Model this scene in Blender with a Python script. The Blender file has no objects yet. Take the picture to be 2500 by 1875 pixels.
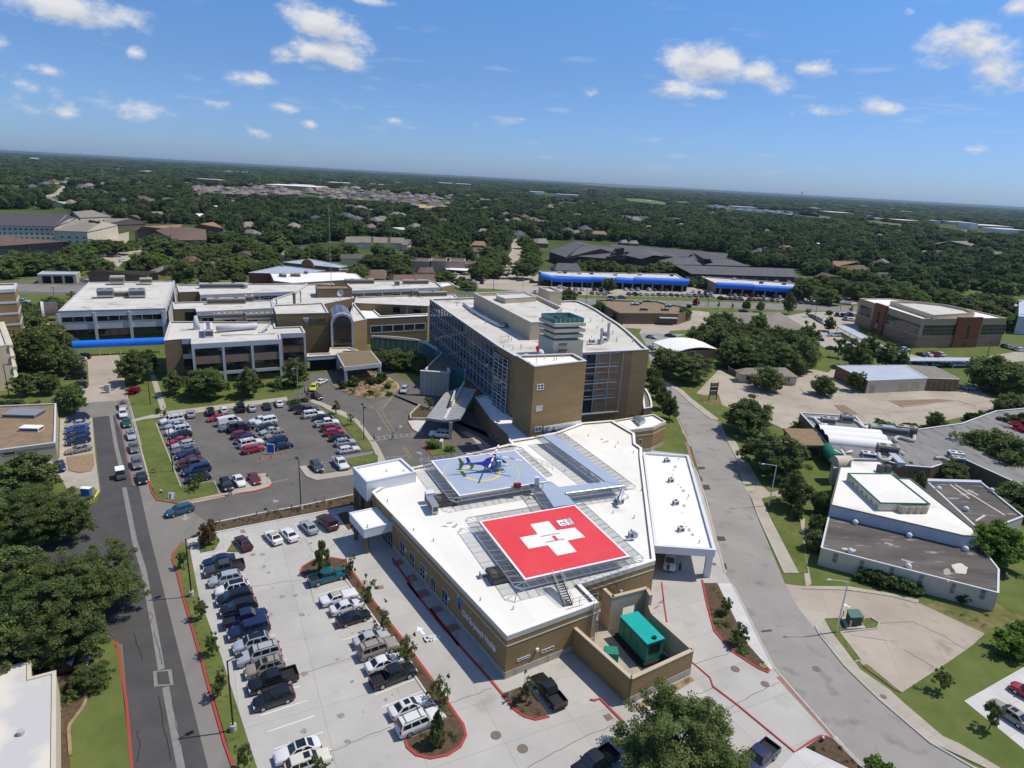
import bpy,bmesh,math,random
import numpy as np
import mathutils
from mathutils import Matrix
V3=getattr(mathutils,'Vector')
from math import radians as R,sin,cos,pi
sc=bpy.context.scene
rng=random.Random(7)
# camera
HC,FPX,ROLL,PITCH=61.0,1600.0,R(3.2),R(17.42)
UPc=V3((cos(PITCH)*sin(ROLL),-cos(PITCH)*cos(ROLL),-sin(PITCH)))
FWc=V3((0,0,1));FWc=(FWc-UPc*FWc.dot(UPc)).normalized()
RTc=FWc.cross(UPc)
if RTc.x<0:RTc=-RTc
cam=bpy.data.cameras.new('camera');camo=bpy.data.objects.new('camera',cam)
sc.collection.objects.link(camo);sc.camera=camo
cam.sensor_width=36.0;cam.lens=FPX/2500*36;cam.clip_start=1;cam.clip_end=90000
camo.matrix_world=Matrix(((RTc.x,-RTc.y,-RTc.z,0),(FWc.x,-FWc.y,-FWc.z,0),(UPc.x,-UPc.y,-UPc.z,HC),(0,0,0,1)))
# sun, sky, exposure
SUN_AZ,SUN_EL=R(15),R(59)
sun=bpy.data.lights.new('sun','SUN');suno=bpy.data.objects.new('sun',sun);sc.collection.objects.link(suno)
sun.energy=4.1;sun.angle=R(0.53);sun.color=(1,.93,.82)
sd=V3((cos(SUN_AZ)*cos(SUN_EL),sin(SUN_AZ)*cos(SUN_EL),sin(SUN_EL)))
suno.rotation_euler=sd.to_track_quat('Z','Y').to_euler()
sc.view_settings.view_transform='Standard';sc.view_settings.look='None'
sc.view_settings.exposure=-0.08;sc.view_settings.gamma=1.0
world=bpy.data.worlds.new('World');sc.world=world;world.use_nodes=True
def ray_dir(px,py):
 r=V3((px-1250,py-937.5,FPX))
 return V3((r.dot(RTc),r.dot(FWc),r.dot(UPc))).normalized()
def G(px,py,z=0.0):
 0
 d=ray_dir(px,py);t=(z-HC)/d.z
 return V3((d.x*t,d.y*t,z))
def frame(x0,y0,s):
 return lambda x,y,z=0.0:G(x0+x/s,y0+y/s,z)
FU=frame(0,0,.8848)
A,B,C,D=frame(0,300,2.765),frame(700,300,2.765),frame(1400,300,3.687),frame(1900,400,3.687)
E,F,Gg,H=frame(0,640,3.687),frame(350,640,3.687),frame(900,640,3.687),frame(1200,640,3.687)
I,J,K,L=frame(1700,700,2.765),frame(0,900,3.687),frame(350,950,3.687),frame(850,950,3.687)
MM,N,O,P=frame(1350,950,3.687),frame(1900,1000,3.687),frame(0,1300,2.884),frame(450,1200,3.687)
Q,Rr,S,T=frame(550,1425,3.687),frame(1050,1425,3.687),frame(1500,1425,3.687),frame(1900,1425,3.687)
U,V=frame(1000,1050,5.53),frame(1150,1200,4.424)
def pl(fr,pts,z=0.0):
 if isinstance(pts[0],(int,float)):pts=list(zip(pts[::2],pts[1::2]))
 return[fr(x,y,z)for x,y in pts]
def xy(v):return V3((v[0],v[1]))
def build_world():
 nt=world.node_tree;nd=nt.nodes;lk=nt.links;nd.clear()
 out=nd.new('ShaderNodeOutputWorld');bg=nd.new('ShaderNodeBackground');sky=nd.new('ShaderNodeTexSky')
 sky.sky_type='NISHITA';sky.sun_disc=False;sky.sun_elevation=SUN_EL;sky.sun_rotation=R(90)-SUN_AZ
 sky.altitude=100;sky.air_density=1.0;sky.dust_density=.45;sky.ozone_density=2.2
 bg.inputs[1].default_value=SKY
 tc=nd.new('ShaderNodeTexCoord')
 n1=nd.new('ShaderNodeTexNoise');n1 .inputs['Scale'].default_value=21;n1 .inputs['Detail'].default_value=7;n1 .inputs['Roughness'].default_value=.62
 mp=nd.new('ShaderNodeMapping');mp.inputs['Scale'].default_value=(1,1,1.7)
 lk.new(tc.outputs['Generated'],mp.inputs[0]);lk.new(mp.outputs[0],n1 .inputs[0])
 def math_(op,a,b=None,clamp=False):
  m=nd.new('ShaderNodeMath');m.operation=op;m.use_clamp=clamp
  for i,v in enumerate((a,b)):
   if v is None:continue
   if isinstance(v,(int,float)):m.inputs[i].default_value=v
   else:lk.new(v,m.inputs[i])
  return m.outputs[0]
 dens=None;low=None
 for(px,py,w,h,tilt,k)in CLOUDS:
  d=ray_dir(px,py);right=V3((d.y,-d.x,0)).normalized();upv=right.cross(d)
  rot=Matrix((right,d,upv)).transposed()
  rot=rot@Matrix.Rotation(R(tilt),3,'Y')
  m=nd.new('ShaderNodeMapping');m.vector_type='TEXTURE'
  m.inputs['Location'].default_value=d;m.inputs['Rotation'].default_value=rot.to_euler('XYZ')
  m.inputs['Scale'].default_value=(w/FPX,.25,h/FPX)
  lk.new(tc.outputs['Generated'],m.inputs[0])
  ln=nd.new('ShaderNodeVectorMath');ln.operation='LENGTH';lk.new(m.outputs[0],ln.inputs[0])
  v=math_('MULTIPLY',math_('SUBTRACT',1.0,ln.outputs['Value']),k)
  sp=nd.new('ShaderNodeSeparateXYZ');lk.new(m.outputs[0],sp.inputs[0])
  b=math_('MULTIPLY',math_('MULTIPLY',sp.outputs[2],-1.0),math_('MAXIMUM',v,0.0))
  dens=v if dens is None else math_('MAXIMUM',dens,v)
  low=b if low is None else math_('MAXIMUM',low,b)
 nz=math_('MULTIPLY',math_('SUBTRACT',n1 .outputs[0],.5),2.6)
 body=math_('ADD',dens,nz)
 mr=nd.new('ShaderNodeMapRange');mr.interpolation_type='SMOOTHSTEP'
 mr.inputs[1].default_value=.12;mr.inputs[2].default_value=1.15;lk.new(body,mr.inputs[0])
 gate=nd.new('ShaderNodeMapRange');gate.inputs[1].default_value=-.45;gate.inputs[2].default_value=.25;lk.new(dens,gate.inputs[0])
 n2=nd.new('ShaderNodeTexNoise');n2 .inputs['Scale'].default_value=13;n2 .inputs['Detail'].default_value=5
 mp2=nd.new('ShaderNodeMapping');mp2 .inputs['Scale'].default_value=(1,1,5.5);lk.new(tc.outputs['Generated'],mp2 .inputs[0]);lk.new(mp2 .outputs[0],n2 .inputs[0])
 w1=nd.new('ShaderNodeMapRange');w1 .interpolation_type='SMOOTHSTEP';w1 .inputs[1].default_value=.58;w1 .inputs[2].default_value=.8;w1 .inputs[4].default_value=.30
 lk.new(n2 .outputs[0],w1 .inputs[0])
 spd=nd.new('ShaderNodeSeparateXYZ');lk.new(tc.outputs['Generated'],spd.inputs[0])
 el=nd.new('ShaderNodeMapRange');el.inputs[1].default_value=.30;el.inputs[2].default_value=.10;lk.new(spd.outputs[2],el.inputs[0])
 el0=nd.new('ShaderNodeMapRange');el0 .inputs[1].default_value=0.0;el0 .inputs[2].default_value=.05;lk.new(spd.outputs[2],el0 .inputs[0])
 wisp=math_('MULTIPLY',math_('MULTIPLY',w1 .outputs[0],el.outputs[0]),el0 .outputs[0])
 fac=math_('MAXIMUM',math_('MULTIPLY',mr.outputs[0],gate.outputs[0]),wisp,True)
 shade=math_('MULTIPLY',math_('ADD',low,math_('MULTIPLY',math_('SUBTRACT',.55,n1 .outputs[0]),.8)),1.6,True)
 cr=nd.new('ShaderNodeMix');cr.data_type='RGBA'
 cr.inputs[6].default_value=(*[c/SKY for c in(.80,.82,.86)],1);cr.inputs[7].default_value=(*[c/SKY for c in(.47,.52,.62)],1)
 lk.new(shade,cr.inputs[0])
 tint=nd.new('ShaderNodeMix');tint.data_type='RGBA';tint.blend_type='MULTIPLY';tint.inputs[0].default_value=1
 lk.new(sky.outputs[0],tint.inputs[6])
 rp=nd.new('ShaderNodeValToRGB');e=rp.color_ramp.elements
 e[0].position=0;e[0].color=(.50,.74,1.38,1);e[1].position=1;e[1].color=(1.28,1.22,1.22,1)  # overhead stop brightened, out of view, to add neutral fill light
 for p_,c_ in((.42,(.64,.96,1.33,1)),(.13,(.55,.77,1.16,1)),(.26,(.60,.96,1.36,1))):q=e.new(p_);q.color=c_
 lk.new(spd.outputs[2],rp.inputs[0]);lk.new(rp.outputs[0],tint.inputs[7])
 mx=nd.new('ShaderNodeMix');mx.data_type='RGBA'
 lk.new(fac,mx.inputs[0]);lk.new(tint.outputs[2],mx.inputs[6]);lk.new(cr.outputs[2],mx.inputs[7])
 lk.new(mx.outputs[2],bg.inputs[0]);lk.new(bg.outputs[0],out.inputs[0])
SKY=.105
HAZE=3.2e-5
CLOUDS=[(165,14,150,48,4,1.3),(-5,110,30,22,0,.8),(795,62,105,48,10,1.5),(800,128,120,40,4,1.5),(700,130,60,20,-4,.8),(610,192,80,24,6,.8),(508,250,60,20,3,.9),(690,262,46,18,3,1.0),(760,304,30,14,4,.9),(960,293,52,16,2,1.0),(330,268,80,34,0,.7),(70,265,70,30,5,.7),(120,172,42,16,3,.7),(60,205,60,22,6,.65),(170,278,40,26,3,.7),(330,132,24,16,0,.7),(620,320,40,18,3,.6),(1735,155,130,52,9,1.6),(1850,178,90,40,12,1.3),(1640,218,84,26,4,1.15),(1745,226,48,16,0,.8),(1440,230,32,18,5,.8),(1985,168,58,24,2,1.0),(2010,276,88,22,2,1.0),(2155,264,58,22,8,1.1),(2360,105,88,54,6,1.35),(2440,160,90,70,15,.95),(2480,18,40,30,0,.9),(2225,28,18,14,0,.8),(2385,365,30,12,3,.8),(1272,292,26,10,3,.7),(1160,300,40,14,2,.6),(890,0,90,12,2,.7)]
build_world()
# library
WLOC={}
def tag(o,label=None,cat=None,group=None,kind=None):
 if label:o['label']=label
 if cat:o['category']=cat
 if group:o['group']=group
 if kind:o['kind']=kind
 return o
def thg(name,label,cat,loc=(0,0,0),group=None):
 o=bpy.data.objects.new(name,None);sc.collection.objects.link(o);o.empty_display_size=.5
 o.location=loc;WLOC[o.name]=V3(loc)
 return tag(o,label,cat,group)
class MB:
 0
 def __init__(s):s.v,s.f,s.m=[],[],[]
 def face(s,pts,mi=0):
  n=len(s.v);s.v+=[tuple(p)for p in pts];s.f.append(tuple(range(n,n+len(pts))));s.m.append(mi)
 def pz(s,pts,z0,z1,mi=0,top=None,bottom=True):
  pts=[xy(p)for p in pts]
  ar=sum(pts[i-1].x*pts[i].y-pts[i].x*pts[i-1].y for i in range(len(pts)))
  if ar<0:pts=pts[::-1]
  n,k=len(s.v),len(pts)
  s.v+=[(p.x,p.y,z0)for p in pts]+[(p.x,p.y,z1)for p in pts]
  for i in range(k):
   j=(i+1)%k;s.f.append((n+i,n+j,n+k+j,n+k+i));s.m.append(mi)
  s.f.append(tuple(n+k+i for i in range(k)));s.m.append(mi if top is None else top)
  if bottom:s.f.append(tuple(n+k-1-i for i in range(k)));s.m.append(mi)
 def sides(s,pts,z0,z1,mi=0,flip=False):
  k=len(pts)
  for i in range(k):
   a,b=pts[i],pts[(i+1)%k]
   if flip:a,b=b,a
   s.face([(a[0],a[1],z0),(b[0],b[1],z0),(b[0],b[1],z1),(a[0],a[1],z1)],mi)
 def box(s,x0,x1,y0,y1,z0,z1,mi=0):s.pz([(x0,y0),(x1,y0),(x1,y1),(x0,y1)],z0,z1,mi)
 def hexa(s,b,t,mi=0):
  n=len(s.v);s.v+=[tuple(p)for p in b]+[tuple(p)for p in t]
  for f in((3,2,1,0),(4,5,6,7),(0,1,5,4),(1,2,6,5),(2,3,7,6),(3,0,4,7)):
   s.f.append(tuple(n+i for i in f));s.m.append(mi)
 def bar(s,p,q,w,h,mi=0,up=(0,0,1)):
  p,q=V3(p),V3(q);d=(q-p).normalized();u=V3(up)
  if abs(d.dot(u))>.95:u=V3((0,1,0))
  r=d.cross(u).normalized()*w/2;u2=r.cross(d).normalized()*h/2
  s.hexa([p-r-u2,p+r-u2,q+r-u2,q-r-u2],[p-r+u2,p+r+u2,q+r+u2,q-r+u2],mi)
 def tube(s,pts,r,n=8,mi=0,cap=True):
  pts=[V3(p)for p in pts];k0=len(s.v)
  rs=r if isinstance(r,(list,tuple))else[r]*len(pts)
  for i,p in enumerate(pts):
   d=(pts[min(i+1,len(pts)-1)]-pts[max(i-1,0)]).normalized()
   u=V3((0,0,1))if abs(d.z)<.9 else V3((1,0,0))
   a=d.cross(u).normalized();b=d.cross(a)
   for j in range(n):
    t=2*pi*j/n;s.v.append(tuple(p+(a*cos(t)+b*sin(t))*rs[i]))
  for i in range(len(pts)-1):
   for j in range(n):
    q=k0+i*n;s.f.append((q+j,q+(j+1)%n,q+n+(j+1)%n,q+n+j));s.m.append(mi)
  if cap:
   s.f.append(tuple(k0+j for j in range(n))[::-1]);s.m.append(mi)
   s.f.append(tuple(k0+(len(pts)-1)*n+j for j in range(n)));s.m.append(mi)
 def cyl(s,c,r,z0,z1,n=16,mi=0,r1=None):
  s.tube([(c[0],c[1],z0),(c[0],c[1],z1)],[r,r if r1 is None else r1],n,mi)
 def bd(s,name,mats,parent=None,smooth=False,bevel=0,cleanup=False):
  off=V3((0,0,0))
  p=parent
  if p is not None:off=WLOC.get(p.name,off)
  me=bpy.data.meshes.new(name)
  me.from_pydata([(a-off.x,b-off.y,c-off.z)for a,b,c in s.v],[],s.f)
  if not isinstance(mats,(list,tuple)):mats=[mats]
  for m in mats:me.materials.append(m)
  me.polygons.foreach_set('material_index',s.m)
  if bevel or cleanup:
   bm=bmesh.new();bm.from_mesh(me);bmesh.ops.remove_doubles(bm,verts=bm.verts,dist=1e-4)
   bmesh.ops.recalc_face_normals(bm,faces=bm.faces)
   if bevel:bmesh.ops.bevel(bm,geom=[e for e in bm.edges if e.is_manifold and e.calc_face_angle(0)>.6],offset=bevel,segments=2,profile=.6,affect='EDGES',clamp_overlap=True)
   bm.to_mesh(me);bm.free()
  if smooth:me.polygons.foreach_set('use_smooth',[True]*len(me.polygons))
  o=bpy.data.objects.new(name,me);sc.collection.objects.link(o)
  if p is not None:o.parent=p
  WLOC[o.name]=off.copy()
  return o
def dup(o,parent=None):
 c=o.copy();sc.collection.objects.link(c)
 if parent is not None:c.parent=parent
 for k in o.children:dup(k,c)
 return c
def setcol(o,col):
 o.color=(*col,1)
 for k in o.children:setcol(k,col)
def ins(pts,d):
 pts=[xy(p)for p in pts];k=len(pts)
 ar=sum(pts[i-1].x*pts[i].y-pts[i].x*pts[i-1].y for i in range(k));sg=1 if ar>0 else-1
 out=[]
 for i in range(k):
  a,b,c=pts[i-1],pts[i],pts[(i+1)%k]
  e1,e2=(b-a).normalized(),(c-b).normalized()
  n1,n2=V3((-e1 .y,e1 .x))*sg,V3((-e2 .y,e2 .x))*sg
  m=n1+n2;l=m.length_squared
  out.append(b+(m*(2/l)*d*.5*1.0 if l>.2 else n1*d))
  if l>.2:out[-1]=b+m*(d/(1+n1 .dot(n2)))
 return out
 # materials
def mat(name,c1,c2=None,scale=.3,rough=.85,spec=.25,metal=0,c3=None,s3=3,t3=(.62,.75),stretch=None,rot=0,bump=0,detail=6,lo=.35,hi=.65,coat=0):
 m=bpy.data.materials.new(name);m.use_nodes=True
 nt=m.node_tree;nd,lk=nt.nodes,nt.links;b=nd['Principled BSDF']
 b.inputs['Roughness'].default_value=rough;b.inputs['Metallic'].default_value=metal
 b.inputs['Specular IOR Level'].default_value=spec;b.inputs['Coat Weight'].default_value=coat
 b.inputs['Base Color'].default_value=(*c1,1)
 if c2 is None:return m
 geo=nd.new('ShaderNodeNewGeometry');mp=nd.new('ShaderNodeMapping')
 mp.inputs['Rotation'].default_value=(0,0,rot)
 if stretch:mp.inputs['Scale'].default_value=stretch
 lk.new(geo.outputs['Position'],mp.inputs[0])
 n=nd.new('ShaderNodeTexNoise');n.inputs['Scale'].default_value=scale;n.inputs['Detail'].default_value=detail;n.inputs['Roughness'].default_value=.62
 lk.new(mp.outputs[0],n.inputs[0])
 r=nd.new('ShaderNodeMapRange');r.inputs[1].default_value=lo;r.inputs[2].default_value=hi;lk.new(n.outputs[0],r.inputs[0])
 mx=nd.new('ShaderNodeMix');mx.data_type='RGBA';mx.inputs[6].default_value=(*c1,1);mx.inputs[7].default_value=(*c2,1)
 lk.new(r.outputs[0],mx.inputs[0]);col=mx.outputs[2]
 if c3:
  n3=nd.new('ShaderNodeTexNoise');n3 .inputs['Scale'].default_value=s3;n3 .inputs['Detail'].default_value=4;lk.new(mp.outputs[0],n3 .inputs[0])
  r3=nd.new('ShaderNodeMapRange');r3 .inputs[1].default_value=t3[0];r3 .inputs[2].default_value=t3[1];lk.new(n3 .outputs[0],r3 .inputs[0])
  m3=nd.new('ShaderNodeMix');m3 .data_type='RGBA';m3 .inputs[7].default_value=(*c3,1)
  lk.new(r3 .outputs[0],m3 .inputs[0]);lk.new(col,m3 .inputs[6]);col=m3 .outputs[2]
 lk.new(col,b.inputs['Base Color'])
 if bump:
  bp=nd.new('ShaderNodeBump');bp.inputs['Strength'].default_value=bump;bp.inputs['Distance'].default_value=.05
  n4=nd.new('ShaderNodeTexNoise');n4 .inputs['Scale'].default_value=6;n4 .inputs['Detail'].default_value=3;lk.new(mp.outputs[0],n4 .inputs[0])
  lk.new(n4 .outputs[0],bp.inputs['Height']);lk.new(bp.outputs[0],b.inputs['Normal'])
 return m
def slab_mat(name,c1,c2,joint,size,rot,scale=.12,w=.012,c3=None,s3=1.2):
 0
 m=mat(name,c1,c2,scale,.88,.2,c3=c3,s3=s3,t3=(.6,.78),rot=rot)
 nt=m.node_tree;nd,lk=nt.nodes,nt.links;b=nd['Principled BSDF']
 src=b.inputs['Base Color'].links[0].from_socket
 br=nd.new('ShaderNodeTexBrick');br.offset=0;br.inputs['Scale'].default_value=1;br.inputs['Mortar Size'].default_value=.035;br.inputs['Mortar Smooth'].default_value=.2
 br.inputs['Brick Width'].default_value=size[0];br.inputs['Row Height'].default_value=size[1]
 br.inputs['Color1'].default_value=(1,1,1,1);br.inputs['Color2'].default_value=(.93,.93,.93,1);br.inputs['Mortar'].default_value=(joint,joint,joint,1)
 geo=nd.new('ShaderNodeNewGeometry');mp=nd.new('ShaderNodeMapping');mp.inputs['Rotation'].default_value=(0,0,-rot)
 lk.new(geo.outputs['Position'],mp.inputs[0]);lk.new(mp.outputs[0],br.inputs[0])
 mx=nd.new('ShaderNodeMix');mx.data_type='RGBA';mx.blend_type='MULTIPLY';mx.inputs[0].default_value=1
 lk.new(src,mx.inputs[6]);lk.new(br.outputs[0],mx.inputs[7]);lk.new(mx.outputs[2],b.inputs['Base Color'])
 return m
AX=R(26.0)
m_grass=mat('grass',(.098,.128,.032),(.155,.172,.052),.16,.95,.1,c3=(.045,.075,.016),s3=1.5,t3=(.55,.75))
m_lawn=mat('green_lawn',(.095,.128,.032),(.140,.165,.048),.22,.95,.1,c3=(.16,.15,.055),s3=.35,t3=(.62,.75))
m_dg=mat('dry_grass',(.12,.13,.04),(.22,.18,.085),.3,.95,.1,c3=(.07,.11,.025),s3=.8,t3=(.5,.7))
m_field=mat('field',(.11,.16,.045),(.17,.19,.07),.02,.95,.1)
m_earth=mat('forest_floor',(.050,.075,.025),(.10,.12,.045),.015,.95,.05,c3=(.17,.16,.085),s3=.006,t3=(.66,.74))
m_asph_d=mat('dark_asphalt',(.070,.066,.065),(.092,.087,.084),.25,.9,.25,c3=(.075,.073,.072),s3=.9,t3=(.55,.8))
m_asph=mat('asphalt',(.122,.113,.102),(.158,.147,.131),.12,.9,.25,c3=(.085,.083,.08),s3=.45,t3=(.58,.8))
m_asph_l=mat('worn_asphalt',(.20,.186,.168),(.25,.232,.21),.10,.9,.2,c3=(.15,.146,.14),s3=.3,t3=(.56,.8),stretch=(1,.35,1))
m_asph_s=mat('street_asphalt',(.275,.256,.232),(.33,.308,.28),.12,.9,.2,c3=(.165,.16,.155),s3=.35,t3=(.56,.8))
m_conc=slab_mat('new_concrete',(.42,.405,.37),(.51,.49,.45),.70,(9.0,6.5),AX,.10,c3=(.33,.32,.30),s3=.18)
m_cw=slab_mat('white_concrete',(.55,.54,.51),(.62,.61,.58),.78,(3,3),AX,.3)
m_walk=slab_mat('walk_concrete',(.40,.36,.29),(.47,.42,.34),.8,(1.6,1.6),AX,.3)
m_tan=slab_mat('old_tan_concrete',(.38,.32,.25),(.47,.41,.33),.72,(7,6),R(-14),.08,c3=(.27,.225,.175),s3=.3)
m_co=mat('old_concrete',(.36,.32,.26),(.45,.41,.34),.3,.9,.2,c3=(.25,.22,.18),s3=1.3)
m_pink=mat('pink_pavers',(.30,.17,.14),(.34,.20,.165),2,.9)
m_wp=mat('white_road_paint',(.80,.79,.76),(.66,.65,.62),2,.7)
m_yp=mat('yellow_paint',(.42,.34,.13),(.30,.26,.13),2,.7)
m_faint=mat('worn_paint',(.36,.35,.33),(.30,.29,.275),2,.8)
m_red=mat('red_kerb_paint',(.44,.055,.05),(.34,.07,.06),1.2,.7)
m_kerb=mat('kerb_concrete',(.42,.39,.33),(.48,.45,.39),1,.9)
m_mulch=mat('mulch',(.085,.055,.036),(.135,.095,.06),2.2,1,.1,c3=(.06,.085,.025),s3=1.2,t3=(.58,.72))
m_stone=mat('river_stone',(.34,.25,.15),(.25,.17,.10),1.5,.9)
m_b=mat('tan_brick',(.295,.198,.092),(.345,.236,.115),.35,.85,.2,c3=(.235,.158,.075),s3=6,t3=(.5,.7),stretch=(.35,.35,1.6))
m_bd=mat('brown_brick',(.20,.137,.083),(.245,.17,.105),.35,.85,.2,c3=(.14,.092,.055),s3=6,t3=(.5,.7),stretch=(.35,.35,1.6))
m_redbrick=mat('red_brick',(.22,.075,.040),(.26,.095,.052),.5,.85,.2,c3=(.19,.065,.036),s3=5,t3=(.5,.7),stretch=(.35,.35,1.6))
m_bg=mat('beige_panel',(.50,.41,.285),(.55,.46,.33),.3,.8,.2,c3=(.42,.36,.27),s3=.9,t3=(.6,.8))
m_cr=mat('cream_panel',(.58,.51,.39),(.63,.56,.44),.3,.8,.2)
m_stonewall=slab_mat('stone_panel',(.44,.40,.33),(.50,.46,.39),.75,(1.2,.6),AX,.5)
m_wh=mat('white_panel',(.66,.67,.68),(.72,.73,.74),.4,.6,.3)
m_ow=mat('off_white_render',(.52,.52,.535),(.58,.58,.595),.35,.75,.25,c3=(.44,.46,.49),s3=.8,t3=(.6,.8))
m_roofw=slab_mat('white_roof_membrane',(.80,.775,.70),(.86,.84,.775),.90,(3.0,18.0),AX,.10,c3=(.66,.62,.54),s3=.16)
m_r2=mat('bright_white_roof',(.83,.81,.77),(.86,.845,.81),.2,.7,.2)
m_rd=mat('dirty_white_roof',(.54,.51,.45),(.66,.63,.57),.13,.85,.2,c3=(.34,.31,.265),s3=.22,t3=(.57,.74))
m_roofg=mat('weathered_grey_roof',(.20,.195,.185),(.275,.265,.25),.2,.9,.2,c3=(.13,.125,.12),s3=.6,t3=(.56,.68),stretch=(1,.25,1),rot=R(20))
m_roofk=mat('dark_flat_roof',(.085,.074,.066),(.15,.135,.12),.25,.9,.2,c3=(.30,.285,.265),s3=.8,t3=(.59,.69),rot=R(20),stretch=(.3,1,1))
m_gv=mat('brown_gravel_roof',(.235,.165,.10),(.29,.21,.135),.5,.95,.1,c3=(.20,.165,.11),s3=.35,t3=(.55,.7))
m_gravel2=mat('olive_gravel_roof',(.185,.15,.09),(.235,.19,.12),1.5,.95,.1,c3=(.15,.13,.075),s3=5)
m_terrace=mat('terrace_pavers',(.165,.13,.095),(.20,.16,.12),.8,.9)
m_cp=mat('metal_coping',(.60,.60,.59),(.66,.66,.65),1,.55,.4)
m_coping_d=mat('dark_coping',(.10,.10,.095),(.13,.13,.12),1,.7)
m_sl=mat('galvanised_steel',(.42,.43,.44),(.50,.51,.52),2,.45,.5,metal=.6)
m_alum=mat('aluminium_frame',(.58,.60,.62),(.64,.66,.68),2,.4,.5,metal=.3)
m_mesh_dark=mat('safety_net',(.12,.135,.155),(.15,.165,.185),2,.6,.4)
m_bk=mat('black_metal',(.012,.012,.013),(.02,.02,.02),2,.5,.4)
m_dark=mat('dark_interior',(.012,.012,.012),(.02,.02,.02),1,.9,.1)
m_unit=mat('hvac_housing',(.42,.41,.38),(.50,.49,.46),.7,.6,.3)
m_ud=mat('hvac_grille',(.07,.07,.07),(.12,.12,.12),3,.7,.3)
m_ut=mat('tan_hvac_housing',(.40,.34,.25),(.46,.40,.30),.7,.7,.3)
m_padblue=mat('pale_blue_deck',(.335,.405,.515),(.365,.435,.545),.3,.7,.2)
m_padred=mat('red_deck',(.70,.055,.070),(.74,.075,.09),.2,.75,.2)
m_pw=mat('white_deck_paint',(.80,.80,.80),(.84,.84,.84),.5,.7,.2)
m_py=mat('yellow_deck_paint',(.70,.57,.10),(.75,.62,.14),.5,.7,.2)
m_pf=mat('faded_yellow_deck_paint',(.50,.50,.30),(.55,.54,.32),.5,.7,.2)
m_teal=mat('teal_paint',(.0,.36,.31),(.01,.40,.35),.4,.5,.4)
m_teal_d=mat('green_paint',(.015,.20,.135),(.02,.23,.16),.4,.5,.4)
m_blue=mat('blue_awning',(.004,.15,.70),(.006,.18,.78),.5,.55,.4)
m_green_aw=mat('green_awning',(.005,.12,.07),(.008,.15,.085),.5,.7,.3)
m_shingle=mat('grey_shingles',(.115,.115,.12),(.145,.145,.15),.3,.9,.15,c3=(.095,.095,.1),s3=3)
m_st=mat('tan_shingles',(.235,.205,.17),(.275,.24,.20),.3,.9,.15,c3=(.20,.175,.145),s3=3)
m_sb=mat('brown_shingles',(.155,.105,.08),(.19,.13,.10),.3,.9,.15,c3=(.13,.09,.07),s3=3)
m_sr=mat('terracotta_shingles',(.26,.155,.10),(.31,.19,.125),.3,.9,.15,c3=(.22,.13,.085),s3=3)
m_sd=mat('dark_shingles',(.075,.072,.078),(.10,.095,.10),.3,.9,.15)
m_mr=mat('standing_seam_roof',(.46,.50,.55),(.52,.56,.61),.3,.5,.4,metal=.2)
m_wood=mat('weathered_wood',(.16,.115,.08),(.20,.145,.10),1,.9)
m_trunk=mat('bark',(.085,.062,.045),(.12,.09,.065),3,.95,.1)
m_signdk=mat('dark_sign',(.035,.04,.035),None,rough=.6)
m_text_w=mat('white_letters',(.80,.80,.80),None,rough=.6)
m_text_k=mat('black_letters',(.02,.02,.02),None,rough=.7)
m_orange=mat('orange_plastic',(.80,.13,.02),None,rough=.6)
m_signblue=mat('blue_sign',(.02,.13,.42),None,rough=.6)
def glass_mat(name,c,rough=.06,spec=.9,var=None):
 m=mat(name,c,var,.25,rough,spec)
 return m
m_g=glass_mat('dark_glass',(.010,.013,.018),.05,.75,(.028,.026,.028))
m_glass_b=glass_mat('curtain_wall_glass',(.012,.018,.030),.04,.95,(.030,.042,.062))
m_glass_t=glass_mat('teal_glass',(.05,.19,.21),.06,.9,(.09,.27,.29))
m_glass_p=glass_mat('pale_glass',(.12,.16,.20),.08,.8,(.20,.24,.27))
# builders
class Wall:
 0
 def __init__(s,a,b,inside):
  s.a,s.b=xy(a),xy(b);s.t=(s.b-s.a);s.len=s.t.length;s.t.normalize()
  n=V3((s.t.y,-s.t.x));s.n=n if n.dot(s.a-xy(inside))>0 else-n
 def at(s,u,z,d=0.0):
  p=s.a+s.t*u+s.n*d;return V3((p.x,p.y,z))
 def slab(s,mb,u0,u1,z0,z1,d0,d1,mi=0):
  mb.hexa([s.at(u0,z0,d0),s.at(u1,z0,d0),s.at(u1,z0,d1),s.at(u0,z0,d1)],[s.at(u0,z1,d0),s.at(u1,z1,d0),s.at(u1,z1,d1),s.at(u0,z1,d1)],mi)
 def wn(s,par,u0,u1,z0,z1,fm=None,gm=None,nx=1,nz=1,bar=.09,name='window',proud=.07):
  mb=MB();fm=fm or m_alum;gm=gm or m_g
  for i in range(nx+1):
   u=u0+(u1-u0)*i/nx;s.slab(mb,u-bar/2,u+bar/2,z0,z1,-.02,proud)
  for i in range(nz+1):
   z=z0+(z1-z0)*i/nz;s.slab(mb,u0-bar/2,u1+bar/2,z-bar/2,z+bar/2,-.02,proud-.01)
  f=mb.bd(name,fm,par);g=MB();s.slab(g,u0,u1,z0,z1,-.02,.025);g.bd('pane',gm,f)
  return f
 def part(s,par,name,m,*boxes):
  mb=MB()
  for b in boxes:s.slab(mb,*b)
  return mb.bd(name,m,par)
def cen(pts):
 c=V3((0,0))
 for p in pts:c+=xy(p)
 return c/len(pts)
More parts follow.
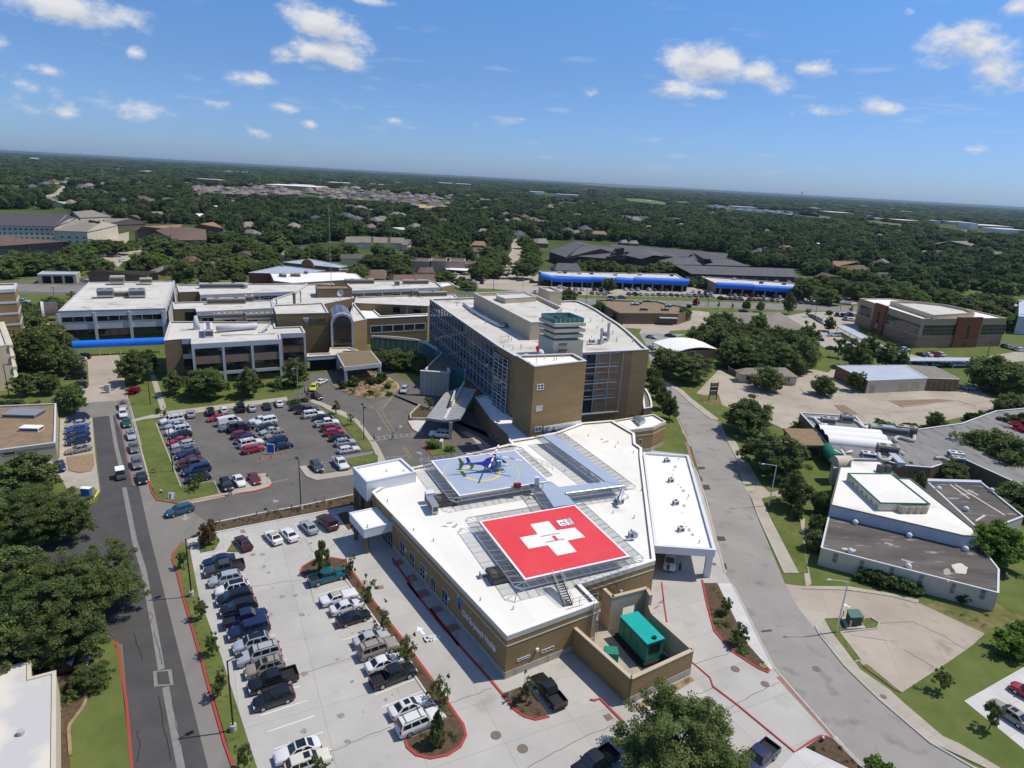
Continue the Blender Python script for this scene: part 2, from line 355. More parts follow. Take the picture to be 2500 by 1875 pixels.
def bldg(name,label,cat,pts,z1,z0=0.0,wall=None,roof=None,cop=None,ph=.45,cw=.35,group=None,par=None,walls=True):
 0
 pts=[xy(p)for p in pts];c=cen(pts)
 t=par or thg(name,label,cat,(c.x,c.y,z0),group)
 inn=ins(pts,cw)
 if walls:
  w=MB();w.sides(pts,z0,z1-.06,0);w.sides(inn,z1-ph,z1-.06,0,True);w.bd('wall',wall,t,cleanup=True)
 r=MB();ar=sum(pts[i-1].x*pts[i].y-pts[i].x*pts[i-1].y for i in range(len(pts)))
 q=inn if ar>0 else inn[::-1]
 r.pz(q,z1-ph-.25,z1-ph,0);r.bd('roof',roof,t)
 k=MB();o2=ins(pts,-.06);i2=ins(pts,cw+.05);n=len(pts)
 for i in range(n):
  j=(i+1)%n
  k.hexa([(*o2[i],z1-.08),(*o2[j],z1-.08),(*i2[j],z1-.08),(*i2[i],z1-.08)],[(*o2[i],z1+.06),(*o2[j],z1+.06),(*i2[j],z1+.06),(*i2[i],z1+.06)])
 k.bd('parapet_coping',cop or m_cp,t,cleanup=True)
 return t
def sht(name,pts,z,m,kind='structure',label=None,cat=None,group=None):
 0
 mb=MB();mb.pz(pts,0.0 if z<.2 else z-.2,z,0,bottom=False)
 o=mb.bd(name,m);return tag(o,label,cat,group,kind)
def catmull(pts,n=6):
 pts=[V3(p)for p in pts];out=[]
 for i in range(len(pts)-1):
  p0,p1,p2,p3=pts[max(i-1,0)],pts[i],pts[i+1],pts[min(i+2,len(pts)-1)]
  for k in range(n):
   t=k/n;out.append(.5*((2*p1)+(p2-p0)*t+(2*p0-5*p1+4*p2-p3)*t*t+(3*p1-p0-3*p2+p3)*t**3))
 out.append(pts[-1]);return out
def strip(mb,pts,w,z0,z1,mi=0,closed=False):
 0
 pts=[xy(p)for p in pts];k=len(pts);L,Rt=[],[]
 for i in range(k):
  a=pts[i-1]if(i or closed)else pts[i];b=pts[(i+1)%k]if(i<k-1 or closed)else pts[i]
  d=(b-a).normalized();n=V3((-d.y,d.x))*w/2;L.append(pts[i]+n);Rt.append(pts[i]-n)
 for i in range(k if closed else k-1):
  j=(i+1)%k
  mb.hexa([(*Rt[i],z0),(*Rt[j],z0),(*L[j],z0),(*L[i],z0)],[(*Rt[i],z1),(*Rt[j],z1),(*L[j],z1),(*L[i],z1)],mi)
def kerb(name,pts,m,w=.28,h=.15,z=0.0,smooth=0,closed=False):
 if smooth:pts=catmull(pts,smooth)
 mb=MB();strip(mb,pts,w,z,h,0,closed);return tag(mb.bd(name,m),kind='structure')
def paint(name,lines,m,w=.12,z=.05):
 mb=MB()
 for l in lines:strip(mb,l,w,z-.006,z)
 return tag(mb.bd(name,m),kind='structure')
 # trees
def leaf_mat(name,c1,c2,c3):
 m=bpy.data.materials.new(name);m.use_nodes=True
 nt=m.node_tree;nd,lk=nt.nodes,nt.links;b=nd['Principled BSDF'];out=nd['Material Output']
 oi=nd.new('ShaderNodeObjectInfo');cr=nd.new('ShaderNodeValToRGB')
 e=cr.color_ramp.elements;e[0].color=(*c1,1);e[1].color=(*c3,1);e.new(.55).color=(*c2,1)
 lk.new(oi.outputs['Random'],cr.inputs[0])
 geo=nd.new('ShaderNodeNewGeometry');n=nd.new('ShaderNodeTexNoise');n.inputs['Scale'].default_value=.7;n.inputs['Detail'].default_value=2
 lk.new(geo.outputs['Position'],n.inputs[0])
 mr=nd.new('ShaderNodeMapRange');mr.inputs[1].default_value=.3;mr.inputs[2].default_value=.7;mr.inputs[3].default_value=.62;mr.inputs[4].default_value=1.45
 lk.new(n.outputs[0],mr.inputs[0])
 ml=nd.new('ShaderNodeVectorMath');ml.operation='SCALE';lk.new(cr.outputs[0],ml.inputs[0]);lk.new(mr.outputs[0],ml.inputs[3])
 lk.new(ml.outputs[0],b.inputs['Base Color']);b.inputs['Roughness'].default_value=.65;b.inputs['Specular IOR Level'].default_value=.25
 tr=nd.new('ShaderNodeBsdfTranslucent');ms=nd.new('ShaderNodeMixShader');ms.inputs[0].default_value=.46
 lk.new(ml.outputs[0],tr.inputs[0]);lk.new(b.outputs[0],ms.inputs[1]);lk.new(tr.outputs[0],ms.inputs[2]);lk.new(ms.outputs[0],out.inputs[0])
 return m
m_leaf=leaf_mat('oak_leaves',(.125,.162,.048),(.155,.198,.06),(.185,.232,.073))
m_leaf_b=leaf_mat('bright_leaves',(.12,.205,.03),(.14,.235,.036),(.17,.26,.045))
m_leaf_far=leaf_mat('wood_leaves',(.046,.078,.028),(.095,.14,.045),(.19,.235,.075))
m_leaf_y=leaf_mat('olive_leaves',(.12,.155,.048),(.14,.175,.055),(.155,.19,.06))
m_leaf_red=leaf_mat('russet_leaves',(.16,.10,.055),(.19,.115,.062),(.17,.125,.062))
m_leaf_crim=leaf_mat('crimson_leaves',(.30,.035,.05),(.34,.04,.06),(.36,.05,.07))
m_shrub=leaf_mat('shrub_leaves',(.06,.10,.026),(.085,.13,.034),(.11,.155,.042))
def cwm(name,seed,nclump,nleaf,leaf,m,zlo=.25,shell=.55,lobes=.28,spread=.17,conical=0.0,ztop=1.0):
 0
 g=np.random.default_rng(seed)
 d=g.normal(size=(nclump,3));d/=np.linalg.norm(d,axis=1)[:,None]
 ph=g.uniform(0,6.28,6);az=np.arctan2(d[:,1],d[:,0]);el=np.arcsin(d[:,2])
 rad=1+lobes*(np.sin(2*az+ph[0])*.45+np.sin(3*az+ph[1]+2*el)*.45+np.sin(5*az+ph[2]+3*el)*.4+np.sin(4*el+ph[3])*.3)
 rr=(shell**3+(1-shell**3)*g.uniform(0,1,nclump))**(1/3)
 c=d*(rr*rad)[:,None]*(1-spread*.8)
 c[:,2]=np.where(c[:,2]<-.55,-.55+g.normal(0,.06,nclump),c[:,2])
 n=nclump*nleaf
 k=np.repeat(np.arange(nclump),nleaf)
 cs=spread*g.uniform(.65,1.35,nclump)
 off=g.normal(size=(n,3));off/=np.linalg.norm(off,axis=1)[:,None];off*=(g.uniform(0,1,n)**.45*cs[k])[:,None];off[:,2]*=.7
 p=c[k]+off
 zz=(p[:,2]+.72)/1.72
 if conical:p[:,:2]*=(1-conical*np.clip(zz,0,1))[:,None]
 p[:,:2]/=np.percentile(np.hypot(p[:,0],p[:,1]),98.5);zh=zlo+(1-zlo)*zz
 nrm=off/np.linalg.norm(off,axis=1)[:,None]*.5+g.normal(size=(n,3))*.55+np.array([0,0,.55]);nrm/=np.linalg.norm(nrm,axis=1)[:,None]
 t=np.cross(nrm,g.normal(size=(n,3)));t/=np.linalg.norm(t,axis=1)[:,None];b=np.cross(nrm,t)
 s=leaf*g.uniform(.55,1.35,n)
 q=np.empty((n,4,3))
 for i,(a,e)in enumerate(((-1,-.6),(1,-.75),(.85,.7),(-.8,.8))):
  v=t*(a*s)[:,None]+b*(e*s)[:,None];q[:,i,:2]=p[:,:2]+v[:,:2];q[:,i,2]=zh+v[:,2]*(1-zlo)*.75
 me=bpy.data.meshes.new(name);me.vertices.add(n*4);me.vertices.foreach_set('co',q.ravel())
 me.loops.add(n*4);me.loops.foreach_set('vertex_index',np.arange(n*4,dtype=np.int32))
 me.polygons.add(n);me.polygons.foreach_set('loop_start',np.arange(0,n*4,4,dtype=np.int32));me.polygons.foreach_set('loop_total',np.full(n,4,np.int32))
 me.update();me.materials.append(m);return me
def trunk_mesh(name,seed,r=.045,fork=.34,limbs=5,reach=.6):
 g=random.Random(seed);mb=MB();x=y=0;pts=[(0,0,-.02)]
 for i in range(1,5):x+=g.uniform(-.03,.03);y+=g.uniform(-.03,.03);pts.append((x,y,fork*i/4))
 mb.tube(pts,[r*1.25,r,r*.9,r*.85,r*.8],7)
 for k in range(limbs):
  a=2*pi*k/limbs+g.uniform(-.4,.4);l=reach*g.uniform(.7,1.1)
  mb.tube([(x,y,fork-.03),(x+cos(a)*l*.35,y+sin(a)*l*.35,fork+.16),(x+cos(a)*l*.75,y+sin(a)*l*.75,fork+.32),(x+cos(a)*l,y+sin(a)*l,fork+.44)],[r*.7,r*.5,r*.3,r*.12],5)
 mb.tube([(x,y,fork-.03),(x+.05,y-.04,fork+.25),(x+.02,y+.03,fork+.48)],[r*.7,r*.45,r*.12],5)
 o=mb.bd(name,m_trunk);me=o.data;bpy.data.objects.remove(o);return me
CROWN={'oak':[cwm('oak_crown',10+i,190,80,.031,m_leaf,.16,.45,.32,.16)for i in range(4)],'big':[cwm('great_oak_crown',40+i,430,180,.0125,m_leaf,.14,.42,.32,.115)for i in range(3)],'bright':[cwm('bright_crown',60+i,130,75,.040,m_leaf_b,.14,.5,.3,.19)for i in range(2)],'small':[cwm('young_crown',70+i,46,34,.058,m_leaf,.22,.2,.35,.20)for i in range(3)],'thin':[cwm('sparse_crown',80+i,26,24,.062,m_leaf_y,.2,.15,.45,.19)for i in range(3)],'cone':[cwm('conical_crown',90+i,90,50,.055,m_leaf,.1,.3,.15,.2,.75)for i in range(2)],'shrub':[cwm('shrub_crown',100+i,40,34,.10,m_shrub,.02,.3,.25,.28)for i in range(3)],'bshrub':[cwm('bright_shrub_crown',105+i,40,34,.10,m_leaf_b,.02,.3,.25,.28)for i in range(2)],'russet':[cwm('russet_crown',110+i,60,40,.06,m_leaf_red,.12,.2,.3,.22)for i in range(1)],'crimson':[cwm('crimson_crown',115+i,50,36,.08,m_leaf_crim,.05,.2,.3,.25)for i in range(1)],'dark':[cwm('dark_crown',120+i,140,64,.040,m_leaf,.08,.5,.3,.22)for i in range(3)],'wood':[cwm('wood_crown',130+i,64,38,.080,m_leaf_far,.10,.45,.34,.24)for i in range(5)],}
TRUNK=[trunk_mesh('trunk',5+i)for i in range(3)]
TRUNK_S=[trunk_mesh('slim_trunk',15+i,.05,.4,4,.5)for i in range(2)]
TREES=[]
def tree(p,r,h,kind,label,group=None,cat='tree',name=None,trunk=True):
 0
 nm=name or{'shrub':'shrub','bshrub':'shrub','thin':'young_tree','small':'young_tree','cone':'conical_tree','crimson':'shrub'}.get(kind,'tree')
 t=thg(nm,label,cat,(p[0],p[1],0),group);t.scale=(r*rng.uniform(.94,1.06),r*rng.uniform(.94,1.06),h);t.rotation_euler.z=rng.uniform(0,6.28)
 ms=CROWN[kind];c=bpy.data.objects.new('crown',ms[rng.randrange(len(ms))]);sc.collection.objects.link(c);c.parent=t
 if trunk:
  ts=TRUNK_S if kind in('thin','small','cone','russet')else TRUNK
  k=bpy.data.objects.new('trunk',ts[rng.randrange(len(ts))]);sc.collection.objects.link(k);k.parent=t
 TREES.append((p[0],p[1],r));return t
def ctree(fr,x,y,r,h,kind,label,group=None,**k):
 0
 p=fr(x,y,h*(.58 if kind not in('shrub','bshrub','crimson')else.5));return tree(p,r,h,kind,label,group,**k)
 # vehicles
def paint_mat():
 m=bpy.data.materials.new('car_paint');m.use_nodes=True;nd,lk=m.node_tree.nodes,m.node_tree.links;b=nd['Principled BSDF']
 oi=nd.new('ShaderNodeObjectInfo');lk.new(oi.outputs['Color'],b.inputs['Base Color'])
 b.inputs['Roughness'].default_value=.38;b.inputs['Coat Weight'].default_value=.7;b.inputs['Coat Roughness'].default_value=.08;b.inputs['Specular IOR Level'].default_value=.45
 return m
m_paint=paint_mat()
m_carglass=glass_mat('car_window_glass',(.012,.014,.017),.05,.8)
m_windscreen=glass_mat('windscreen_glass',(.03,.045,.05),.05,.9)
m_tyre=mat('tyre_rubber',(.016,.016,.016),None,rough=.85)
m_rim=mat('alloy_rim',(.48,.49,.50),None,rough=.35,metal=.7)
m_headl=mat('headlight_glass',(.65,.67,.70),None,rough=.1,spec=.8)
m_taill=mat('taillight_glass',(.35,.012,.012),None,rough=.15,spec=.7)
m_plast=mat('black_plastic',(.022,.022,.022),None,rough=.6)
SPEC={'sedan':(4.85,1.84,1.46,.90,.97,(.95,.22,-1.0,-1.75),.33,1.40,'boot'),'coupe':(4.6,1.8,1.40,.88,.95,(.80,.05,-.8,-1.75),.33,1.33,'boot'),'hatchback':(4.25,1.78,1.52,.93,.98,(1.05,.40,-1.55,-2.0),.32,1.28,'hatch'),'suv':(4.75,1.90,1.72,1.02,1.08,(1.05,.42,-1.75,-2.22),.36,1.38,'hatch'),'large_suv':(5.4,2.02,1.90,1.14,1.20,(1.15,.62,-2.30,-2.58),.39,1.53,'hatch'),'minivan':(5.0,1.95,1.75,1.0,1.08,(1.45,.55,-1.95,-2.40),.35,1.50,'hatch'),'wagon':(4.95,1.88,1.50,.95,1.0,(.90,.20,-1.9,-2.35),.34,1.50,'hatch'),'pickup':(5.85,2.02,1.88,1.12,1.18,(1.35,.75,-.72,-.98),.40,1.80,'bed'),'van':(5.7,2.05,2.15,1.15,1.25,(2.05,1.35,-2.70,-2.80),.37,1.75,'hatch'),'classic_sedan':(5.5,1.95,1.42,.95,.97,(.55,.15,-1.05,-1.55),.34,1.50,'boot'),}
def car_meshes(kind):
 L,W,Hh,hz_,bz,(fb,ft,rt,rb),wr,wb,back=SPEC[kind];w=W/2;h=L/2
 boxy=kind in('pickup','large_suv','van','classic_sedan')
 fr_=.93 if boxy else.80
 prof=[(h,.42,.58,fr_-.04),(h-.06,.26,hz_*.78,fr_),(h-.28,.22,hz_*.92,fr_+.09),(fb+.45,.2,hz_,1),(fb+.02,.2,bz-.01,1)]
 if back=='bed':prof+=[(-.98,.2,bz,1),(-1.0,.2,.80,1),(-h+.10,.24,.80,1),(-h,.34,.78,.98)]
 elif back=='hatch':prof+=[(0,.2,bz,1),(rb+.25,.2,bz,1),(-h+.10,.24,bz-.02,.95),(-h,.40,bz-.12,.90)]
 else:prof+=[(0,.2,bz,1),(rb+.1,.2,bz+.01,1),(-h+.30,.22,bz,.96),(-h+.06,.26,bz-.06,.90),(-h,.42,bz-.28,.86)]
 b=MB();ring=[]
 for(x,z0,z1,f)in prof:
  ww=w*f;top=z1;mid=z0+(z1-z0)*.55
  half=[(ww*.90,z0),(ww*.985,z0+.12),(ww,mid),(ww*.965,z1-.10),(ww*.90,z1-.015),(ww*.55,z1+.015 if back!='bed' or x>-.99 else z1),(0,z1+.02 if back!='bed' or x>-.99 else z1)]
  ring.append([(x,-a,c)for a,c in half]+[(x,a,c)for a,c in half[-2::-1]])
 n=len(ring[0])
 for i in range(len(ring)-1):
  for j in range(n-1):
   mi=1 if(back=='bed' and prof[i][0]<=-1.0 and 3<j<n-5)else 0
   b.face([ring[i][j],ring[i][j+1],ring[i+1][j+1],ring[i+1][j]],mi)
  b.face([ring[i][0],ring[i+1][0],ring[i+1][-1],ring[i][-1]],1)
 b.face(ring[0],0);b.face(ring[-1][::-1],0)
 gw,tw=w*.93,w*(.80 if boxy else.70);zr=Hh-.06
 st=[(fb,gw*.98,bz,gw*.98,bz),(ft,gw,bz,tw*.96,zr),(.5*(ft+rt),gw,bz,tw,Hh),(rt,gw,bz,tw*.95,zr),(rb,gw*.97,bz,gw*.97,bz)]
 def side(sy):
  s_=sy
  for i in range(4):
   a,c=st[i],st[i+1]
   q=[(a[0],s_*a[1],a[2]),(c[0],s_*c[1],c[2]),(c[0],s_*c[3],c[4]),(a[0],s_*a[3],a[4])]
   if i==0:q=q[:3]
   if i==3:q=[q[0],q[1],q[3]]
   b.face(q if sy<0 else q[::-1])
 side(-1);side(1)
 for i in range(1,3):
  a,c=st[i],st[i+1]
  for(f0,f1)in((-1,-.5),(-.5,.5),(.5,1)):
   za=lambda f,q:q[4]+.035*(1-abs(f))
   b.face([(a[0],f0*a[3],za(f0,a)),(a[0],f1*a[3],za(f1,a)),(c[0],f1*c[3],za(f1,c)),(c[0],f0*c[3],za(f0,c))][::-1])
 a,c=st[0],st[1];b.face([(a[0],-a[1],a[2]),(a[0],a[1],a[2]),(c[0],c[3],c[4]),(c[0],-c[3],c[4])])
 a,c=st[4],st[3];b.face([(a[0],a[1],a[2]),(a[0],-a[1],a[2]),(c[0],-c[3],c[4]),(c[0],c[3],c[4])])
 if back=='bed':
  for sy in(-1,1):b.box(-h+.02,-1.0,sy*w*.985-(.0 if sy<0 else.10),sy*w*.985+(.10 if sy<0 else 0),.78,bz+.02)
  b.box(-h,-h+.09,-w*.95,w*.95,.55,bz+.01);b.box(-1.06,-.99,-w*.9,w*.9,.78,bz+.02)
 for sx in(1,-1):b.box(*sorted((sx*(h-.12),sx*(h+.05))),-w*.80,w*.80,.36,.52,1 if kind in('pickup','suv','classic_sedan')else 0)
 for sy in(-1,1):b.box(fb-.32,fb-.18,*sorted((sy*w*.95,sy*(w+.17))),bz-.02,bz+.14,0 if kind!='van' else 1)
 g=MB()
 def lerp(p,q,t):return V3(p)*(1-t)+V3(q)*t
 def quad_in(p00,p10,p11,p01,u0,u1,v0,v1,off,mi):
  f=lambda u,v:lerp(lerp(p00,p10,u),lerp(p01,p11,u),v)+V3(off)
  g.face([f(u0,v0),f(u1,v0),f(u1,v1),f(u0,v1)],mi)
 a,c=st[0],st[1];quad_in((a[0],-a[1],a[2]),(a[0],a[1],a[2]),(c[0],c[3],c[4]),(c[0],-c[3],c[4]),.06,.94,.08,.93,(.012,0,.012),1)
 a,c=st[4],st[3];quad_in((a[0],a[1],a[2]),(a[0],-a[1],a[2]),(c[0],-c[3],c[4]),(c[0],c[3],c[4]),.07,.93,.12,.90,(-.015,0,.012),0)
 nwin=1 if kind in('coupe',)else 2 if back in('boot','bed')else 3
 for sy in(-1,1):
  P00,P10=(fb-.10,sy*gw,bz),(rb+.12,sy*gw,bz);P01,P11=(ft-.02,sy*tw,zr),(rt+.06,sy*tw,zr)
  if kind=='van':cuts=[(.02,.2),(.24,.5)]
  else:cuts=[(k/nwin+.02,(k+1)/nwin-.02)for k in range(nwin)]
  for(u0,u1)in cuts:
   q=[lerp(lerp(P00,P10,u),lerp(P01,P11,u),v)+V3((0,sy*.014,.006))for u,v in((u0,.10),(u1,.10),(u1,.88),(u0,.88))]
   g.face(q if sy>0 else q[::-1],0)
 ob=b.bd('body',[m_paint,m_plast]);og=g.bd('windows',[m_carglass,m_windscreen])
 ob.data.polygons.foreach_set('use_smooth',[True]*len(ob.data.polygons))
 bm=bmesh.new();bm.from_mesh(ob.data);bmesh.ops.remove_doubles(bm,verts=bm.verts,dist=1e-4);bmesh.ops.recalc_face_normals(bm,faces=bm.faces)
 for e in bm.edges:
  if e.calc_face_angle(0)>.75:e.smooth=False
 bm.to_mesh(ob.data);bm.free()
 bg=og.data;bm=bmesh.new();bm.from_mesh(bg);bm.to_mesh(bg);bm.free()
 wheels=[]
 for sx in(1,-1):
  for sy in(-1,1):
   t=MB();x=sx*wb-(.05 if back!='bed' else.0);y0,y1=sorted((sy*(w-.20),sy*(w+.012)))
   t.tube([(x,y0,wr),(x,y1,wr)],wr,18)
   r_=MB();y=sy*(w+.014);r_.tube([(x,y-sy*.03,wr),(x,y+sy*.008,wr)],[wr*.64,wr*.60],14)
   wheels.append((t,r_))
 lights=[]
 for sy in(-1,1):
  hl=MB();yy=sorted((sy*w*fr_*.55,sy*w*(fr_+.015)));hl.hexa([(h-.20,yy[0],hz_*.62),(h+.005,yy[0],hz_*.60),(h+.005,yy[1]*.99,hz_*.60),(h-.20,yy[1],hz_*.62)],[(h-.26,yy[0],hz_*.86),(h-.03,yy[0],hz_*.80),(h-.03,yy[1],hz_*.80),(h-.26,yy[1],hz_*.86)])
  tl=MB();q=sorted((sy*w*.66,sy*w*(.93 if back!='bed' else.99)));tl.box(-h-.012,-h+.16,q[0],q[1],bz*.66,bz*.88 if back!='hatch' else bz*1.02)
  lights.append((hl,tl))
 return ob,og,wheels,lights
PROTO={}
def car_proto(kind,rack=False,roofcol=None):
 key=(kind,rack,roofcol)
 if key in PROTO:return PROTO[key]
 ob,og,wheels,lights=car_meshes(kind)
 t=bpy.data.objects.new('car',None)
 ob.parent=t;og.parent=t;tmp=[ob,og]
 for tb,rb_ in wheels:
  o=tb.bd('wheel',m_tyre,t);q=rb_.bd('rim',m_rim,o);tmp+=[o,q]
 for hl,tl in lights:tmp+=[hl.bd('headlight',m_headl,t),tl.bd('taillight',m_taill,t)]
 L,W,Hh,hz_,bz,(fb,ft,rt,rb),wr,wb,back=SPEC[kind]
 if rack:
  m=MB()
  for sy in(-1,1):m.bar((ft-.2,sy*W*.33,Hh+.05),(rt+.15,sy*W*.33,Hh+.05),.05,.05)
  for x in(ft-.6,rt+.5):m.bar((x,-W*.33,Hh+.065),(x,W*.33,Hh+.065),.06,.03)
  tmp.append(m.bd('roof_rack',m_plast,t))
 if roofcol:
  m=MB();x0,x1=(ft-.12,rt+.12)if roofcol!='sun' else(ft-.2,ft-.85);k=.30 if roofcol!='sun' else.22
  zz=Hh+.045 if roofcol!='sun' else Hh+.03
  m.hexa([(x1,-W*k,zz-.06),(x0,-W*k,zz-.06),(x0,W*k,zz-.06),(x1,W*k,zz-.06)],[(x1,-W*k,zz-.012),(x0,-W*k,zz-.012),(x0,W*k,zz-.012),(x1,W*k,zz-.012)])
  tmp.append(m.bd('roof_panel' if roofcol!='sun' else 'sunroof',{'black':m_carglass,'sun':m_carglass,'tan':mat('tan_vinyl',(.42,.34,.26),None,rough=.8)}[roofcol],t))
 for o in tmp:sc.collection.objects.unlink(o)
 PROTO[key]=t;return t
COL=dict(white=(.72,.72,.71),cream=(.70,.66,.56),silver=(.40,.41,.42),bluesilver=(.33,.37,.42),grey=(.13,.135,.14),darkgrey=(.055,.057,.06),black=(.008,.008,.010),navy=(.010,.018,.065),blue=(.02,.07,.26),red=(.36,.012,.018),darkred=(.15,.008,.014),maroon=(.05,.007,.012),teal=(.005,.105,.13),tan=(.30,.26,.21),gold=(.38,.34,.27),yellow=(.60,.62,.03),olive=(.30,.28,.22),steelblue=(.03,.085,.125),green=(.02,.07,.05))
KN=dict(sedan='sedan',coupe='coupe',hatchback='hatchback',suv='SUV',large_suv='large SUV',minivan='minivan',wagon='estate car',pickup='pickup truck',van='cargo van',classic_sedan='long old sedan')
CN=dict(bluesilver='pale blue silver',darkgrey='dark grey',navy='navy blue',darkred='dark red',steelblue='steel blue')
def copy_tree(o,parent=None):
 c=o.copy();sc.collection.objects.link(c)
 if parent is not None:c.parent=parent
 for k in o.children:copy_tree(k,c)
 return c
def cname(kind):return{'pickup':'pickup_truck','van':'van','minivan':'minivan'}.get(kind,'car')
CARPOS=[]
def car(p,ang,kind,colr,label,group=None,rack=False,roof=None,z=None):
 t=copy_tree(car_proto(kind,rack,roof));t.name=cname(kind)
 j=rng.uniform(.9,1.1);c=tuple(min(.85,x*j)for x in COL[colr]);setcol(t,c)
 t.location=(p[0],p[1],GZ if z is None else z);t.rotation_euler.z=ang+R(rng.uniform(-1.2,1.2));CARPOS.append((p[0],p[1]))
 return tag(t,label,{'pickup':'truck','van':'van','minivan':'minivan'}.get(kind,'car'),group)
GZ=.045
ORD=['first','second','third','fourth','fifth','sixth','seventh','eighth','ninth','tenth','eleventh','twelfth','thirteenth','fourteenth','fifteenth','sixteenth','seventeenth','eighteenth','nineteenth','twentieth','twenty-first','twenty-second','twenty-third','twenty-fourth','twenty-fifth','twenty-sixth']
def row(fr,lst,ang,where,group,flip=()):
 0
 for i,it in enumerate(lst):
  x,y,kind,colr=it[:4];ex=it[4]if len(it)>4 else{}
  p=fr(x,y,.75);a=ang if not ex.get('back')else ang+pi
  lab=f"{CN.get(colr, colr)} {KN[kind]}{ex.get('w', '')}, {ORD[i]} {where}"
  car(p,a+R(ex.get('da',0)),kind,colr,lab,group,ex.get('rack',False),ex.get('roof'))
def far_car_mesh(kind):
 ob,og,wheels,lights=car_meshes(kind);mb=MB()
 base=ob.data;vs=[tuple(v.co)for v in base.vertices];mb.v+=vs
 for p in base.polygons:mb.f.append(tuple(p.vertices));mb.m.append(p.material_index)
 n=len(mb.v);mb.v+=[tuple(v.co)for v in og.data.vertices]
 for p in og.data.polygons:mb.f.append(tuple(n+k for k in p.vertices));mb.m.append(2+p.material_index)
 for t,r_ in wheels:
  n=len(mb.v);mb.v+=t.v;mb.f+=[tuple(n+k for k in f)for f in t.f];mb.m+=[1]*len(t.f)
 bpy.data.objects.remove(ob);bpy.data.objects.remove(og)
 o=mb.bd('far',[m_paint,m_plast,m_carglass,m_windscreen]);me=o.data;bpy.data.objects.remove(o);return me
FARM={}
def far_car(p,ang,kind,colr,label,group):
 if kind not in FARM:FARM[kind]=far_car_mesh(kind)
 o=bpy.data.objects.new(cname(kind),FARM[kind]);sc.collection.objects.link(o)
 o.location=(p[0],p[1],GZ);o.rotation_euler.z=ang+R(rng.uniform(-2,2));o.color=(*COL[colr],1);CARPOS.append((p[0],p[1]))
 return tag(o,label,{'pickup':'truck','van':'van'}.get(kind,'car'),group)
 # the ground
mb=MB();S_=60000
mb.face([(-S_,-3000,0),(S_,-3000,0),(S_,80000,0),(-S_,80000,0)]);tag(mb.bd('ground',m_earth),kind='structure')
sht('campus_lawn',pl(FU,[-420,760,-420,610,560,560,1180,590,1900,600,2700,690,2700,1950,-420,1950]),.008,m_lawn)
sht('left_road',pl(J,[510,330,700,285,1150,262,1215,470,1345,1030,1400,1190])+[K(330,1030),K(600,1212),K(500,1310)]+pl(O,[1330,100,1215,190,1240,270,1440,950,1640,1658,1710,1870,962,1870,950,1658,850,780])+pl(J,[905,1110,835,440,820,440]),.016,m_asph_l)
sht('road_surface',pl(J,[835,440,985,424,1030,420,1085,560,1200,1050,1250,1060])+pl(O,[1050,0,1465,1658,1515,1870,955,1870,860,790,700,700,430,480,0,420,-300,420,-300,150,0,150,420,60])+pl(J,[560,1300,760,1240,870,1200,908,1110]),.022,m_asph_d)
mb=MB()
for seg in([J(997,412),J(1045,700),J(1095,900)],[J(1118,1070),J(1214,1560),O(1010,260),O(1090,690),O(1137,965)],[O(1166,1088),O(1225,1400),O(1275,1660),O(1310,1860)]):strip(mb,seg,.75,0,.030)
strip(mb,pl(O,[1090,980,1195,970,1210,1072,1098,1080]),.45,0,.034,0,True)
tag(mb.bd('concrete_trench_strip',mat('trench_concrete',(.215,.205,.19),(.26,.25,.23),.8,c3=(.13,.125,.12),s3=2.5)),kind='structure')
paint('faded_red_line',[pl(J,[1085,520,1140,800,1195,1052])],mat('faded_red',(.26,.10,.085),(.18,.10,.09),3),.28,.034)
sht('street',[H(1330,640),H(1400,760),H(1430,900),H(1500,1060),H(1560,1200),H(1640,1330)]+pl(MM,[1130,260,1240,500,1300,700,1380,1000,1440,1300,1550,1659])+pl(S,[1190,260,1320,530,1440,760,1560,900,2000,1400,2230,1640,2420,1850])+pl(T,[1950,1850,1750,1659,1370,1440,900,1040,600,750,370,460,180,220,60,0])+pl(MM,[1840,1150,1740,900,1640,600,1500,300])+pl(H,[1860,1290,1720,1150,1560,1060,1480,980,1470,800,1600,690,1750,650]),.024,m_asph_s)
ROADC=[V3((x,348+.178*(x-27),0))for x in(-700,-220,27)]+[V3((125,364.5,0)),V3((190,374,0)),V3((420,408,0)),V3((1000,500,0))]
mb=MB();strip(mb,ROADC,19,0,.022);tag(mb.bd('main_road',m_asph_l),kind='structure')
sht('strip_mall_parking',pl(C,[-250,1470,1000,1478,1250,1500,2150,1560,2350,1610,2330,1650,1280,1575,0,1548,-250,1540]),.014,m_tan)
sht('far_street',pl(B,[1380,1085,1430,1000,1480,920,1520,860,1492,750,1540,740,1592,860,1562,930,1515,1010,1500,1110]),.016,m_tan)
sht('side_street_pavement',pl(B,[1100,1110,1160,1020,1260,1000,1380,1030,1700,1020,1900,1150,1700,1150,1400,1120]),.012,m_tan)
sht('left_access_road',pl(A,[-200,1085,90,1075,230,1060,600,1060,620,1110,560,1165,110,1150,-200,1160]),.014,m_asph)
sht('far_left_drive',pl(A,[720,770,870,735,870,790,840,830,960,850,950,890,830,940,800,970,740,960,600,960,620,900,760,880,780,820]),.012,m_tan)
sht('fire_lane',pl(E,[760,850,1070,835,1110,1000,1150,1240,840,1260,560,1300,700,1160,800,1100,790,900]),.018,m_tan)
sht('left_car_park',pl(J,[540,450,830,440,860,800,900,1110,850,1110,850,1080,600,1080,560,1000,440,880,440,820,530,810]),.020,m_co)
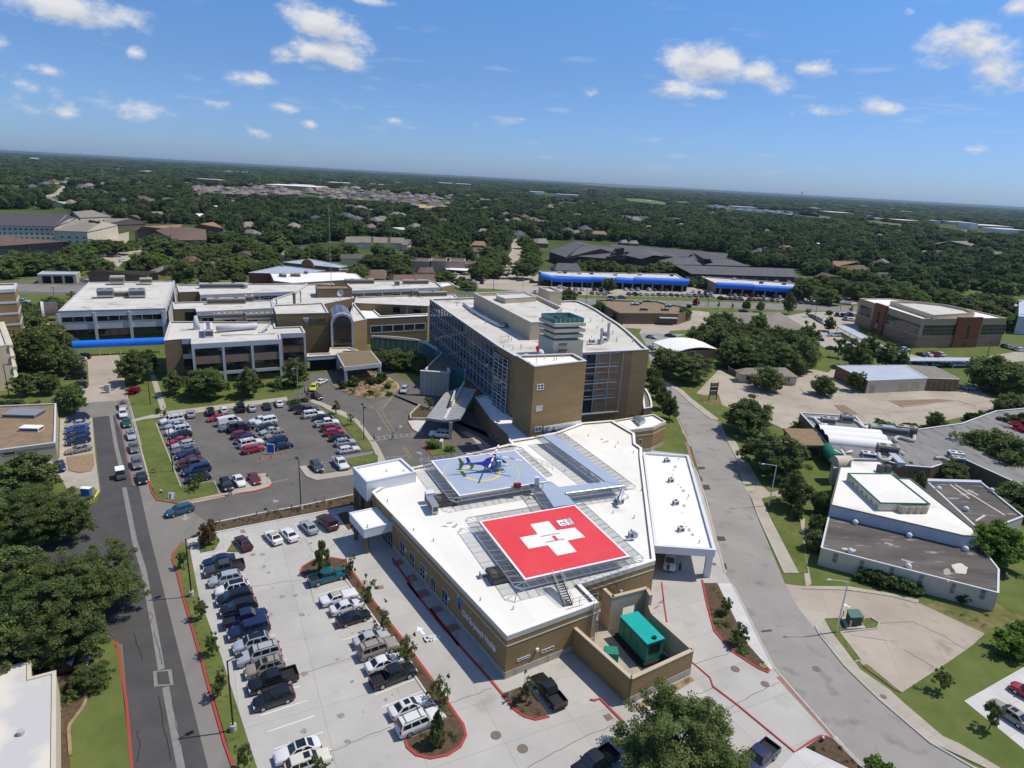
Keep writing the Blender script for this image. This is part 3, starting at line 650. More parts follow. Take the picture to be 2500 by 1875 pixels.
sht('visitor_car_park',[K(110,300),K(330,235),K(1290,108),F(1430,1150),F(1480,1005),F(1740,985),F(1830,955),Gg(60,985),Gg(200,990),Gg(470,1120),Gg(1000,1400),Gg(1270,1659),L(1480,480),L(600,690),K(1890,952),K(1000,1128),K(600,1212),K(330,1030),K(600,980),K(350,885)],.026,m_asph)
sht('emergency_car_park',[K(385,1345),K(500,1325),K(650,1288),K(1340,1160),K(1900,1050),L(300,900),L(1450,480),MM(780,540),MM(1215,590),MM(1300,760),MM(1440,1250),MM(1550,1659),S(1190,260),S(1440,760),S(1560,900),S(2000,1400),S(2230,1640),S(2420,1850),O(1870,1870),O(1810,1658),O(1560,880),O(1400,450),O(1335,110)],.030,m_conc)
sht('tan_forecourt',pl(I,[0,720,150,560,310,640,700,560,950,560,1110,700,1900,690,2030,770,2000,830,1700,900,1400,960,1200,930,700,905,600,965,540,935,180,800,90,740]),.016,m_tan)
sht('tan_lot',pl(T,[40,0,200,20,450,45,1040,110,1280,180,1860,450,1740,560,1480,740,1110,980,750,720,560,440,640,440,890,400,905,355,830,310,410,320,345,440,170,240]),.020,m_tan)
sht('white_car_park',pl(T,[1675,1055,2212,750,2600,560,2700,1700,2212,1490]),.022,m_cw)
sht('clinic_parking',pl(H,[1770,430,1960,450,1960,560,1890,600,1600,620,1600,690,1460,660,1330,640,1350,600,1180,590,1180,550]),.012,m_tan)
sht('medical_parking',pl(I,[650,190,760,170,1080,170,1100,300,1300,420,1500,470,1900,480,2212,430,2212,500,1890,530,1440,520,1100,400,860,420,700,260,520,190]),.013,m_co)
sht('tree_side_parking',pl(D,[150,1150,330,1110,560,1150,860,1170,1300,1225,2212,1255,2212,1390,1900,1345,1750,1305,1300,1245,760,1200,700,1262,300,1262,180,1240]),.012,m_tan)
sht('right_driveway',pl(MM,[1720,880,1870,860,1950,930,2212,880,2212,940,1930,985,1800,1005]),.028,m_tan)
PW=.13
sht('pavement',pl(E,[1330,955,1376,955,1508,1335,1450,1342]),.03,m_walk)
sht('pavement',pl(K,[-120,285,0,252,210,204,1290,72,1300,106,330,236,0,276,-120,305]),PW,m_walk)
sht('pavement',pl(F,[1495,1255,1535,1235,1860,1372,1965,1450])+pl(L,[170,380,270,510,335,640,345,700,270,700,262,620,205,500,120,370])+pl(F,[1915,1455,1830,1405]),PW,m_walk)
sht('pavement',pl(K,[310,1028,420,1000,690,946,770,930,830,905,1040,766,1100,760,1160,850,1130,880,1010,915,430,1034]),PW,m_walk)
sht('parking_island',pl(K,[1410,700,1470,690,1520,742,1600,772,1880,725,1892,770,1560,818,1470,785]),PW,m_walk)
sht('pavement',pl(T,[335,385,412,322,480,440,620,620,740,780,1000,960,1130,1080,1480,1380,1620,1440,2040,1690,1925,1690,1380,1436,905,1036,605,750]),PW,m_walk)
sht('pavement',pl(T,[270,25,640,30,1000,90,1265,150,1255,180,1020,118,620,60,200,50]),PW,m_walk)
sht('pavement',pl(MM,[1805,1010,1875,990,1965,1180,2212,1659,2090,1659,1850,1150]),PW,m_walk)
sht('pavement',pl(MM,[1545,420,1640,470,1720,610,1830,790,1870,860,1720,860,1650,600]),PW,m_walk)
sht('pavement',pl(H,[1430,950,1480,985,1560,1065,1720,1155,1800,1230,2050,1420,1980,1420,1820,1300,1680,1170,1540,1090]),PW,m_walk)
sht('pavement',pl(N,[150,980,240,980,235,1150,250,1320,300,1570,250,1600,215,1330,150,1150]),.03,m_walk)
sht('pavement',pl(S,[925,0,1050,0,1190,260,1320,530,1440,760,1395,780,1190,540,1090,330,985,120]),.06,m_cw)
sht('pavement',pl(S,[1620,1522,1725,1480,2150,1680,2150,1850,1300,1850,1500,1659]),.06,m_cw)
sht('pavement',pl(S,[1990,1370,2240,1640,2200,1670,1960,1395]),.06,m_cw)
sht('paver_band',pl(S,[1452,840,1500,835,1992,1365,1950,1388]),.040,m_pink)
for fr,q in((S,[(1375,740),(1420,735),(1440,758),(1395,765)]),(S,[(2020,1460),(2060,1440),(2100,1475),(2060,1490)]),(P,[(500,348),(540,342),(555,372),(515,378)]),(P,[(1870,640),(1960,605),(1985,650),(1905,680)]),(P,[(1985,770),(2070,740),(2110,795),(2025,825)]),(P,[(2090,905),(2180,885),(2212,935),(2130,965)]),(Q,[(1700,75),(1800,50),(1850,100),(1750,130)]),(Q,[(1840,225),(1930,195),(1970,245),(1880,275)]),(Q,[(1980,385),(2080,355),(2125,405),(2030,440)]),(Rr,[(140,395),(240,360),(285,405),(190,440)]),(P,[(1740,850),(1790,845),(1800,875),(1750,885)]),(MM,[(1150,370),(1195,365),(1210,400),(1170,410)]),(MM,[(1190,475),(1215,470),(1275,700),(1250,705)]),(O,[(1330,95),(1390,85),(1395,100),(1335,108)])):
 PK=globals().get('PK',.044)+.0006;sht('paver_patch',pl(fr,q),PK,m_pink)
def bed(name,pts,m,z=.14,kr=None,kw=.24,closed=True):return sht(name,pts,z,m)
bed('grass_verge',pl(O,[800,780,835,860,925,1658,945,1870,480,1870,490,1400,530,1310,600,1210,600,1030,540,900,600,720]),m_lawn)
bed('mulch_bed',pl(O,[395,960,520,940,540,1030,600,1040,600,1210,530,1310,490,1400,500,1870,388,1870]),m_mulch,.16)
bed('grass_verge',pl(O,[1228,140,1285,75,1330,112,1400,470,1560,880,1720,1420,1810,1658,1872,1870,1712,1870,1648,1658,1248,270,1220,190]),m_grass)
bed('grass_verge',pl(J,[1218,480,1410,470,1640,1060,1930,1015,1975,1130,1600,1212,1415,1183,1350,1030]),m_grass)
bed('grass_verge',pl(K,[1560,132,1650,182,1830,262,1930,332,2000,432,2070,545,1990,558,1860,405,1750,262]),m_grass)
bed('grass_verge',pl(K,[1830,642,2072,582,2112,602,2112,650,1882,700]),m_grass)
bed('planting_bed',pl(K,[600,1222,1000,1136,1420,1060,1890,960,2030,935,2010,1030,1890,1048,1360,1150,650,1288]),m_mulch)
bed('planting_bed',pl(K,[495,1300,640,1290,690,1370,640,1450,515,1475]),m_grass)
bed('planting_bed',pl(K,[750,1465,800,1385,850,1470]),m_dg)
bed('planting_bed',pl(K,[1745,1130,1830,1105,1900,1230,1850,1270]),m_mulch)
bed('planting_bed',[P(1050,735),P(1065,680),P(1160,625),P(1320,602),P(1440,622),P(1590,832),P(1680,962),P(1940,1300),P(2190,1640),Q(1900,920),Q(2080,1190),Q(1985,1205),Q(1860,1060),Q(1710,840),Q(1600,690),Q(1380,370),P(1600,990),P(1510,850),P(1440,770),P(1095,775)],m_mulch)
bed('planting_bed',pl(Q,[1830,1325,1985,1215,2082,1192,2140,1272,2162,1370,2112,1470,2000,1542,1850,1572,1720,1542,1640,1472,1625,1412]),m_mulch,.145)
bed('planting_bed',pl(Rr,[650,1000,800,940,900,970,1060,1170,1040,1212,930,1216,820,1182,730,1100]),m_mulch)
bed('planting_bed',pl(S,[795,0,925,0,985,120,1090,330,1190,540,1392,770,1380,797,1300,762,1050,602,900,422,840,202]),m_mulch)
bed('planting_bed',pl(S,[1725,1475,1870,1377,1960,1392,2212,1652,2160,1685]),m_mulch)
bed('gravel_bed',pl(S,[130,1122,680,832,720,872,590,952,350,1082,150,1152]),m_stone,.06)
bed('planting_bed',pl(Gg,[-100,1010,0,1000,180,1040,262,1100,275,1142,200,1212,0,1232,-180,1190,-330,1110]),m_stone)
bed('grass_verge',pl(L,[690,512,780,472,920,500,1000,572,762,604]),m_lawn)
bed('pavement',pl(Gg,[350,1432,520,1417,460,1545,395,1505]),m_cw,PW)
bed('pavement',pl(Gg,[830,1528,900,1536,1010,1590,1100,1665,1020,1700,940,1600]),m_walk,PW)
bed('planting_bed',pl(J,[600,800,840,770,850,870,820,925,720,942,620,920]),m_stone)
bed('grass_verge',pl(J,[600,1085,840,1070,880,1110,760,1225,600,1250]),m_dg)
bed('grass_verge',pl(J,[500,450,540,445,535,800,490,800]),m_lawn)
bed('grass_verge',pl(MM,[1315,60,1490,45,1530,165,1380,155]),m_dg,.05)
bed('grass_verge',pl(MM,[1880,985,2000,960,2212,1100,2300,1659,2215,1659]),m_grass,.05)
bed('grass_verge',pl(I,[760,550,800,380,940,440,950,520,890,580]),m_lawn,.05)
bed('grass_verge',pl(T,[412,318,555,312,600,400,890,360,880,395,560,432,750,685,690,700,500,460]),m_grass,.12)
bed('grass_verge',pl(T,[750,740,800,730,1110,985,1050,960]),m_dg,.12)
bed('earth_bed',pl(I,[1295,770,1640,760,1760,770,1390,815]),m_gv,.10)
bed('earth_bed',pl(I,[930,800,1000,800,1090,860,1010,875]),m_gv,.10)
bed('dry_verge',pl(T,[1265,185,1900,150,2212,300,2212,420,1860,450]),m_dg,.012)
sht('far_field',pl(C,[420,680,640,685,870,720,860,742,640,718,480,700]),.5,m_field)
sht('far_field',pl(C,[1860,790,2212,815,2212,850,1930,820]),.5,m_field)
sht('far_field',pl(C,[60,545,500,565,900,590,880,598,400,580,60,556]),.5,m_dg)
sht('far_field',pl(D,[0,415,280,440,520,490,480,500,200,470,0,440]),.5,m_field)
sht('far_field',pl(D,[620,500,800,510,1150,545,1120,562,800,525]),.5,m_field)
sht('far_field',pl(B,[250,440,430,445,420,470,260,465]),.5,m_field)
sht('far_earthwork',pl(B,[855,550,1080,560,1100,580,900,575]),.5,mat('bare_earth',(.42,.30,.16),(.5,.36,.18),.05))
sht('wood_clearing',pl(D,[1170,720,1310,725,1280,748,1180,745]),.5,m_field)
sht('wood_clearing',pl(A,[1270,440,1420,445,1400,470,1290,465]),.5,m_field)
sht('far_left_street',pl(A,[200,560,230,510,360,480,420,430,480,425,450,460,400,490,280,520,250,560]),.5,m_tan)
kerb('kerb',pl(O,[795,772,825,800,842,880,890,1200,930,1658,952,1870]),m_red)
kerb('kerb',pl(O,[1285,70,1225,140,1214,190,1244,270,1300,490,1420,900,1500,1200,1580,1480,1643,1658,1712,1870]),m_red)
kerb('kerb',pl(K,[-170,-20,-60,400,55,830]),m_kerb)
kerb('kerb',pl(K,[55,830,75,930,125,1002,310,1034,700,966,1010,920,1130,886,1168,845]),m_red)
kerb('kerb',pl(E,[1155,1235,1210,1430,1270,1659]),m_kerb)
kerb('kerb',pl(K,[115,310,340,880,640,830,690,945]),m_kerb,.2)
kerb('kerb',pl(K,[590,1214,1000,1130,1420,1053,1890,953]),m_cw,.3)
kerb('kerb',pl(K,[650,1292,1360,1154,1890,1054]),m_cw,.3)
kerb('kerb',[P(1095,778),P(1050,735),P(1065,680),P(1160,622),P(1320,599),P(1440,618),P(1590,832),P(1680,962),P(1940,1300),Q(1900,920),Q(2082,1190),Q(2142,1272),Q(2165,1370),Q(2115,1472),Q(2000,1546),Q(1850,1576),Q(1720,1546),Q(1638,1475),Q(1622,1412)],m_red,.3)
kerb('kerb',[P(1440,772),P(1600,990),Q(1380,370),Q(1600,692),Q(1710,842),Q(1860,1062),Q(1985,1208)],m_cw,.25)
kerb('kerb',pl(P,[1870,600,2000,790,2110,960])+pl(Q,[1640,0,1790,185,1960,400,2100,560])+pl(Rr,[0,230,300,600,560,890,660,1010,750,1130,850,1200,950,1228,1070,1200]),m_red,.28)
kerb('kerb',pl(Rr,[1440,1050,1480,1055,1530,1040,1640,1150,1740,1250]),m_red,.3)
kerb('kerb',pl(S,[790,-30,815,100,838,202,898,424,1048,606,1300,768,1380,802,1398,775]),m_red,.28)
kerb('kerb',pl(S,[690,705,780,780,860,850,888,930]),m_red,.15)
kerb('kerb',pl(S,[888,930,1100,1090,1620,1520,1740,1440,1850,1375,1930,1382]),m_red,.2)
kerb('kerb',pl(L,[760,606,720,560,690,512,720,480,790,470]),m_red,.25)
kerb('kerb',pl(Gg,[275,1142,262,1100,180,1040]),m_py,.2)
kerb('kerb',pl(Gg,[465,1548,395,1508,350,1432,365,1400]),m_red,.22)
kerb('kerb',pl(Gg,[830,1525,900,1550,1000,1610,1060,1680]),m_red,.2)
kerb('kerb',pl(T,[1950,1740,1750,1655,1370,1436,900,1036,600,746,370,456,335,385,412,318]),m_kerb,.3)
kerb('kerb',pl(S,[2240,1645,2000,1404,1500,835,1440,762,1320,533,1190,262,1060,0]),m_kerb,.3,.10)
kerb('kerb',pl(MM,[1218,600,1300,760,1380,1000,1440,1250,1550,1659]),m_kerb,.3,.10)
kerb('kerb',pl(H,[1640,1330,1690,1450,1790,1659]),m_kerb,.3,.12)
kerb('kerb',pl(MM,[1800,1005,1850,1150,2085,1659]),m_kerb,.3)
kerb('kerb',pl(MM,[1500,300,1550,430,1650,610,1720,860]),m_kerb,.3)
kerb('kerb',pl(J,[760,1228,850,1165,885,1110]),m_py,.3)
kerb('kerb',pl(T,[560,440,750,690,690,705]),m_kerb,.2)
kerb('kerb',pl(T,[560,440,890,404,908,355,830,306]),m_kerb,.2)
kerb('kerb',pl(I,[1295,768,1390,812,1760,770,1890,808]),m_kerb,.3)
kerb('kerb',pl(I,[700,688,745,730,1150,705,1310,722]),m_kerb,.25)
kerb('kerb',pl(K,[1408,700,1470,787,1560,822,1892,772]),m_kerb,.2)
kerb('stone_edging',catmull(pl(O,[605,1040,606,1120,600,1210,535,1310,488,1380,492,1480,498,1580]),5),m_stone,.35,.32)
PZ=.052
a,b=Q(320,1190),Q(735,1055);dv=Q(375,1343)-a;d=d_st=xy(b-a).normalized();dv=dv-V3((d.x,d.y,0))*(dv.x*d.x+dv.y*d.y)
a1=P(255,920);step=2.74;dirr=(xy(a1)-xy(a)).normalized()
lines=[]
for k in range(-3,15):
 q=xy(a)+dirr*step*k;lines.append([q,q+d*5.3])
paint('parking_lines',lines,m_wp,.14,PZ)
lines=[];a2,b2=Q(1345,1003),Q(1000,425);st=(xy(b2)-xy(a2))/6.0;dd=(xy(Q(1705,865))-xy(Q(1345,1003)))
for k in range(-2,11):q=xy(a2)+st*k;lines.append([q,q+dd])
paint('parking_lines',lines,m_wp,.14,PZ)
def htc(q,n,m=m_wp,w=.10,edge=True):
 p00,p10,p11,p01=[xy(p)for p in q];ls=[[p00,p01],[p10,p11]]if edge else[]
 for k in range(n):
  t0,t1=k/n,min(1,(k+1.6)/n);ls.append([p00 .lerp(p01,t0),p10 .lerp(p11,t1)])
 paint('hatched_bay',ls,m,w,PZ)
htc(pl(P,[580,385,700,365,770,505,630,525]),7)
htc(pl(P,[1000,285,1040,280,1130,415,1040,435]),6)
htc(pl(P,[1340,220,1380,210,1450,345,1385,350]),6)
paint('parking_lines',[pl(P,[435,415,500,545]),pl(P,[860,355,930,450])],m_wp,.1,PZ)
htc(pl(K,[1600,660,1690,640,1740,725,1640,760]),5,m_faint)
htc(pl(K,[1800,610,2050,560,2080,580,1830,620]),7,m_faint)
htc(pl(Gg,[0,1290,210,1210,150,1290,90,1360]),6,m_faint,.12)
mb=MB();ed=pl(Gg,[0,1300,70,1340,130,1430,195,1525,232,1520,160,1410,118,1340,240,1180])
paint('yellow_lane_lines',[ed[:5],ed[4:]],m_yp,.13,PZ)
paint('yellow_lane_lines',[[Gg(85,1365).lerp(Gg(195,1525),t),Gg(122,1345).lerp(Gg(232,1520),t)]for t in(0,.15,.3,.45,.6,.75,.9)],m_yp,.12,PZ)
cwk=[(30,1578),(480,1535)],[(50,1610),(500,1552)]
paint('crosswalk',[pl(Gg,cwk[0]),pl(Gg,cwk[1])]+[[Gg(*cwk[0][0]).lerp(Gg(*cwk[0][1]),t/9),Gg(*cwk[1][0]).lerp(Gg(*cwk[1][1]),t/9)]for t in range(10)],m_faint,.22,PZ)
paint('yellow_lane_lines',[pl(L,[487,518,510,516,580,632,556,634,487,518])]+[[L(487,518).lerp(L(556,634),t),L(510,516).lerp(L(580,632),t)]for t in(.2,.4,.6,.8)],m_yp,.12,PZ)
paint('lane_line',[pl(K,[1165,840,1305,812]),pl(L,[340,618,545,600])],m_faint,.2,PZ)
def arrow(fr,tip,tail,m,name='lane_arrow',w=.5,z=PZ):
 a,b=xy(fr(*tip)),xy(fr(*tail));d=(a-b);l=d.length;d.normalize();n=V3((-d.y,d.x));mb=MB()
 mb.pz([a,a-d*l*.45+n*w*1.6,a-d*l*.45+n*w*.5,b+n*w*.5,b-n*w*.5,a-d*l*.45-n*w*.5,a-d*l*.45-n*w*1.6],z-.006,z)
 return tag(mb.bd(name,m),kind='structure')
arrow(P,(2098,1218),(2160,1290),m_pw,'one_way_arrow',.38,.058)
for tip,tail in(((620,565),(665,590)),((285,340),(275,375)),((475,325),(470,350))):arrow(L,tip,tail,m_faint)
arrow(K,(1210,1020),(1170,1000),m_faint);arrow(T,(580,185),(650,215),m_wp,w=.35)
arrow(K,(380,1190),(375,1120),m_faint,'painted_stop_mark',.5)
paint('lane_line',[pl(T,[650,462,980,512])],m_faint,.14,PZ)
htc(pl(L,[155,640,350,600,360,640,170,690]),1,m_faint)
def disc(name,fr,x,y,r,m,z):
 mb=MB();p=fr(x,y);mb.cyl(p,r,z-.02,z,20);return tag(mb.bd(name,m),kind='structure')
m_iron=mat('cast_iron',(.16,.13,.11),(.22,.17,.14),4,.8)
for fr,x,y,r in((Rr,592,1367,.62),(Rr,833,1488,.62),(S,1087,771,.6),(S,1355,906,.55),(S,1338,745,.5),(S,1820,770,.55),(MM,1447,1577,.45),(MM,1165,551,.35),(MM,1100,437,.35),(T,945,1025,.4)):disc('manhole_cover',fr,x,y,r,m_iron,.062 if fr is not T else.15)
disc('manhole_cover',S,1338,745,.5,m_stone,.17)
sht('drain_grate',pl(Rr,[1555,1190,1610,1170,1650,1215,1595,1240]),.05,m_iron)
for fr,q in((MM,[(1340,860),(1400,862),(1420,905),(1355,910)]),(MM,[(1305,700),(1365,700),(1370,722),(1310,725)]),(MM,[(1325,785),(1340,790),(1350,830),(1330,832)]),(MM,[(1368,975),(1385,985),(1400,1055),(1382,1055)]),(MM,[(1462,1325),(1540,1328),(1558,1365),(1485,1370)]),(MM,[(1530,1570),(1555,1568),(1570,1620),(1545,1622)]),(S,[(1315,425),(1410,412),(1422,430),(1325,440)]),(S,[(1045,0),(1075,0),(1088,30),(1060,34)])):
 sht('asphalt_patch',pl(fr,q),.034,m_asph_d)
def crack(fr,pts,m,w=.05,z=.037,j=.25):
 p=catmull([xy(q)for q in pl(fr,pts)],5);p=[v+V3((rng.uniform(-j,j),rng.uniform(-j,j)))for v in p]
 mb=MB();strip(mb,p,w,z-.006,z);tag(mb.bd('pavement_crack',m),kind='structure')
for fr,pts,m in((O,[(940,700),(975,800),(1000,900)],m_bk),(O,[(1085,700),(1130,860),(1140,930)],m_bk),(O,[(1115,1150),(1150,1350),(1200,1600)],m_bk),(O,[(960,1400),(985,1520),(970,1620)],m_bk),(O,[(1200,1100),(1230,1300),(1280,1500)],m_asph_d),(O,[(1050,560),(1075,600),(1060,640)],m_bk),(P,[(1090,430),(1130,500),(1160,550)],m_asph),(P,[(1310,500),(1380,450),(1460,370)],m_asph),(P,[(1040,700),(1080,790),(1140,900),(1160,980),(1190,1040)],m_asph),(P,[(560,865),(800,830),(1060,795)],m_asph),(Rr,[(160,1090),(370,1010),(560,940)],m_asph),(Rr,[(880,1659),(1120,1520),(1420,1370),(1720,1250)],m_asph),(S,[(730,725),(1040,625)],m_asph),(S,[(760,1000),(890,935)],m_asph),(S,[(1030,1120),(1300,980),(1480,890)],m_asph),(Q,[(950,1520),(1200,1410),(1500,1290)],m_asph),(Q,[(560,860),(900,740),(1140,670)],m_asph),(T,[(910,360),(1220,345)],m_asph),(T,[(1220,345),(1500,480),(1680,590)],m_asph),(T,[(1140,600),(1400,750)],m_asph),(I,[(1120,860),(1500,840),(1990,770)],m_asph_d),(I,[(560,800),(930,840)],m_yp),(I,[(555,860),(700,880)],m_asph_d)):
 crack(fr,pts,m,.09 if fr in(I,T)else.07,.037,.12)
 # the hospital
def hit(w,fr,x,y):
 0
 p=fr(x,y,0);o=V3((0,0,HC));d=p-o
 den=w.n.x*d.x+w.n.y*d.y;t=((w.a.x-o.x)*w.n.x+(w.a.y-o.y)*w.n.y)/den;q=o+d*t
 return(xy(q)-w.a).dot(w.t),q.z
def wwin(w,par,fr,x0,y0,x1,y1,**k):
 u0,za=hit(w,fr,x0,y0);u1,zb=hit(w,fr,x1,y1)
 u0,u1=sorted((u0,u1));z0,z1=sorted((za,zb));return w.wn(par,u0,u1,z0,z1,**k)
def text_mesh(body,size,m,name,parent,at,t,up,ex=.04,align='LEFT',spacing=1.0,bold=0.0):
 0
 cu=bpy.data.curves.new(name,'FONT');cu.body=body;cu.size=size;cu.extrude=ex;cu.align_x=align;cu.space_character=spacing;cu.offset=bold
 o=bpy.data.objects.new(name,cu);sc.collection.objects.link(o);bpy.context.view_layer.update()
 me=bpy.data.meshes.new_from_object(o.evaluated_get(bpy.context.evaluated_depsgraph_get()));bpy.data.objects.remove(o);bpy.data.curves.remove(cu)
 t=V3(t).normalized();up=V3(up).normalized();n=t.cross(up);off=WLOC.get(parent.name,V3())if parent else V3()
 M=Matrix((t,up,n)).transposed();at=V3(at)
 for v in me.vertices:v.co=at+M@v.co-off
 me.materials.clear();me.materials.append(m)
 o=bpy.data.objects.new(name,me);sc.collection.objects.link(o)
 if parent:o.parent=parent;WLOC[o.name]=off
 return o
def Z(pts,z):return[(p[0],p[1],z)for p in pts]
# emergency department
ERZ=6.6
er_pts=[Rr(695,470,ERZ),Rr(1515,170,ERZ),V(1178,1000,ERZ)]+pl(MM,[921,1541,800,600,800,530,742,490,735,400,670,362,530,281,262,303],ERZ)+pl(L,[1870,390,1640,436,1452,466,1480,498],ERZ)+[U(1340,190,ERZ),U(285,452,ERZ)]+pl(L,[572,706,215,925,265,985,402,1128],ERZ)
er=bldg('emergency_building','low tan brick emergency department with a white roof under two rooftop helipads','hospital',er_pts,ERZ,0,m_b,m_roofw,m_r2,.40,.45)
EC=cen(er_pts)
W_w,W_s,W_e=Wall(er_pts[-1],er_pts[0],EC),Wall(er_pts[0],er_pts[1],EC),Wall(er_pts[2],er_pts[3],EC)
for w in(W_w,W_s,W_e):
 w.part(er,'fascia_band',m_cr,(0,w.len,5.85,ERZ-.1,-.01,.045));w.part(er,'stone_course',m_cr,(0,w.len,4.95,5.1,-.01,.06));w.part(er,'stone_plinth',m_stonewall,(0,w.len,0,1.05,-.01,.07))
W_n=Wall(er_pts[1],er_pts[2],EC+V3((-40,0)));W_n.part(er,'fascia_band',m_cr,(0,W_n.len,5.85,ERZ-.1,-.01,.045))
wwin(W_s,er,Rr,785,700,895,640,nx=3,fm=m_wh);wwin(W_s,er,Rr,1005,625,1112,560,nx=3,fm=m_wh)
for q in((P,1945,580,1985,478),(P,2030,680,2072,578),(P,2122,782,2168,685),(Rr,-90,0,-42,-110),(Rr,8,90,52,-20),(Rr,108,200,160,92)):wwin(W_w,er,*q,nx=2,nz=2,fm=m_alum)
wwin(W_w,er,L,290,1370,405,1300,nx=5,nz=2,fm=m_alum,name='entrance_glazing')
for fr,x,y in((Rr,960,590),):
 u,z=hit(W_s,fr,x,y);W_s.part(er,'wall_light',m_wh,(u-.2,u+.2,z-.15,z+.2,0,.3))
for fr,x,y in((P,2000,525),(P,2180,735),(Rr,175,135),(Rr,385,360),(Rr,582,590)):
 u,z=hit(W_w,fr,x,y);W_w.part(er,'wall_light',m_wh,(u-.15,u+.15,z-.2,z+.2,0,.2))
u,z=hit(W_e,Rr,1713,65);W_e.part(er,'wall_light',m_wh,(u-.2,u+.2,z-.15,z+.2,0,.3))
u0,z0=hit(W_w,Rr,292,262);u1,z1=hit(W_w,Rr,590,575)
sg=thg('wall_sign','white raised hospital lettering and blue green star emblem on the emergency wall','sign',W_w.at(u0,z0))
tl=text_mesh('CHI St. Joseph Health',1.35,m_text_w,'lettering',sg,W_w.at(u0,(z0+z1)/2-.45,.05),(W_w.t.x,W_w.t.y,0),(0,0,1),.05)
wd=max(v.co.dot(V3((W_w.t.x,W_w.t.y,0)))for v in tl.data.vertices)-min(v.co.dot(V3((W_w.t.x,W_w.t.y,0)))for v in tl.data.vertices)
sx=(u1-u0)/wd
for v in tl.data.vertices:
 o_=W_w.at(u0,0)-WLOC[sg.name];k=(v.co-o_).dot(V3((W_w.t.x,W_w.t.y,0)));v.co+=V3((W_w.t.x,W_w.t.y,0))*(k*(sx-1))
ue,ze=hit(W_w,Rr,266,165)
for nm,m,pts in(('emblem_star',mat('emblem_blue',(.03,.25,.52),None),[(0,1.25),(.28,.4),(.85,.3),(.45,-.15),(.6,-.85),(0,-.45),(-.6,-.85),(-.45,-.15),(-.85,.3),(-.28,.4)]),('emblem_cross',mat('emblem_green',(.20,.48,.16),None),[(-.95,.65),(-.15,1.4),(.02,1.15),(-.32,.5),(-.8,.42)]),('emblem_figure',mat('emblem_navy',(.01,.03,.16),None),[(-.2,-.1),(.2,-.1),(.24,-1.1),(0,-1.35),(-.24,-1.1)])):
 mb=MB();k=.05 if nm=='emblem_star' else.07
 mb.hexa if 0 else None
 f0=[W_w.at(ue+x*.85,ze+y*.85,k)for x,y in pts];b0=[W_w.at(ue+x*.85,ze+y*.85,0)for x,y in pts];n=len(pts);mb.face(f0)
 for i in range(n):mb.face([b0[i],b0[(i+1)%n],f0[(i+1)%n],f0[i]])
 mb.bd(nm,m,sg,cleanup=True)
nw=pl(L,[45,705,475,622,612,745,165,835],8.3)
nb=bldg('entrance_block','white walled box on brick columns at the corner of the emergency building','building',nw,8.3,4.4,m_wh,m_r2,m_wh,.35,.3)
mb=MB();inn=ins(nw,.5)
mb.pz(ins(nw,2.2),0,4.42);mb.bd('recessed_wall',m_b,nb)
for k in(0,3):
 mb=MB();mb.box(inn[k].x-.55,inn[k].x+.55,inn[k].y-.55,inn[k].y+.55,0,4.42);mb.bd('column',m_bd,nb)
w=Wall(nw[0],nw[3],cen(nw));mb=MB();w.slab(mb,w.len*.35,w.len*.5,0,4.42,-.9,-.1);mb.bd('column',m_bd,nb)
wi=Wall(ins(nw,2.2)[0],ins(nw,2.2)[3],cen(nw));wi.wn(nb,.6,wi.len-.6,.3,4.0,nx=4,nz=2,name='glazing')
cp=pl(L,[10,1120,282,1062,432,1205,142,1276],4.75)
cb=thg('entrance_canopy','flat white canopy over the emergency walk-in entrance','canopy',(*cen(cp),0))
mb=MB();mb.pz(cp,3.35,4.75);mb.bd('fascia',m_wh,cb)
mb=MB();mb.pz(ins(cp,.3),4.76,4.79);mb.bd('deck',m_r2,cb)
k=MB();o2,i2=ins(cp,-.02),ins(cp,.28)
for i in range(4):j=(i+1)%4;k.hexa(Z((o2[i],o2[j],i2[j],i2[i]),4.75),Z((o2[i],o2[j],i2[j],i2[i]),4.95))
k.bd('parapet_coping',m_wh,cb)
for q,wd_ in((0,.3),(3,.3)):
 c_=ins(cp,.8)[q];mb=MB();mb.box(c_.x-.3,c_.x+.3,c_.y-.3,c_.y+.3,0,3.36);mb.bd('post',m_bd,cb)
amb=pl(MM,[812,568,1220,597,1465,1450,916,1412],5.6)
am=bldg('ambulance_canopy','long white roofed drive-through ambulance canopy beside the street','canopy',amb,5.6,4.3,m_wh,m_r2,m_wh,.4,.4)
mb=MB();mb.pz(ins(amb,.05),4.28,4.45);mb.bd('soffit',m_ow,am)
we=Wall(amb[1],amb[2],cen(amb))
for f in(.03,.33,.66,.97):
 mb=MB();we.slab(mb,we.len*f-.5,we.len*f+.5,0,4.3,-1.05,-.05);mb.bd('column',m_wh if f>.9 else m_bd,am)
mb=MB();we.slab(mb,0,we.len*.55,0,4.3,-.5,-.25);mb.bd('screen_wall',m_bd,am)
ex=pl(MM,[532,283,905,225,1018,290,908,342,690,370],6.3)
an=bldg('brick_annex','angled tan brick annex with a skylight beside the emergency roof','building',ex,6.3,0,m_b,m_r2,m_cr,.35,.35)
for i in(1,2,3):
 w=Wall(ex[i],ex[(i+1)%5],cen(ex));w.part(an,'fascia_band',m_cr,(0,w.len,5.6,6.22,-.01,.045));w.part(an,'stone_course',m_cr,(0,w.len,4.5,4.66,-.01,.05));w.part(an,'stone_plinth',m_stonewall,(0,w.len,0,1,-.01,.06))
w=Wall(ex[3],ex[4],cen(ex));wwin(w,an,MM,770,500,800,450,nx=1)
sk=pl(MM,[722,243,772,234,836,270,782,300],7.0)
mb=MB();s_=thg('skylight','grey glazed skylight box on the annex roof','skylight',(*cen(sk),5.95));mb.pz(sk,5.95,6.9);mb.bd('curb',m_sl,s_)
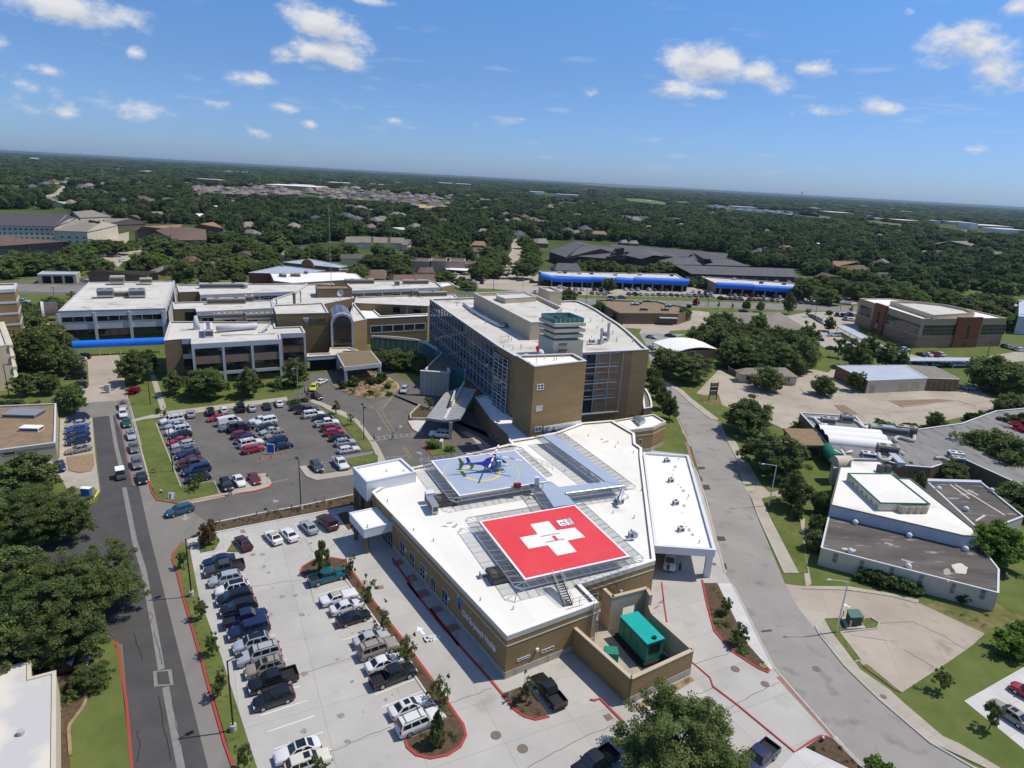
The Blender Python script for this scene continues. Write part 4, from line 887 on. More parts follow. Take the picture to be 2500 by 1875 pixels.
mb=MB();mb.pz(ins(sk,.12),6.9,7.05);mb.bd('pane',m_glass_p,s_)
lk_=pl(L,[1145,72,1215,55,1330,100,1452,245,1584,340,1652,434,1452,467,1440,408,1288,268],5.2)
ln=bldg('link_corridor','low white roofed corridor stepping along the curved drive below the glass building','building',lk_,5.2,0,m_bd,m_r2,m_wh,.25,.3)
w=Wall(lk_[7],lk_[8],cen(lk_))
for q in((1300,405,1318,470),(1335,430,1355,505)):wwin(w,ln,L,q[0],q[3],q[2],q[1],nx=1,nz=2)
# brick stair tower
TZ=22.0
tp=[Gg(1495,940,TZ),Gg(1962,888,TZ),Gg(1842,822,TZ),Gg(1326,838,TZ)]
tw=bldg('brick_tower','tall plain tan brick tower with a white roof in front of the glass building','tower',tp,TZ,0,m_b,m_r2,m_cp,.55,.5)
wt=Wall(tp[0],tp[1],cen(tp))
wwin(wt,tw,Gg,1515,1150,1575,1097,nx=2,nz=2,fm=m_wh,bar=.18);wwin(wt,tw,Gg,1506,1343,1564,1290,nx=1,fm=m_wh,gm=m_cr);wwin(wt,tw,Gg,1495,1530,1554,1478,nx=2,fm=m_wh,gm=m_glass_p,bar=.15)
u0,za=hit(wt,Gg,1575,1550);u1,zb=hit(wt,Gg,1648,1470);wt.part(tw,'service_door',m_unit,(u0,u1,za,zb,-.01,.05))
u0,za=hit(wt,Gg,1590,1505);wt.part(tw,'satellite_bracket',m_sl,(u0,u0+.9,za,za+.7,.05,.35))
u0,za=hit(wt,Gg,1660,1490);wt.part(tw,'meter_box',m_ut,(u0,u0+.35,za-.4,za+.4,0,.25))
mb=MB();wt.slab(mb,wt.len*.25,wt.len,ERZ-.4,ERZ+.8,0,.12);mb.bd('flashing',m_r2,tw)
ws=thg('windsock','red windsock on a thin pole on the brick tower roof','windsock',Gg(1507,925,21.5))
pz=Gg(1507,925,21.5);mb=MB();mb.tube([pz,pz+V3((0,0,4.3))],.06,6);mb.bd('pole',m_sl,ws)
mb=MB();mb.tube([pz+V3((0,0,4.25)),pz+V3((.12,.1,3.7)),pz+V3((.2,.15,2.9))],[.42,.36,.18],10);mb.bd('sock',mat('red_fabric',(.62,.02,.02),None),ws)
def vent(fr,x,y,z,h=.9,r=.16,label='',kind='vent_pipe',group=None):
 p=fr(x,y,z);mb=MB();mb.cyl(p,r,z,z+h,10);o=mb.bd(kind,m_unit);return tag(o,label,'vent',group)
d_=Gg(1545,830,21.5);mb=MB()
mb.tube([d_,d_+V3((0,0,.5)),d_+V3((0,0,1.0)),d_+V3((0,0,1.3))],[.95,.9,.6,.1],16);tag(mb.bd('white_dome',m_wh,smooth=True),'white radome behind the windsock on the brick tower roof','dome')
d_=Gg(1417,845,21.5);mb=MB();mb.tube([d_,d_+V3((0,0,.35)),d_+V3((0,0,.55))],[.8,.75,.3],12);tag(mb.bd('roof_vent',m_unit,smooth=True),'grey domed vent at the left edge of the brick tower roof','vent')
for k,(x,y)in enumerate(((1585,870),(1670,885),(1690,880),(1750,860),(1845,850))):vent(Gg,x,y,21.5,.9,.09,'thin white vent pipe on the brick tower roof',group='thin vent pipes on the brick tower roof')
# glass fronted main building
MZ=20.5
mp_=[Gg(550,331,MZ),Gg(1168,757,MZ),Gg(1327,850,MZ),H(822,815,MZ),H(1190,798,MZ),H(1418,785,MZ)]+pl(H,[1372,752,1300,682,1230,620,1150,556,1060,500,950,428,868,385,790,352,722,344,640,348],MZ)+[Gg(1400,330,MZ),Gg(948,318,MZ)]
mbd=bldg('hospital_main_building','four storey hospital wing with a dark curtain wall, curved edge and pale roof','hospital',mp_,MZ,0,m_bd,m_rd,m_cp,.5,.6)
MC=cen(mp_)
wl=Wall(mp_[0],mp_[1],MC)
m_mul=mat('blue_grey_mullion',(.34,.37,.42),None,rough=.4)
def curtain(w,par,u0,u1,z0,z1,nx,zs,gm=m_glass_b,bar=.11,name='curtain_wall',double=True):
 mb=MB();w.slab(mb,u0,u1,z0,z1,-.02,.05);g=mb.bd(name,gm,par)
 f=MB()
 for i in range(nx+1):
  u=u0+(u1-u0)*i/nx;w.slab(f,u-bar/2,u+bar/2,z0,z1,.05,.16)
  if double and i<nx:w.slab(f,u+.55,u+.55+bar*.4,z0,z1,.05,.11);w.slab(f,u+.95,u+.95+bar*.4,z0,z1,.05,.11)
 for z,t in zs:w.slab(f,u0,u1,z-t/2,z+t/2,.05,.14)
 f.bd('mullions',m_mul,g);return g
zz=[]
for fl in range(4):
 b0=5.4+fl*3.75;zz+=[(b0,.30),(b0+.85,.07),(b0+2.6,.07)]
curtain(wl,mbd,.8,wl.len-.4,5.3,MZ-.3,21,zz+[(MZ-.35,.2)])
wf=Wall(mp_[3],mp_[5],MC)
u1_,zb_=hit(wf,H,1140,1338);u0_,_=hit(wf,H,815,1370);ut,zt_=hit(wf,H,1190,800)
curtain(wf,mbd,.05,ut,zb_,MZ-.25,3,[(zb_+.1,.3),(zb_+3.9,.30),(zb_+4.7,.08),(zb_+6.4,.08),(zb_+8.1,.30),(zb_+8.9,.08),(zb_+10.9,.08),(zb_+12.4,.30),(zb_+13.3,.08),(MZ-.4,.2)],m_glass_b,.17)
wf.part(mbd,'window_sill',m_wh,(0,ut+.2,zb_-.22,zb_,-.01,.25));wf.part(mbd,'brick_pier',m_b,(ut,wf.len,zb_-1.5,MZ-.3,-.01,.10));wf.part(mbd,'base_wall',m_bd,(0,wf.len,0,zb_-.2,-.01,.05))
wb2=Wall(mp_[1],mp_[2],MC);wb2 .part(mbd,'brick_pier',m_b,(0,wb2 .len,0,MZ-.3,-.01,.10))
bay=[Gg(1135,812,18.8),Gg(1253,886,18.8),Gg(1281,880,18.8)];b4=V3(bay[2])+V3(bay[0])-V3(bay[1])
bay=[xy(p)for p in bay]+[xy(b4)];bc=cen(bay)
mb=MB();mb.pz(bay,4.6,18.8);g=mb.bd('glass_stair_bay',m_glass_b,mbd);f=MB()
for i,n in((0,3),(1,2)):
 w=Wall(bay[i],bay[i+1],bc)
 for k in range(n+1):w.slab(f,w.len*k/n-.07,w.len*k/n+.07,4.6,18.9,0,.12)
 for k in range(15):z=4.7+k*1.01;w.slab(f,0,w.len,z-(.12 if k%4==0 else.05),z+(.12 if k%4==0 else.05),0,.10)
f.bd('mullions',m_alum,g)
pod=pl(H,[1372,1318,1447,1306,1443,1255,1425,1195,1390,1140,1350,1130],4.4)
bldg('curved_podium','narrow curved podium roof with a white edge at the foot of the main building','building',pod,4.4,0,m_bd,m_terrace,m_wh,.35,.4)
RZ=MZ-.5
ph_=[Gg(948,276,24.9),Gg(1460,541,24.9),Gg(1560,538,24.9),Gg(1745,408,24.9),Gg(1512,300,24.9),Gg(1412,261,24.9)]
pn=bldg('penthouse_screen','long beige plant room screen standing on the main building roof','building',ph_,24.9,RZ,m_bg,m_rd,m_cp,1.1,.35)
sub=[Gg(1165,300,25.6),Gg(1232,322,25.6),Gg(1510,305,25.6),Gg(1412,268,25.6),Gg(1150,280,25.6)]
bldg('plant_room','low beige plant room inside the roof screen','building',sub,25.4,23.7,m_bg,m_rd,m_cp,.3,.3)
bk=[Gg(1530,222,24.8),Gg(1630,263,24.8),Gg(1743,262,24.8),Gg(1640,222,24.8)]
bldg('lift_housing','plain beige lift housing at the back of the main roof','building',bk,24.8,RZ,m_bg,m_rd,m_cp,.6,.3)
ft_=Gg(1668,700,24.9);lf=Gg(1533,640,24.9);rt_=Gg(1936,690,24.9);bkp=xy(lf)+xy(rt_)-xy(ft_)
sq=[xy(lf),xy(ft_),xy(rt_),bkp];st_=thg('louvred_tower','square cream tower with stacked ledges and a teal glass crown on the main roof','tower',(*cen(sq),RZ))
mb=MB();mb.pz(sq,RZ-.5,24.6);mb.bd('wall',m_cr,st_)
w=Wall(sq[1],sq[2],cen(sq))
for q in((1710,752,1788,726),(1706,805,1784,780)):
 u0,za=hit(w,Gg,q[0],q[1]);u1,zb=hit(w,Gg,q[2],q[3]);w.part(st_,'louvre',m_gv,(u0,u1,za,zb,-.01,.05))
cr_=ins(sq,1.0);zc=24.6
for k in range(4):
 mb=MB();mb.pz(ins(cr_,-.05),zc,zc+.62);
 if k<3:mb.bd('glass_band',m_glass_t,st_)
 if k<3:
  mb=MB();mb.pz(ins(sq,-.15 if k else.1),zc+.62,zc+1.42);mb.bd('ledge',m_cr,st_)
 zc+=1.42
zc-=1.42
gl=MB();gw_=ins(sq,.25)
for i in range(4):gl.hexa(Z((gw_[i],gw_[(i+1)%4],ins(gw_,.08)[(i+1)%4],ins(gw_,.08)[i]),zc),Z((gw_[i],gw_[(i+1)%4],ins(gw_,.08)[(i+1)%4],ins(gw_,.08)[i]),zc+1.15))
gg=gl.bd('glass_crown',m_glass_t,st_);fr_=MB()
for i in range(4):
 w=Wall(gw_[i],gw_[(i+1)%4],cen(gw_))
 for k in range(7):w.slab(fr_,w.len*k/6-.05,w.len*k/6+.05,zc,zc+1.2,0,.07)
fr_.bd('mullions',m_alum,gg)
mb=MB();mb.pz(ins(sq,1.2),zc,zc+.25);mb.bd('deck',m_glass_t,st_);mb=MB();mb.pz(ins(sq,2.3),zc+.25,zc+.8);mb.bd('hatch',m_signdk,st_)
# clutter on the main roof
def acu(name,p,ang,l,w,h,label,m=None,fans=2,legs=.0,group=None,cat='air conditioner'):
 t=thg(name,label,cat,p,group);c,s=cos(ang),sin(ang);m=m or m_unit
 T_=lambda x,y,z:V3((p[0]+x*c-y*s,p[1]+x*s+y*c,p[2]+z))
 def bx(mb,x0,x1,y0,y1,z0,z1):mb.hexa([T_(x0,y0,z0),T_(x1,y0,z0),T_(x1,y1,z0),T_(x0,y1,z0)],[T_(x0,y0,z1),T_(x1,y0,z1),T_(x1,y1,z1),T_(x0,y1,z1)])
 mb=MB();bx(mb,-l/2,l/2,-w/2,w/2,legs,h);mb.bd('housing',m,t,bevel=.03)
 mb=MB();bx(mb,-l/2+.15,l/2-.15,-w/2-.015,w/2+.015,legs+h*.2,legs+(h-legs)*.75);bx(mb,-l/2-.015,l/2+.015,-w/2+.15,w/2-.15,legs+h*.2,legs+(h-legs)*.75);mb.bd('grille',m_ud,t)
 for k in range(fans):
  q=T_(-l/2+l*(k+.5)/fans,0,0);mb=MB();mb.tube([(q.x,q.y,q.z+h-.02),(q.x,q.y,q.z+h+.07)],min(l/fans,w)*.36,14);mb.bd('fan',m_ud,t)
 if legs:
  mb=MB()
  for x in(-l/2+.1,l/2-.2):
   for y in(-w/2+.1,w/2-.2):bx(mb,x,x+.1,y,y+.1,0,legs)
  mb.bd('stand',m_sl,t)
 return t
def duct(name,pts,r,m,label,cat='duct',group=None):
 mb=MB();mb.tube(catmull(pts,5)if len(pts)>2 else pts,r,10);return tag(mb.bd(name,m,smooth=True),label,cat,group)
for k,(x,y,s_,h)in enumerate(((1010,725,1.5,1.6),(1030,700,1.7,2.6),(985,735,1.1,1.3),(905,740,1.3,1.5))):
 p=H(x-5,y,RZ);lab=['white exhaust box beside the tall roof stacks','largest white exhaust box behind the tall roof stacks','white exhaust box under the shorter roof stack','small white exhaust box left of the roof stacks'][k]
 acu('exhaust_unit',p,AX,s_,s_*.9,h,lab,m_wh,0,.4)
for x,y,h,lab in((1042,715,5.2,'taller grey exhaust stack on the main roof'),(982,740,4.4,'shorter grey exhaust stack on the main roof')):
 p=H(x,y,RZ);mb=MB();mb.tube([p,p+V3((0,0,h*.8)),p+V3((0,0,h*.8)),p+V3((0,0,h))],[.38,.34,.42,.42],12);tag(mb.bd('exhaust_stack',m_unit),lab,'exhaust stack')
p0=Gg(855,375,RZ+.5);duct('roof_duct',[p0,Gg(950,450,RZ+.5),Gg(1150,560,RZ+.5),Gg(1230,578,RZ+.5)],.45,m_sl,'long grey duct lying along the foot of the beige roof screen')
acu('roof_fan_unit',Gg(1228,585,RZ),AX,2.2,1.4,1.1,'grey fan unit at the end of the long roof duct',m_sl,1)
for fr,x,y in((Gg,730,345),(Gg,795,395),(Gg,875,435),(Gg,1050,560),(Gg,1260,695),(Gg,1285,705),(Gg,1370,785),(Gg,1300,790),(Gg,1215,770),(H,900,690),(H,890,540),(H,950,600),(H,1090,650),(H,1125,720),(H,760,440),(H,650,370),(H,1270,720),(H,860,750),(H,1000,540)):
 vent(fr,x,y,RZ,rng.uniform(.7,1.5),.11,'thin pale vent pipe on the main building roof',group='vent pipes on the main building roof')
 # terrace with a curved glass wall, stone entrance and metal canopy
cv=catmull([V3(p)for p in pl(Gg,[24,668,200,673,400,694,520,728,600,772,645,800,656,826,630,850,570,908,512,970],5.6)],4)
terr=[xy(p)for p in cv]+[xy(Gg(722,985,5.6)),xy(Gg(985,962,5.6))]+[wl.at((xy(Gg(985,962,5.6))-wl.a).dot(wl.t),0,-.2),wl.at(0,0,-.2)]
t_=thg('terrace_building','low terrace roofed in brown pavers behind a curved glass wall','building',(*cen(terr),0))
mb=MB();mb.pz([xy(p)for p in terr],5.2,5.5);mb.bd('deck',m_terrace,t_)
mb=MB();strip(mb,cv,.5,5.15,5.85);mb.bd('parapet_coping',m_cp,t_)
mb=MB();strip(mb,cv,.25,1.0,5.15);gl_=mb.bd('curved_glass_wall',m_glass_t,t_)
mb=MB();strip(mb,cv,.35,0,1.0);mb.bd('base_wall',m_terrace,t_)
mb=MB()
for i in range(0,len(cv)):q=cv[i];mb.box(q[0]-.16,q[0]+.16,q[1]-.16,q[1]+.16,1,5.15)
mb.bd('mullions',m_g,gl_)
s1=[Gg(465,975,7.2),Gg(722,992,7.2)];s2=[Gg(858,962,7.2),Gg(984,968,7.2)]
se=thg('stone_entrance','pale stone panelled entrance walls between the terrace and the glass building','building',s1[1].xy.to_3d())
for nm,q in(('stone_wall',s1),('stone_wall',s2),('stone_return',[s1[1],Gg(715,950,7.2)])):
 mb=MB();strip(mb,q,.7,0,7.1);o=mb.bd(nm,m_stonewall,se);mb=MB();strip(mb,q,.86,7.1,7.25);mb.bd('coping',m_cp,o)
mb=MB();strip(mb,[Gg(740,958,7.0),Gg(860,960,7.0)],.2,0,6.9);mb.bd('entrance_glazing',m_glass_t,se)
bf=thg('butterfly_canopy','folded ribbed metal canopy with a white spine over the main drop-off','canopy',(*xy(Gg(720,1300,4.8)),0))
qL=[Gg(518,1402,5.3),Gg(688,1425,4.7),Gg(830,1120,4.7),Gg(686,1178,5.3)];qR=[Gg(688,1425,4.7),Gg(822,1408,5.3),Gg(975,1145,5.3),Gg(830,1120,4.7)]
for q in(qL,qR):
 mb=MB();dn=V3((0,0,.55));mb.hexa([p-dn for p in q],q);o=mb.bd('roof_wing',mat('grey_metal_sheet',(.30,.31,.32),(.35,.36,.37),.5,.6),bf)
 mb=MB();n=16
 for k in range(1,n):mb.bar(q[0].lerp(q[3],k/n)+V3((0,0,.03)),q[1].lerp(q[2],k/n)+V3((0,0,.03)),.10,.07)
 mb.bd('ribs',m_unit,o)
sp0,sp1=Gg(682,1420,4.7),Gg(860,1085,4.7);mb=MB();mb.bar(sp0,sp1,.55,.7);mb.bd('spine_beam',m_cp,bf)
a_,b_=Gg(742,1312,4.9),Gg(775,1215,4.9);mb=MB();mb.bar(a_+V3((0,0,.9)),b_+V3((0,0,.9)),.35,1.9);mb.bd('sign_fin',m_cr,bf)
for x,y in((740,1440),(850,1230)):
 p=Gg(x,y,4.3);mb=MB();mb.box(p.x-.4,p.x+.4,p.y-.4,p.y+.4,0,4.3);mb.bd('post',m_stonewall,bf)
pw=pl(Gg,[460,1280,378,1360,376,1400,545,1405],.7);pt=thg('stone_planter','low stone walled planter beside the metal canopy','planter',(*cen(pw),0))
mb=MB();strip(mb,pw,.45,0,.75);mb.bd('wall',m_stonewall,pt);mb=MB();mb.pz(pw+pl(Gg,[560,1330],.5),0,.5);mb.bd('soil',m_mulch,pt)
# older hospital wings
def block(name,label,pts,z1,wall,roof,cop=None,z0=0,ph=.4,cw=.4,cat='building',group=None):return bldg(name,label,cat,pts,z1,z0,wall,roof,cop or m_cp,ph,cw,group)
FZ=12.0
fb_=pl(F,[185,705,343,692,432,689,430,737,1238,692,1229,643,1458,635,1425,578,1190,587,1178,540,238,533],FZ)
fbk=block('clinic_wing','three storey wing with white frames, brown panels and ducts on its pale roof',fb_,FZ,m_bd,m_rd,m_ow)
FC_=cen(fb_)
w=Wall(fb_[4-1],fb_[4],FC_);L_=w.len
w.part(fbk,'roof_beam',m_ow,(0,L_,10.6,12,-.05,.25));w.part(fbk,'sill_beam',m_ow,(0,L_,2.6,3.5,-.05,.25))
for k in range(4):u=.35+(L_-.7)*k/3;w.part(fbk,'pillar',m_ow,(u-.35,u+.35,0,10.6,-.05,.30))
msp=mat('brown_spandrel',(.27,.19,.125),(.31,.22,.15),.5)
for k in range(3):
 u0,u1=.9+(L_-.7)*k/3,-.2+(L_-.7)*(k+1)/3;w.part(fbk,'spandrel',msp,(u0-.1,u1+.1,6.0,8.2,0,.12))
 for z0,z1 in((8.3,10.5),(3.6,5.9),(.3,2.5)):w.wn(fbk,u0,u1,z0,z1,m_bk,m_g,6,1,.07)
w=Wall(fb_[5],fb_[6],FC_);w.part(fbk,'roof_beam',m_ow,(0,w.len,10.6,12,-.05,.2));w.part(fbk,'pillar',m_ow,(0,.6,0,10.6,0,.2));w.part(fbk,'pillar',m_ow,(w.len-.6,w.len,0,10.6,0,.2))
for z0,z1 in((8.3,10.5),(3.6,5.9)):w.wn(fbk,.7,w.len-.7,z0,z1,m_bk,m_g,6,1,.07)
w=Wall(fb_[1],fb_[2],FC_)
for z0,z1 in((7.6,10.4),(3.0,6.0)):w.wn(fbk,.1,w.len-.1,z0,z1,m_bk,m_g,2,1,.07)
w.part(fbk,'roof_beam',m_ow,(0,w.len,10.5,12,-.05,.12));w.part(fbk,'floor_beam',m_ow,(0,w.len,6.1,7.5,-.05,.12))
lb=pl(E,[525,440,1487,415,1572,168,800,181],FZ)
lbk=block('white_wing','white three storey wing with blue barrel awning, farthest left of the hospital',lb,FZ,m_ow,m_rd,m_ow);LC=cen(lb)
w=Wall(lb[0],lb[1],LC)
for x0,x1 in((560,655),(662,756),(765,856),(878,970),(978,1070),(1078,1163),(1187,1276),(1284,1370),(1376,1462)):
 yy=492-(x0-560)*.033;wwin(w,lbk,E,x0,yy+52,x1,yy,nx=1,fm=m_ow)
for x0,x1,y0,y1 in((578,868,728,602),(892,1183,718,590),(1202,1478,705,577)):wwin(w,lbk,E,x0,y0,x1,y1,nx=3,nz=2,fm=m_signdk,gm=m_g,bar=.06)
for x in(872,1190,545,1484):u,z=hit(w,E,x,650);w.part(lbk,'pillar',m_ow,(u-.4,u+.4,0,11.2,0,.35))
w=Wall(lb[1],lb[2],LC)
for k in range(5):w.wn(lbk,2+k*9,9+k*9,8.3,10.3,m_ow,m_g,3,1)
def awning(name,pts,r,label,posts=0,m=None,group=None):
 0
 t=thg(name,label,'awning',pts[0],group);mb=MB();pts=[V3(p)for p in pts]
 for i in range(len(pts)-1):
  a,b=pts[i],pts[i+1];d=(b-a).normalized();n=V3((d.y,-d.x,0))
  if n.y>0:n=-n
  prof=[n*0+V3((0,0,r*1.15))]+[n*r*sin(R(q))+V3((0,0,r*1.15*cos(R(q))))for q in(18,36,54,72,90)]+[n*r+V3((0,0,-r*.45)),n*0+V3((0,0,-r*.45))]
  for j in range(len(prof)-1):mb.face([a+prof[j],a+prof[j+1],b+prof[j+1],b+prof[j]])
  mb.face([a+q for q in prof][::-1]);mb.face([b+q for q in prof])
 mb.bd('fabric',m or m_blue,t,cleanup=True)
 if posts:
  for k in range(posts):
   p=pts[0].lerp(pts[-1],(k+.5)/posts);mb=MB();q=p+n*r*.9;mb.tube([(q.x,q.y,0),(q.x,q.y,p.z)],.09,6);mb.bd('post',m_alum,t)
 return t
w=Wall(lb[0],lb[1],LC);a_,b_=E(655,752,3.3),E(1480,716,3.3);awning('barrel_awning',[a_,b_],1.35,'long blue barrel awning over the walk in front of the white wing',9)
bc_=thg('barrel_skylight','brown glazed barrel vault with a white end ring beside the white wing','skylight',E(450,470,7.2));p0,p1=E(405,465,7.2),E(530,458,7.2);mb=MB()
def half_barrel(mb,p0,p1,r,n=12,mi=0,up=1.0):
 d=(p1-p0).normalized();s=V3((d.y,-d.x,0));ps=[s*r*cos(pi*k/n)+V3((0,0,r*up*sin(pi*k/n)))for k in range(n+1)]
 for k in range(n):mb.face([p0+ps[k],p0+ps[k+1],p1+ps[k+1],p1+ps[k]],mi)
 mb.face([p0+q for q in ps][::-1],mi);mb.face([p1+q for q in ps],mi);return ps
half_barrel(mb,p0,p1,4.0);mb.bd('vault',m_glass_p if 0 else mat('bronze_glazing',(.10,.07,.055),(.14,.10,.08),.5,.2,.6),bc_,cleanup=True)
mb=MB();q=p0-(p1-p0).normalized()*.8;half_barrel(mb,q,p0,4.35);mb.bd('end_ring',m_ow,bc_,cleanup=True)
block('entrance_lobby','low white lobby under the barrel skylight beside the white wing',[E(360,548,5.5),E(535,582,5.5),E(540,515,5.5),E(440,508,5.5)],5.5,m_ow,m_gv,m_ow)
wa=pl(F,[275,424,470,418,478,446,1170,412,1160,340,262,362],FZ);wab=block('middle_wing','low brick wing with pale roof between the white wing and the logo block',wa,FZ,m_b,m_rd,m_ow)
w=Wall(wa[2],wa[3],cen(wa));w.part(wab,'roof_beam',m_ow,(0,w.len,10.4,12,-.05,.12))
for k in range(5):w.wn(wab,1.5+k*7.2,5.2+k*7.2,7.4,9.8,m_ow,m_g,2,1)
w=Wall(wa[0],wa[1],cen(wa));w.wn(wab,w.len-3.4,w.len-.2,7.2,10.8,m_bk,m_g,2,1);w.wn(wab,w.len-3.4,w.len-.2,3.2,6.4,m_bk,m_g,2,1)
wb_=pl(F,[320,270,500,264,512,294,1372,264,1480,190,300,205],FZ);wbb=block('rear_wing','rear brick wing with a row of windows behind the middle wing',wb_,FZ,m_bd,m_rd,m_ow)
w=Wall(wb_[2],wb_[3],cen(wb_));w.part(wbb,'roof_beam',m_ow,(0,w.len,10.6,12,-.05,.12))
for k in range(5):u=w.len*(k+.5)/5;w.wn(wbb,u-1.9,u+1.9,7.2,9.9,m_ow,m_g,2,1);w.part(wbb,'pillar',m_ow,(w.len*k/5-.2,w.len*k/5+.2,6,10.6,0,.12))
lkp=pl(F,[1175,404,1165,332,1376,266,1470,200,1700,190,1900,320,1600,380],FZ-.25);block('link_roof','pale link roof with stacks joining the middle and rear wings',lkp,FZ-.25,m_bd,m_rd,m_cp)
hb=[B(440,1132,FZ),B(1046,1110,FZ),B(1040,1085,FZ),B(962,1062,FZ),B(395,1066,FZ)]
hbb=block('rear_ward','rear ward with square windows and rusty roof units behind the arch',hb,FZ,m_b,m_rd,m_ow);w=Wall(hb[0],hb[1],cen(hb));w.part(hbb,'roof_beam',m_ow,(0,w.len,10.6,12,-.05,.12))
for k in range(5):u=w.len*(k+.45)/5;w.wn(hbb,u-1.7,u+1.7,7.4,9.9,m_ow,m_g,2,1);w.part(hbb,'pillar',m_ow,(w.len*k/5+4.9,w.len*k/5+5.3,6,10.6,0,.12))
block('end_stair_block','white topped brick stair block ending the rear ward',[B(1046,1108,FZ+.2),B(1132,1090,FZ+.2),B(1095,1074,FZ+.2),B(1010,1078,FZ+.2)],FZ+.2,m_b,m_r2,m_wh)
dp=[B(455,1215,FZ),B(950,1236,FZ),B(1150,1178,FZ),B(1130,1155,FZ),B(470,1175,FZ)]
dpb=block('east_ward','sunlit tan ward with paired windows left of the glass building',dp,FZ,m_b,m_rd,m_ow);w=Wall(dp[0],dp[1],cen(dp))
for x0,x1 in((718,765),(855,902)):wwin(w,dpb,B,x0,1280,x1,1245,nx=2,fm=m_bk)
for x in(812,):u,z=hit(w,B,x,1270);w.part(dpb,'pillar',m_ow,(u-.25,u+.25,4,11.3,0,.15))
fp=[B(440,1210,9.6),B(530,1322,9.6),B(950,1303,9.6),B(950,1286,9.6),B(634,1302,9.6),B(515,1196,9.6)]
fpb=block('gallery_block','white edged brown gallery with a window band between the arch and the glass building',fp,9.6,m_bd,m_r2,m_wh);w=Wall(fp[1],fp[2],cen(fp));wwin(w,fpb,B,566,1418,935,1352,nx=5,nz=1,fm=m_alum,gm=m_glass_b,bar=.3)
w=Wall(fp[0],fp[1],cen(fp))
lg=pl(F,[1196,466,1668,456,1616,366,1165,386],15.2)
lgb=block('logo_block','tall plain brick block carrying the dark medical centre sign beside the arch',lg,15.2,m_b,m_rd,m_ow);w=Wall(lg[0],lg[1],cen(lg))
u0,z0=hit(w,F,1492,525);u1,z1=hit(w,F,1650,525)
sg2=thg('wall_sign','dark lettering and pale shield emblem high on the logo block','sign',w.at(u0,z0))
text_mesh("St. Joseph",1.35,m_signdk,'lettering',sg2,w.at(u0,z0-.2,.04),(w.t.x,w.t.y,0),(0,0,1),.04);text_mesh('Regional Health Center',.62,m_signdk,'small_lettering',sg2,w.at(u0,z0-1.05,.04),(w.t.x,w.t.y,0),(0,0,1),.03)
ue,ze=hit(w,F,1465,520);mb=MB();pts=[(-.95,.75),(.95,.75),(.7,0),(0,-.9),(-.7,0)];f0=[w.at(ue+x,ze+y,.06)for x,y in pts];b0=[w.at(ue+x,ze+y,0)for x,y in pts];mb.face(f0)
for i in range(5):mb.face([b0[i],b0[(i+1)%5],f0[(i+1)%5],f0[i]])
em=mb.bd('shield_emblem',m_pw,sg2,cleanup=True);mb=MB();w.slab(mb,ue-.6,ue+.6,ze+.1,ze+.3,.06,.08);mb.face([w.at(ue-.4,ze,.08),w.at(ue+.4,ze,.08),w.at(ue,ze-.6,.08)]);mb.bd('emblem_lines',m_glass_p,em)
block('brick_plant_room','brown brick plant room behind the glazed barrel vault',pl(F,[1562,240,1878,236,1842,206,1548,206],15.0),15.0,m_bd,m_gv,m_bd,11)
ar=thg('arched_entrance','tall arched glass entrance with a glazed barrel vault behind it','entrance',(*xy(F(1790,770,4.5)),0))
a0,a1=xy(F(1690,770,4.5)),xy(F(1897,765,4.5));wA=Wall(a0,a1,a0+V3((0,30)));hw=wA.len/2;sz=16.2-hw
mb=MB();n=18;tk=.75
def arch_pts(r):return[(hw-r,4.3)]+[(hw-r*cos(pi*k/n),sz+r*sin(pi*k/n))for k in range(n+1)]+[(hw+r,4.3)]
oa,ia=arch_pts(hw),arch_pts(hw-tk)
for k in range(len(oa)-1):
 for d0,rev in((.9,False),(-.2,True)):mb.face([wA.at(*q,d0)for q in(oa[k],oa[k+1],ia[k+1],ia[k])])
 mb.face([wA.at(*oa[k],-.2),wA.at(*oa[k+1],-.2),wA.at(*oa[k+1],.9),wA.at(*oa[k],.9)]);mb.face([wA.at(*ia[k],.9),wA.at(*ia[k+1],.9),wA.at(*ia[k+1],-.2),wA.at(*ia[k],-.2)])
mb.bd('arch_frame',m_ow,ar,cleanup=True)
mb=MB();mb.face([wA.at(*q,.15)for q in ia]);g_=mb.bd('arch_glass',mat('bronze_glass',(.030,.018,.010),(.06,.038,.02),.4,.06,.8),ar);mb=MB()
for k in range(1,6):u=tk+(2*hw-2*tk)*k/6;zt=sz+math.sqrt(max(0,(hw-tk)**2-(u-hw)**2));wA.slab(mb,u-.04,u+.04,4.3,zt,.15,.22)
for k in range(1,11):z=4.3+k*1.1;dx=(hw-tk)if z<sz else math.sqrt(max(0,(hw-tk)**2-(z-sz)**2));wA.slab(mb,hw-dx,hw+dx,z-.04,z+.04,.15,.21)
mb.bd('mullions',m_bk,g_)
mid=wA.at(hw,sz,.2);back=mid-V3((wA.n.x,wA.n.y,0))*15;mb=MB();half_barrel(mb,mid,back,hw-.35,14);v_=mb.bd('barrel_vault',m_glass_b,ar,cleanup=True);mb=MB()
for t in(0,.2,.4,.6,.8,1):
 p=mid.lerp(back,t);s_=V3((wA.t.x,wA.t.y,0));mb.tube([p+s_*(hw-.3)*cos(pi*k/10)+V3((0,0,(hw-.3)*sin(pi*k/10)))for k in range(11)],.08,5)
for k in(2,4,6,8):o_=s_*(hw-.3)*cos(pi*k/10)+V3((0,0,(hw-.3)*sin(pi*k/10)));mb.tube([mid+o_,back+o_],.06,5)
mb.bd('glazing_bars',m_alum,v_)
mb=MB();wA.slab(mb,.1,2*hw-.1,0,sz,-15,-.3);mb.bd('side_walls',m_b,ar)
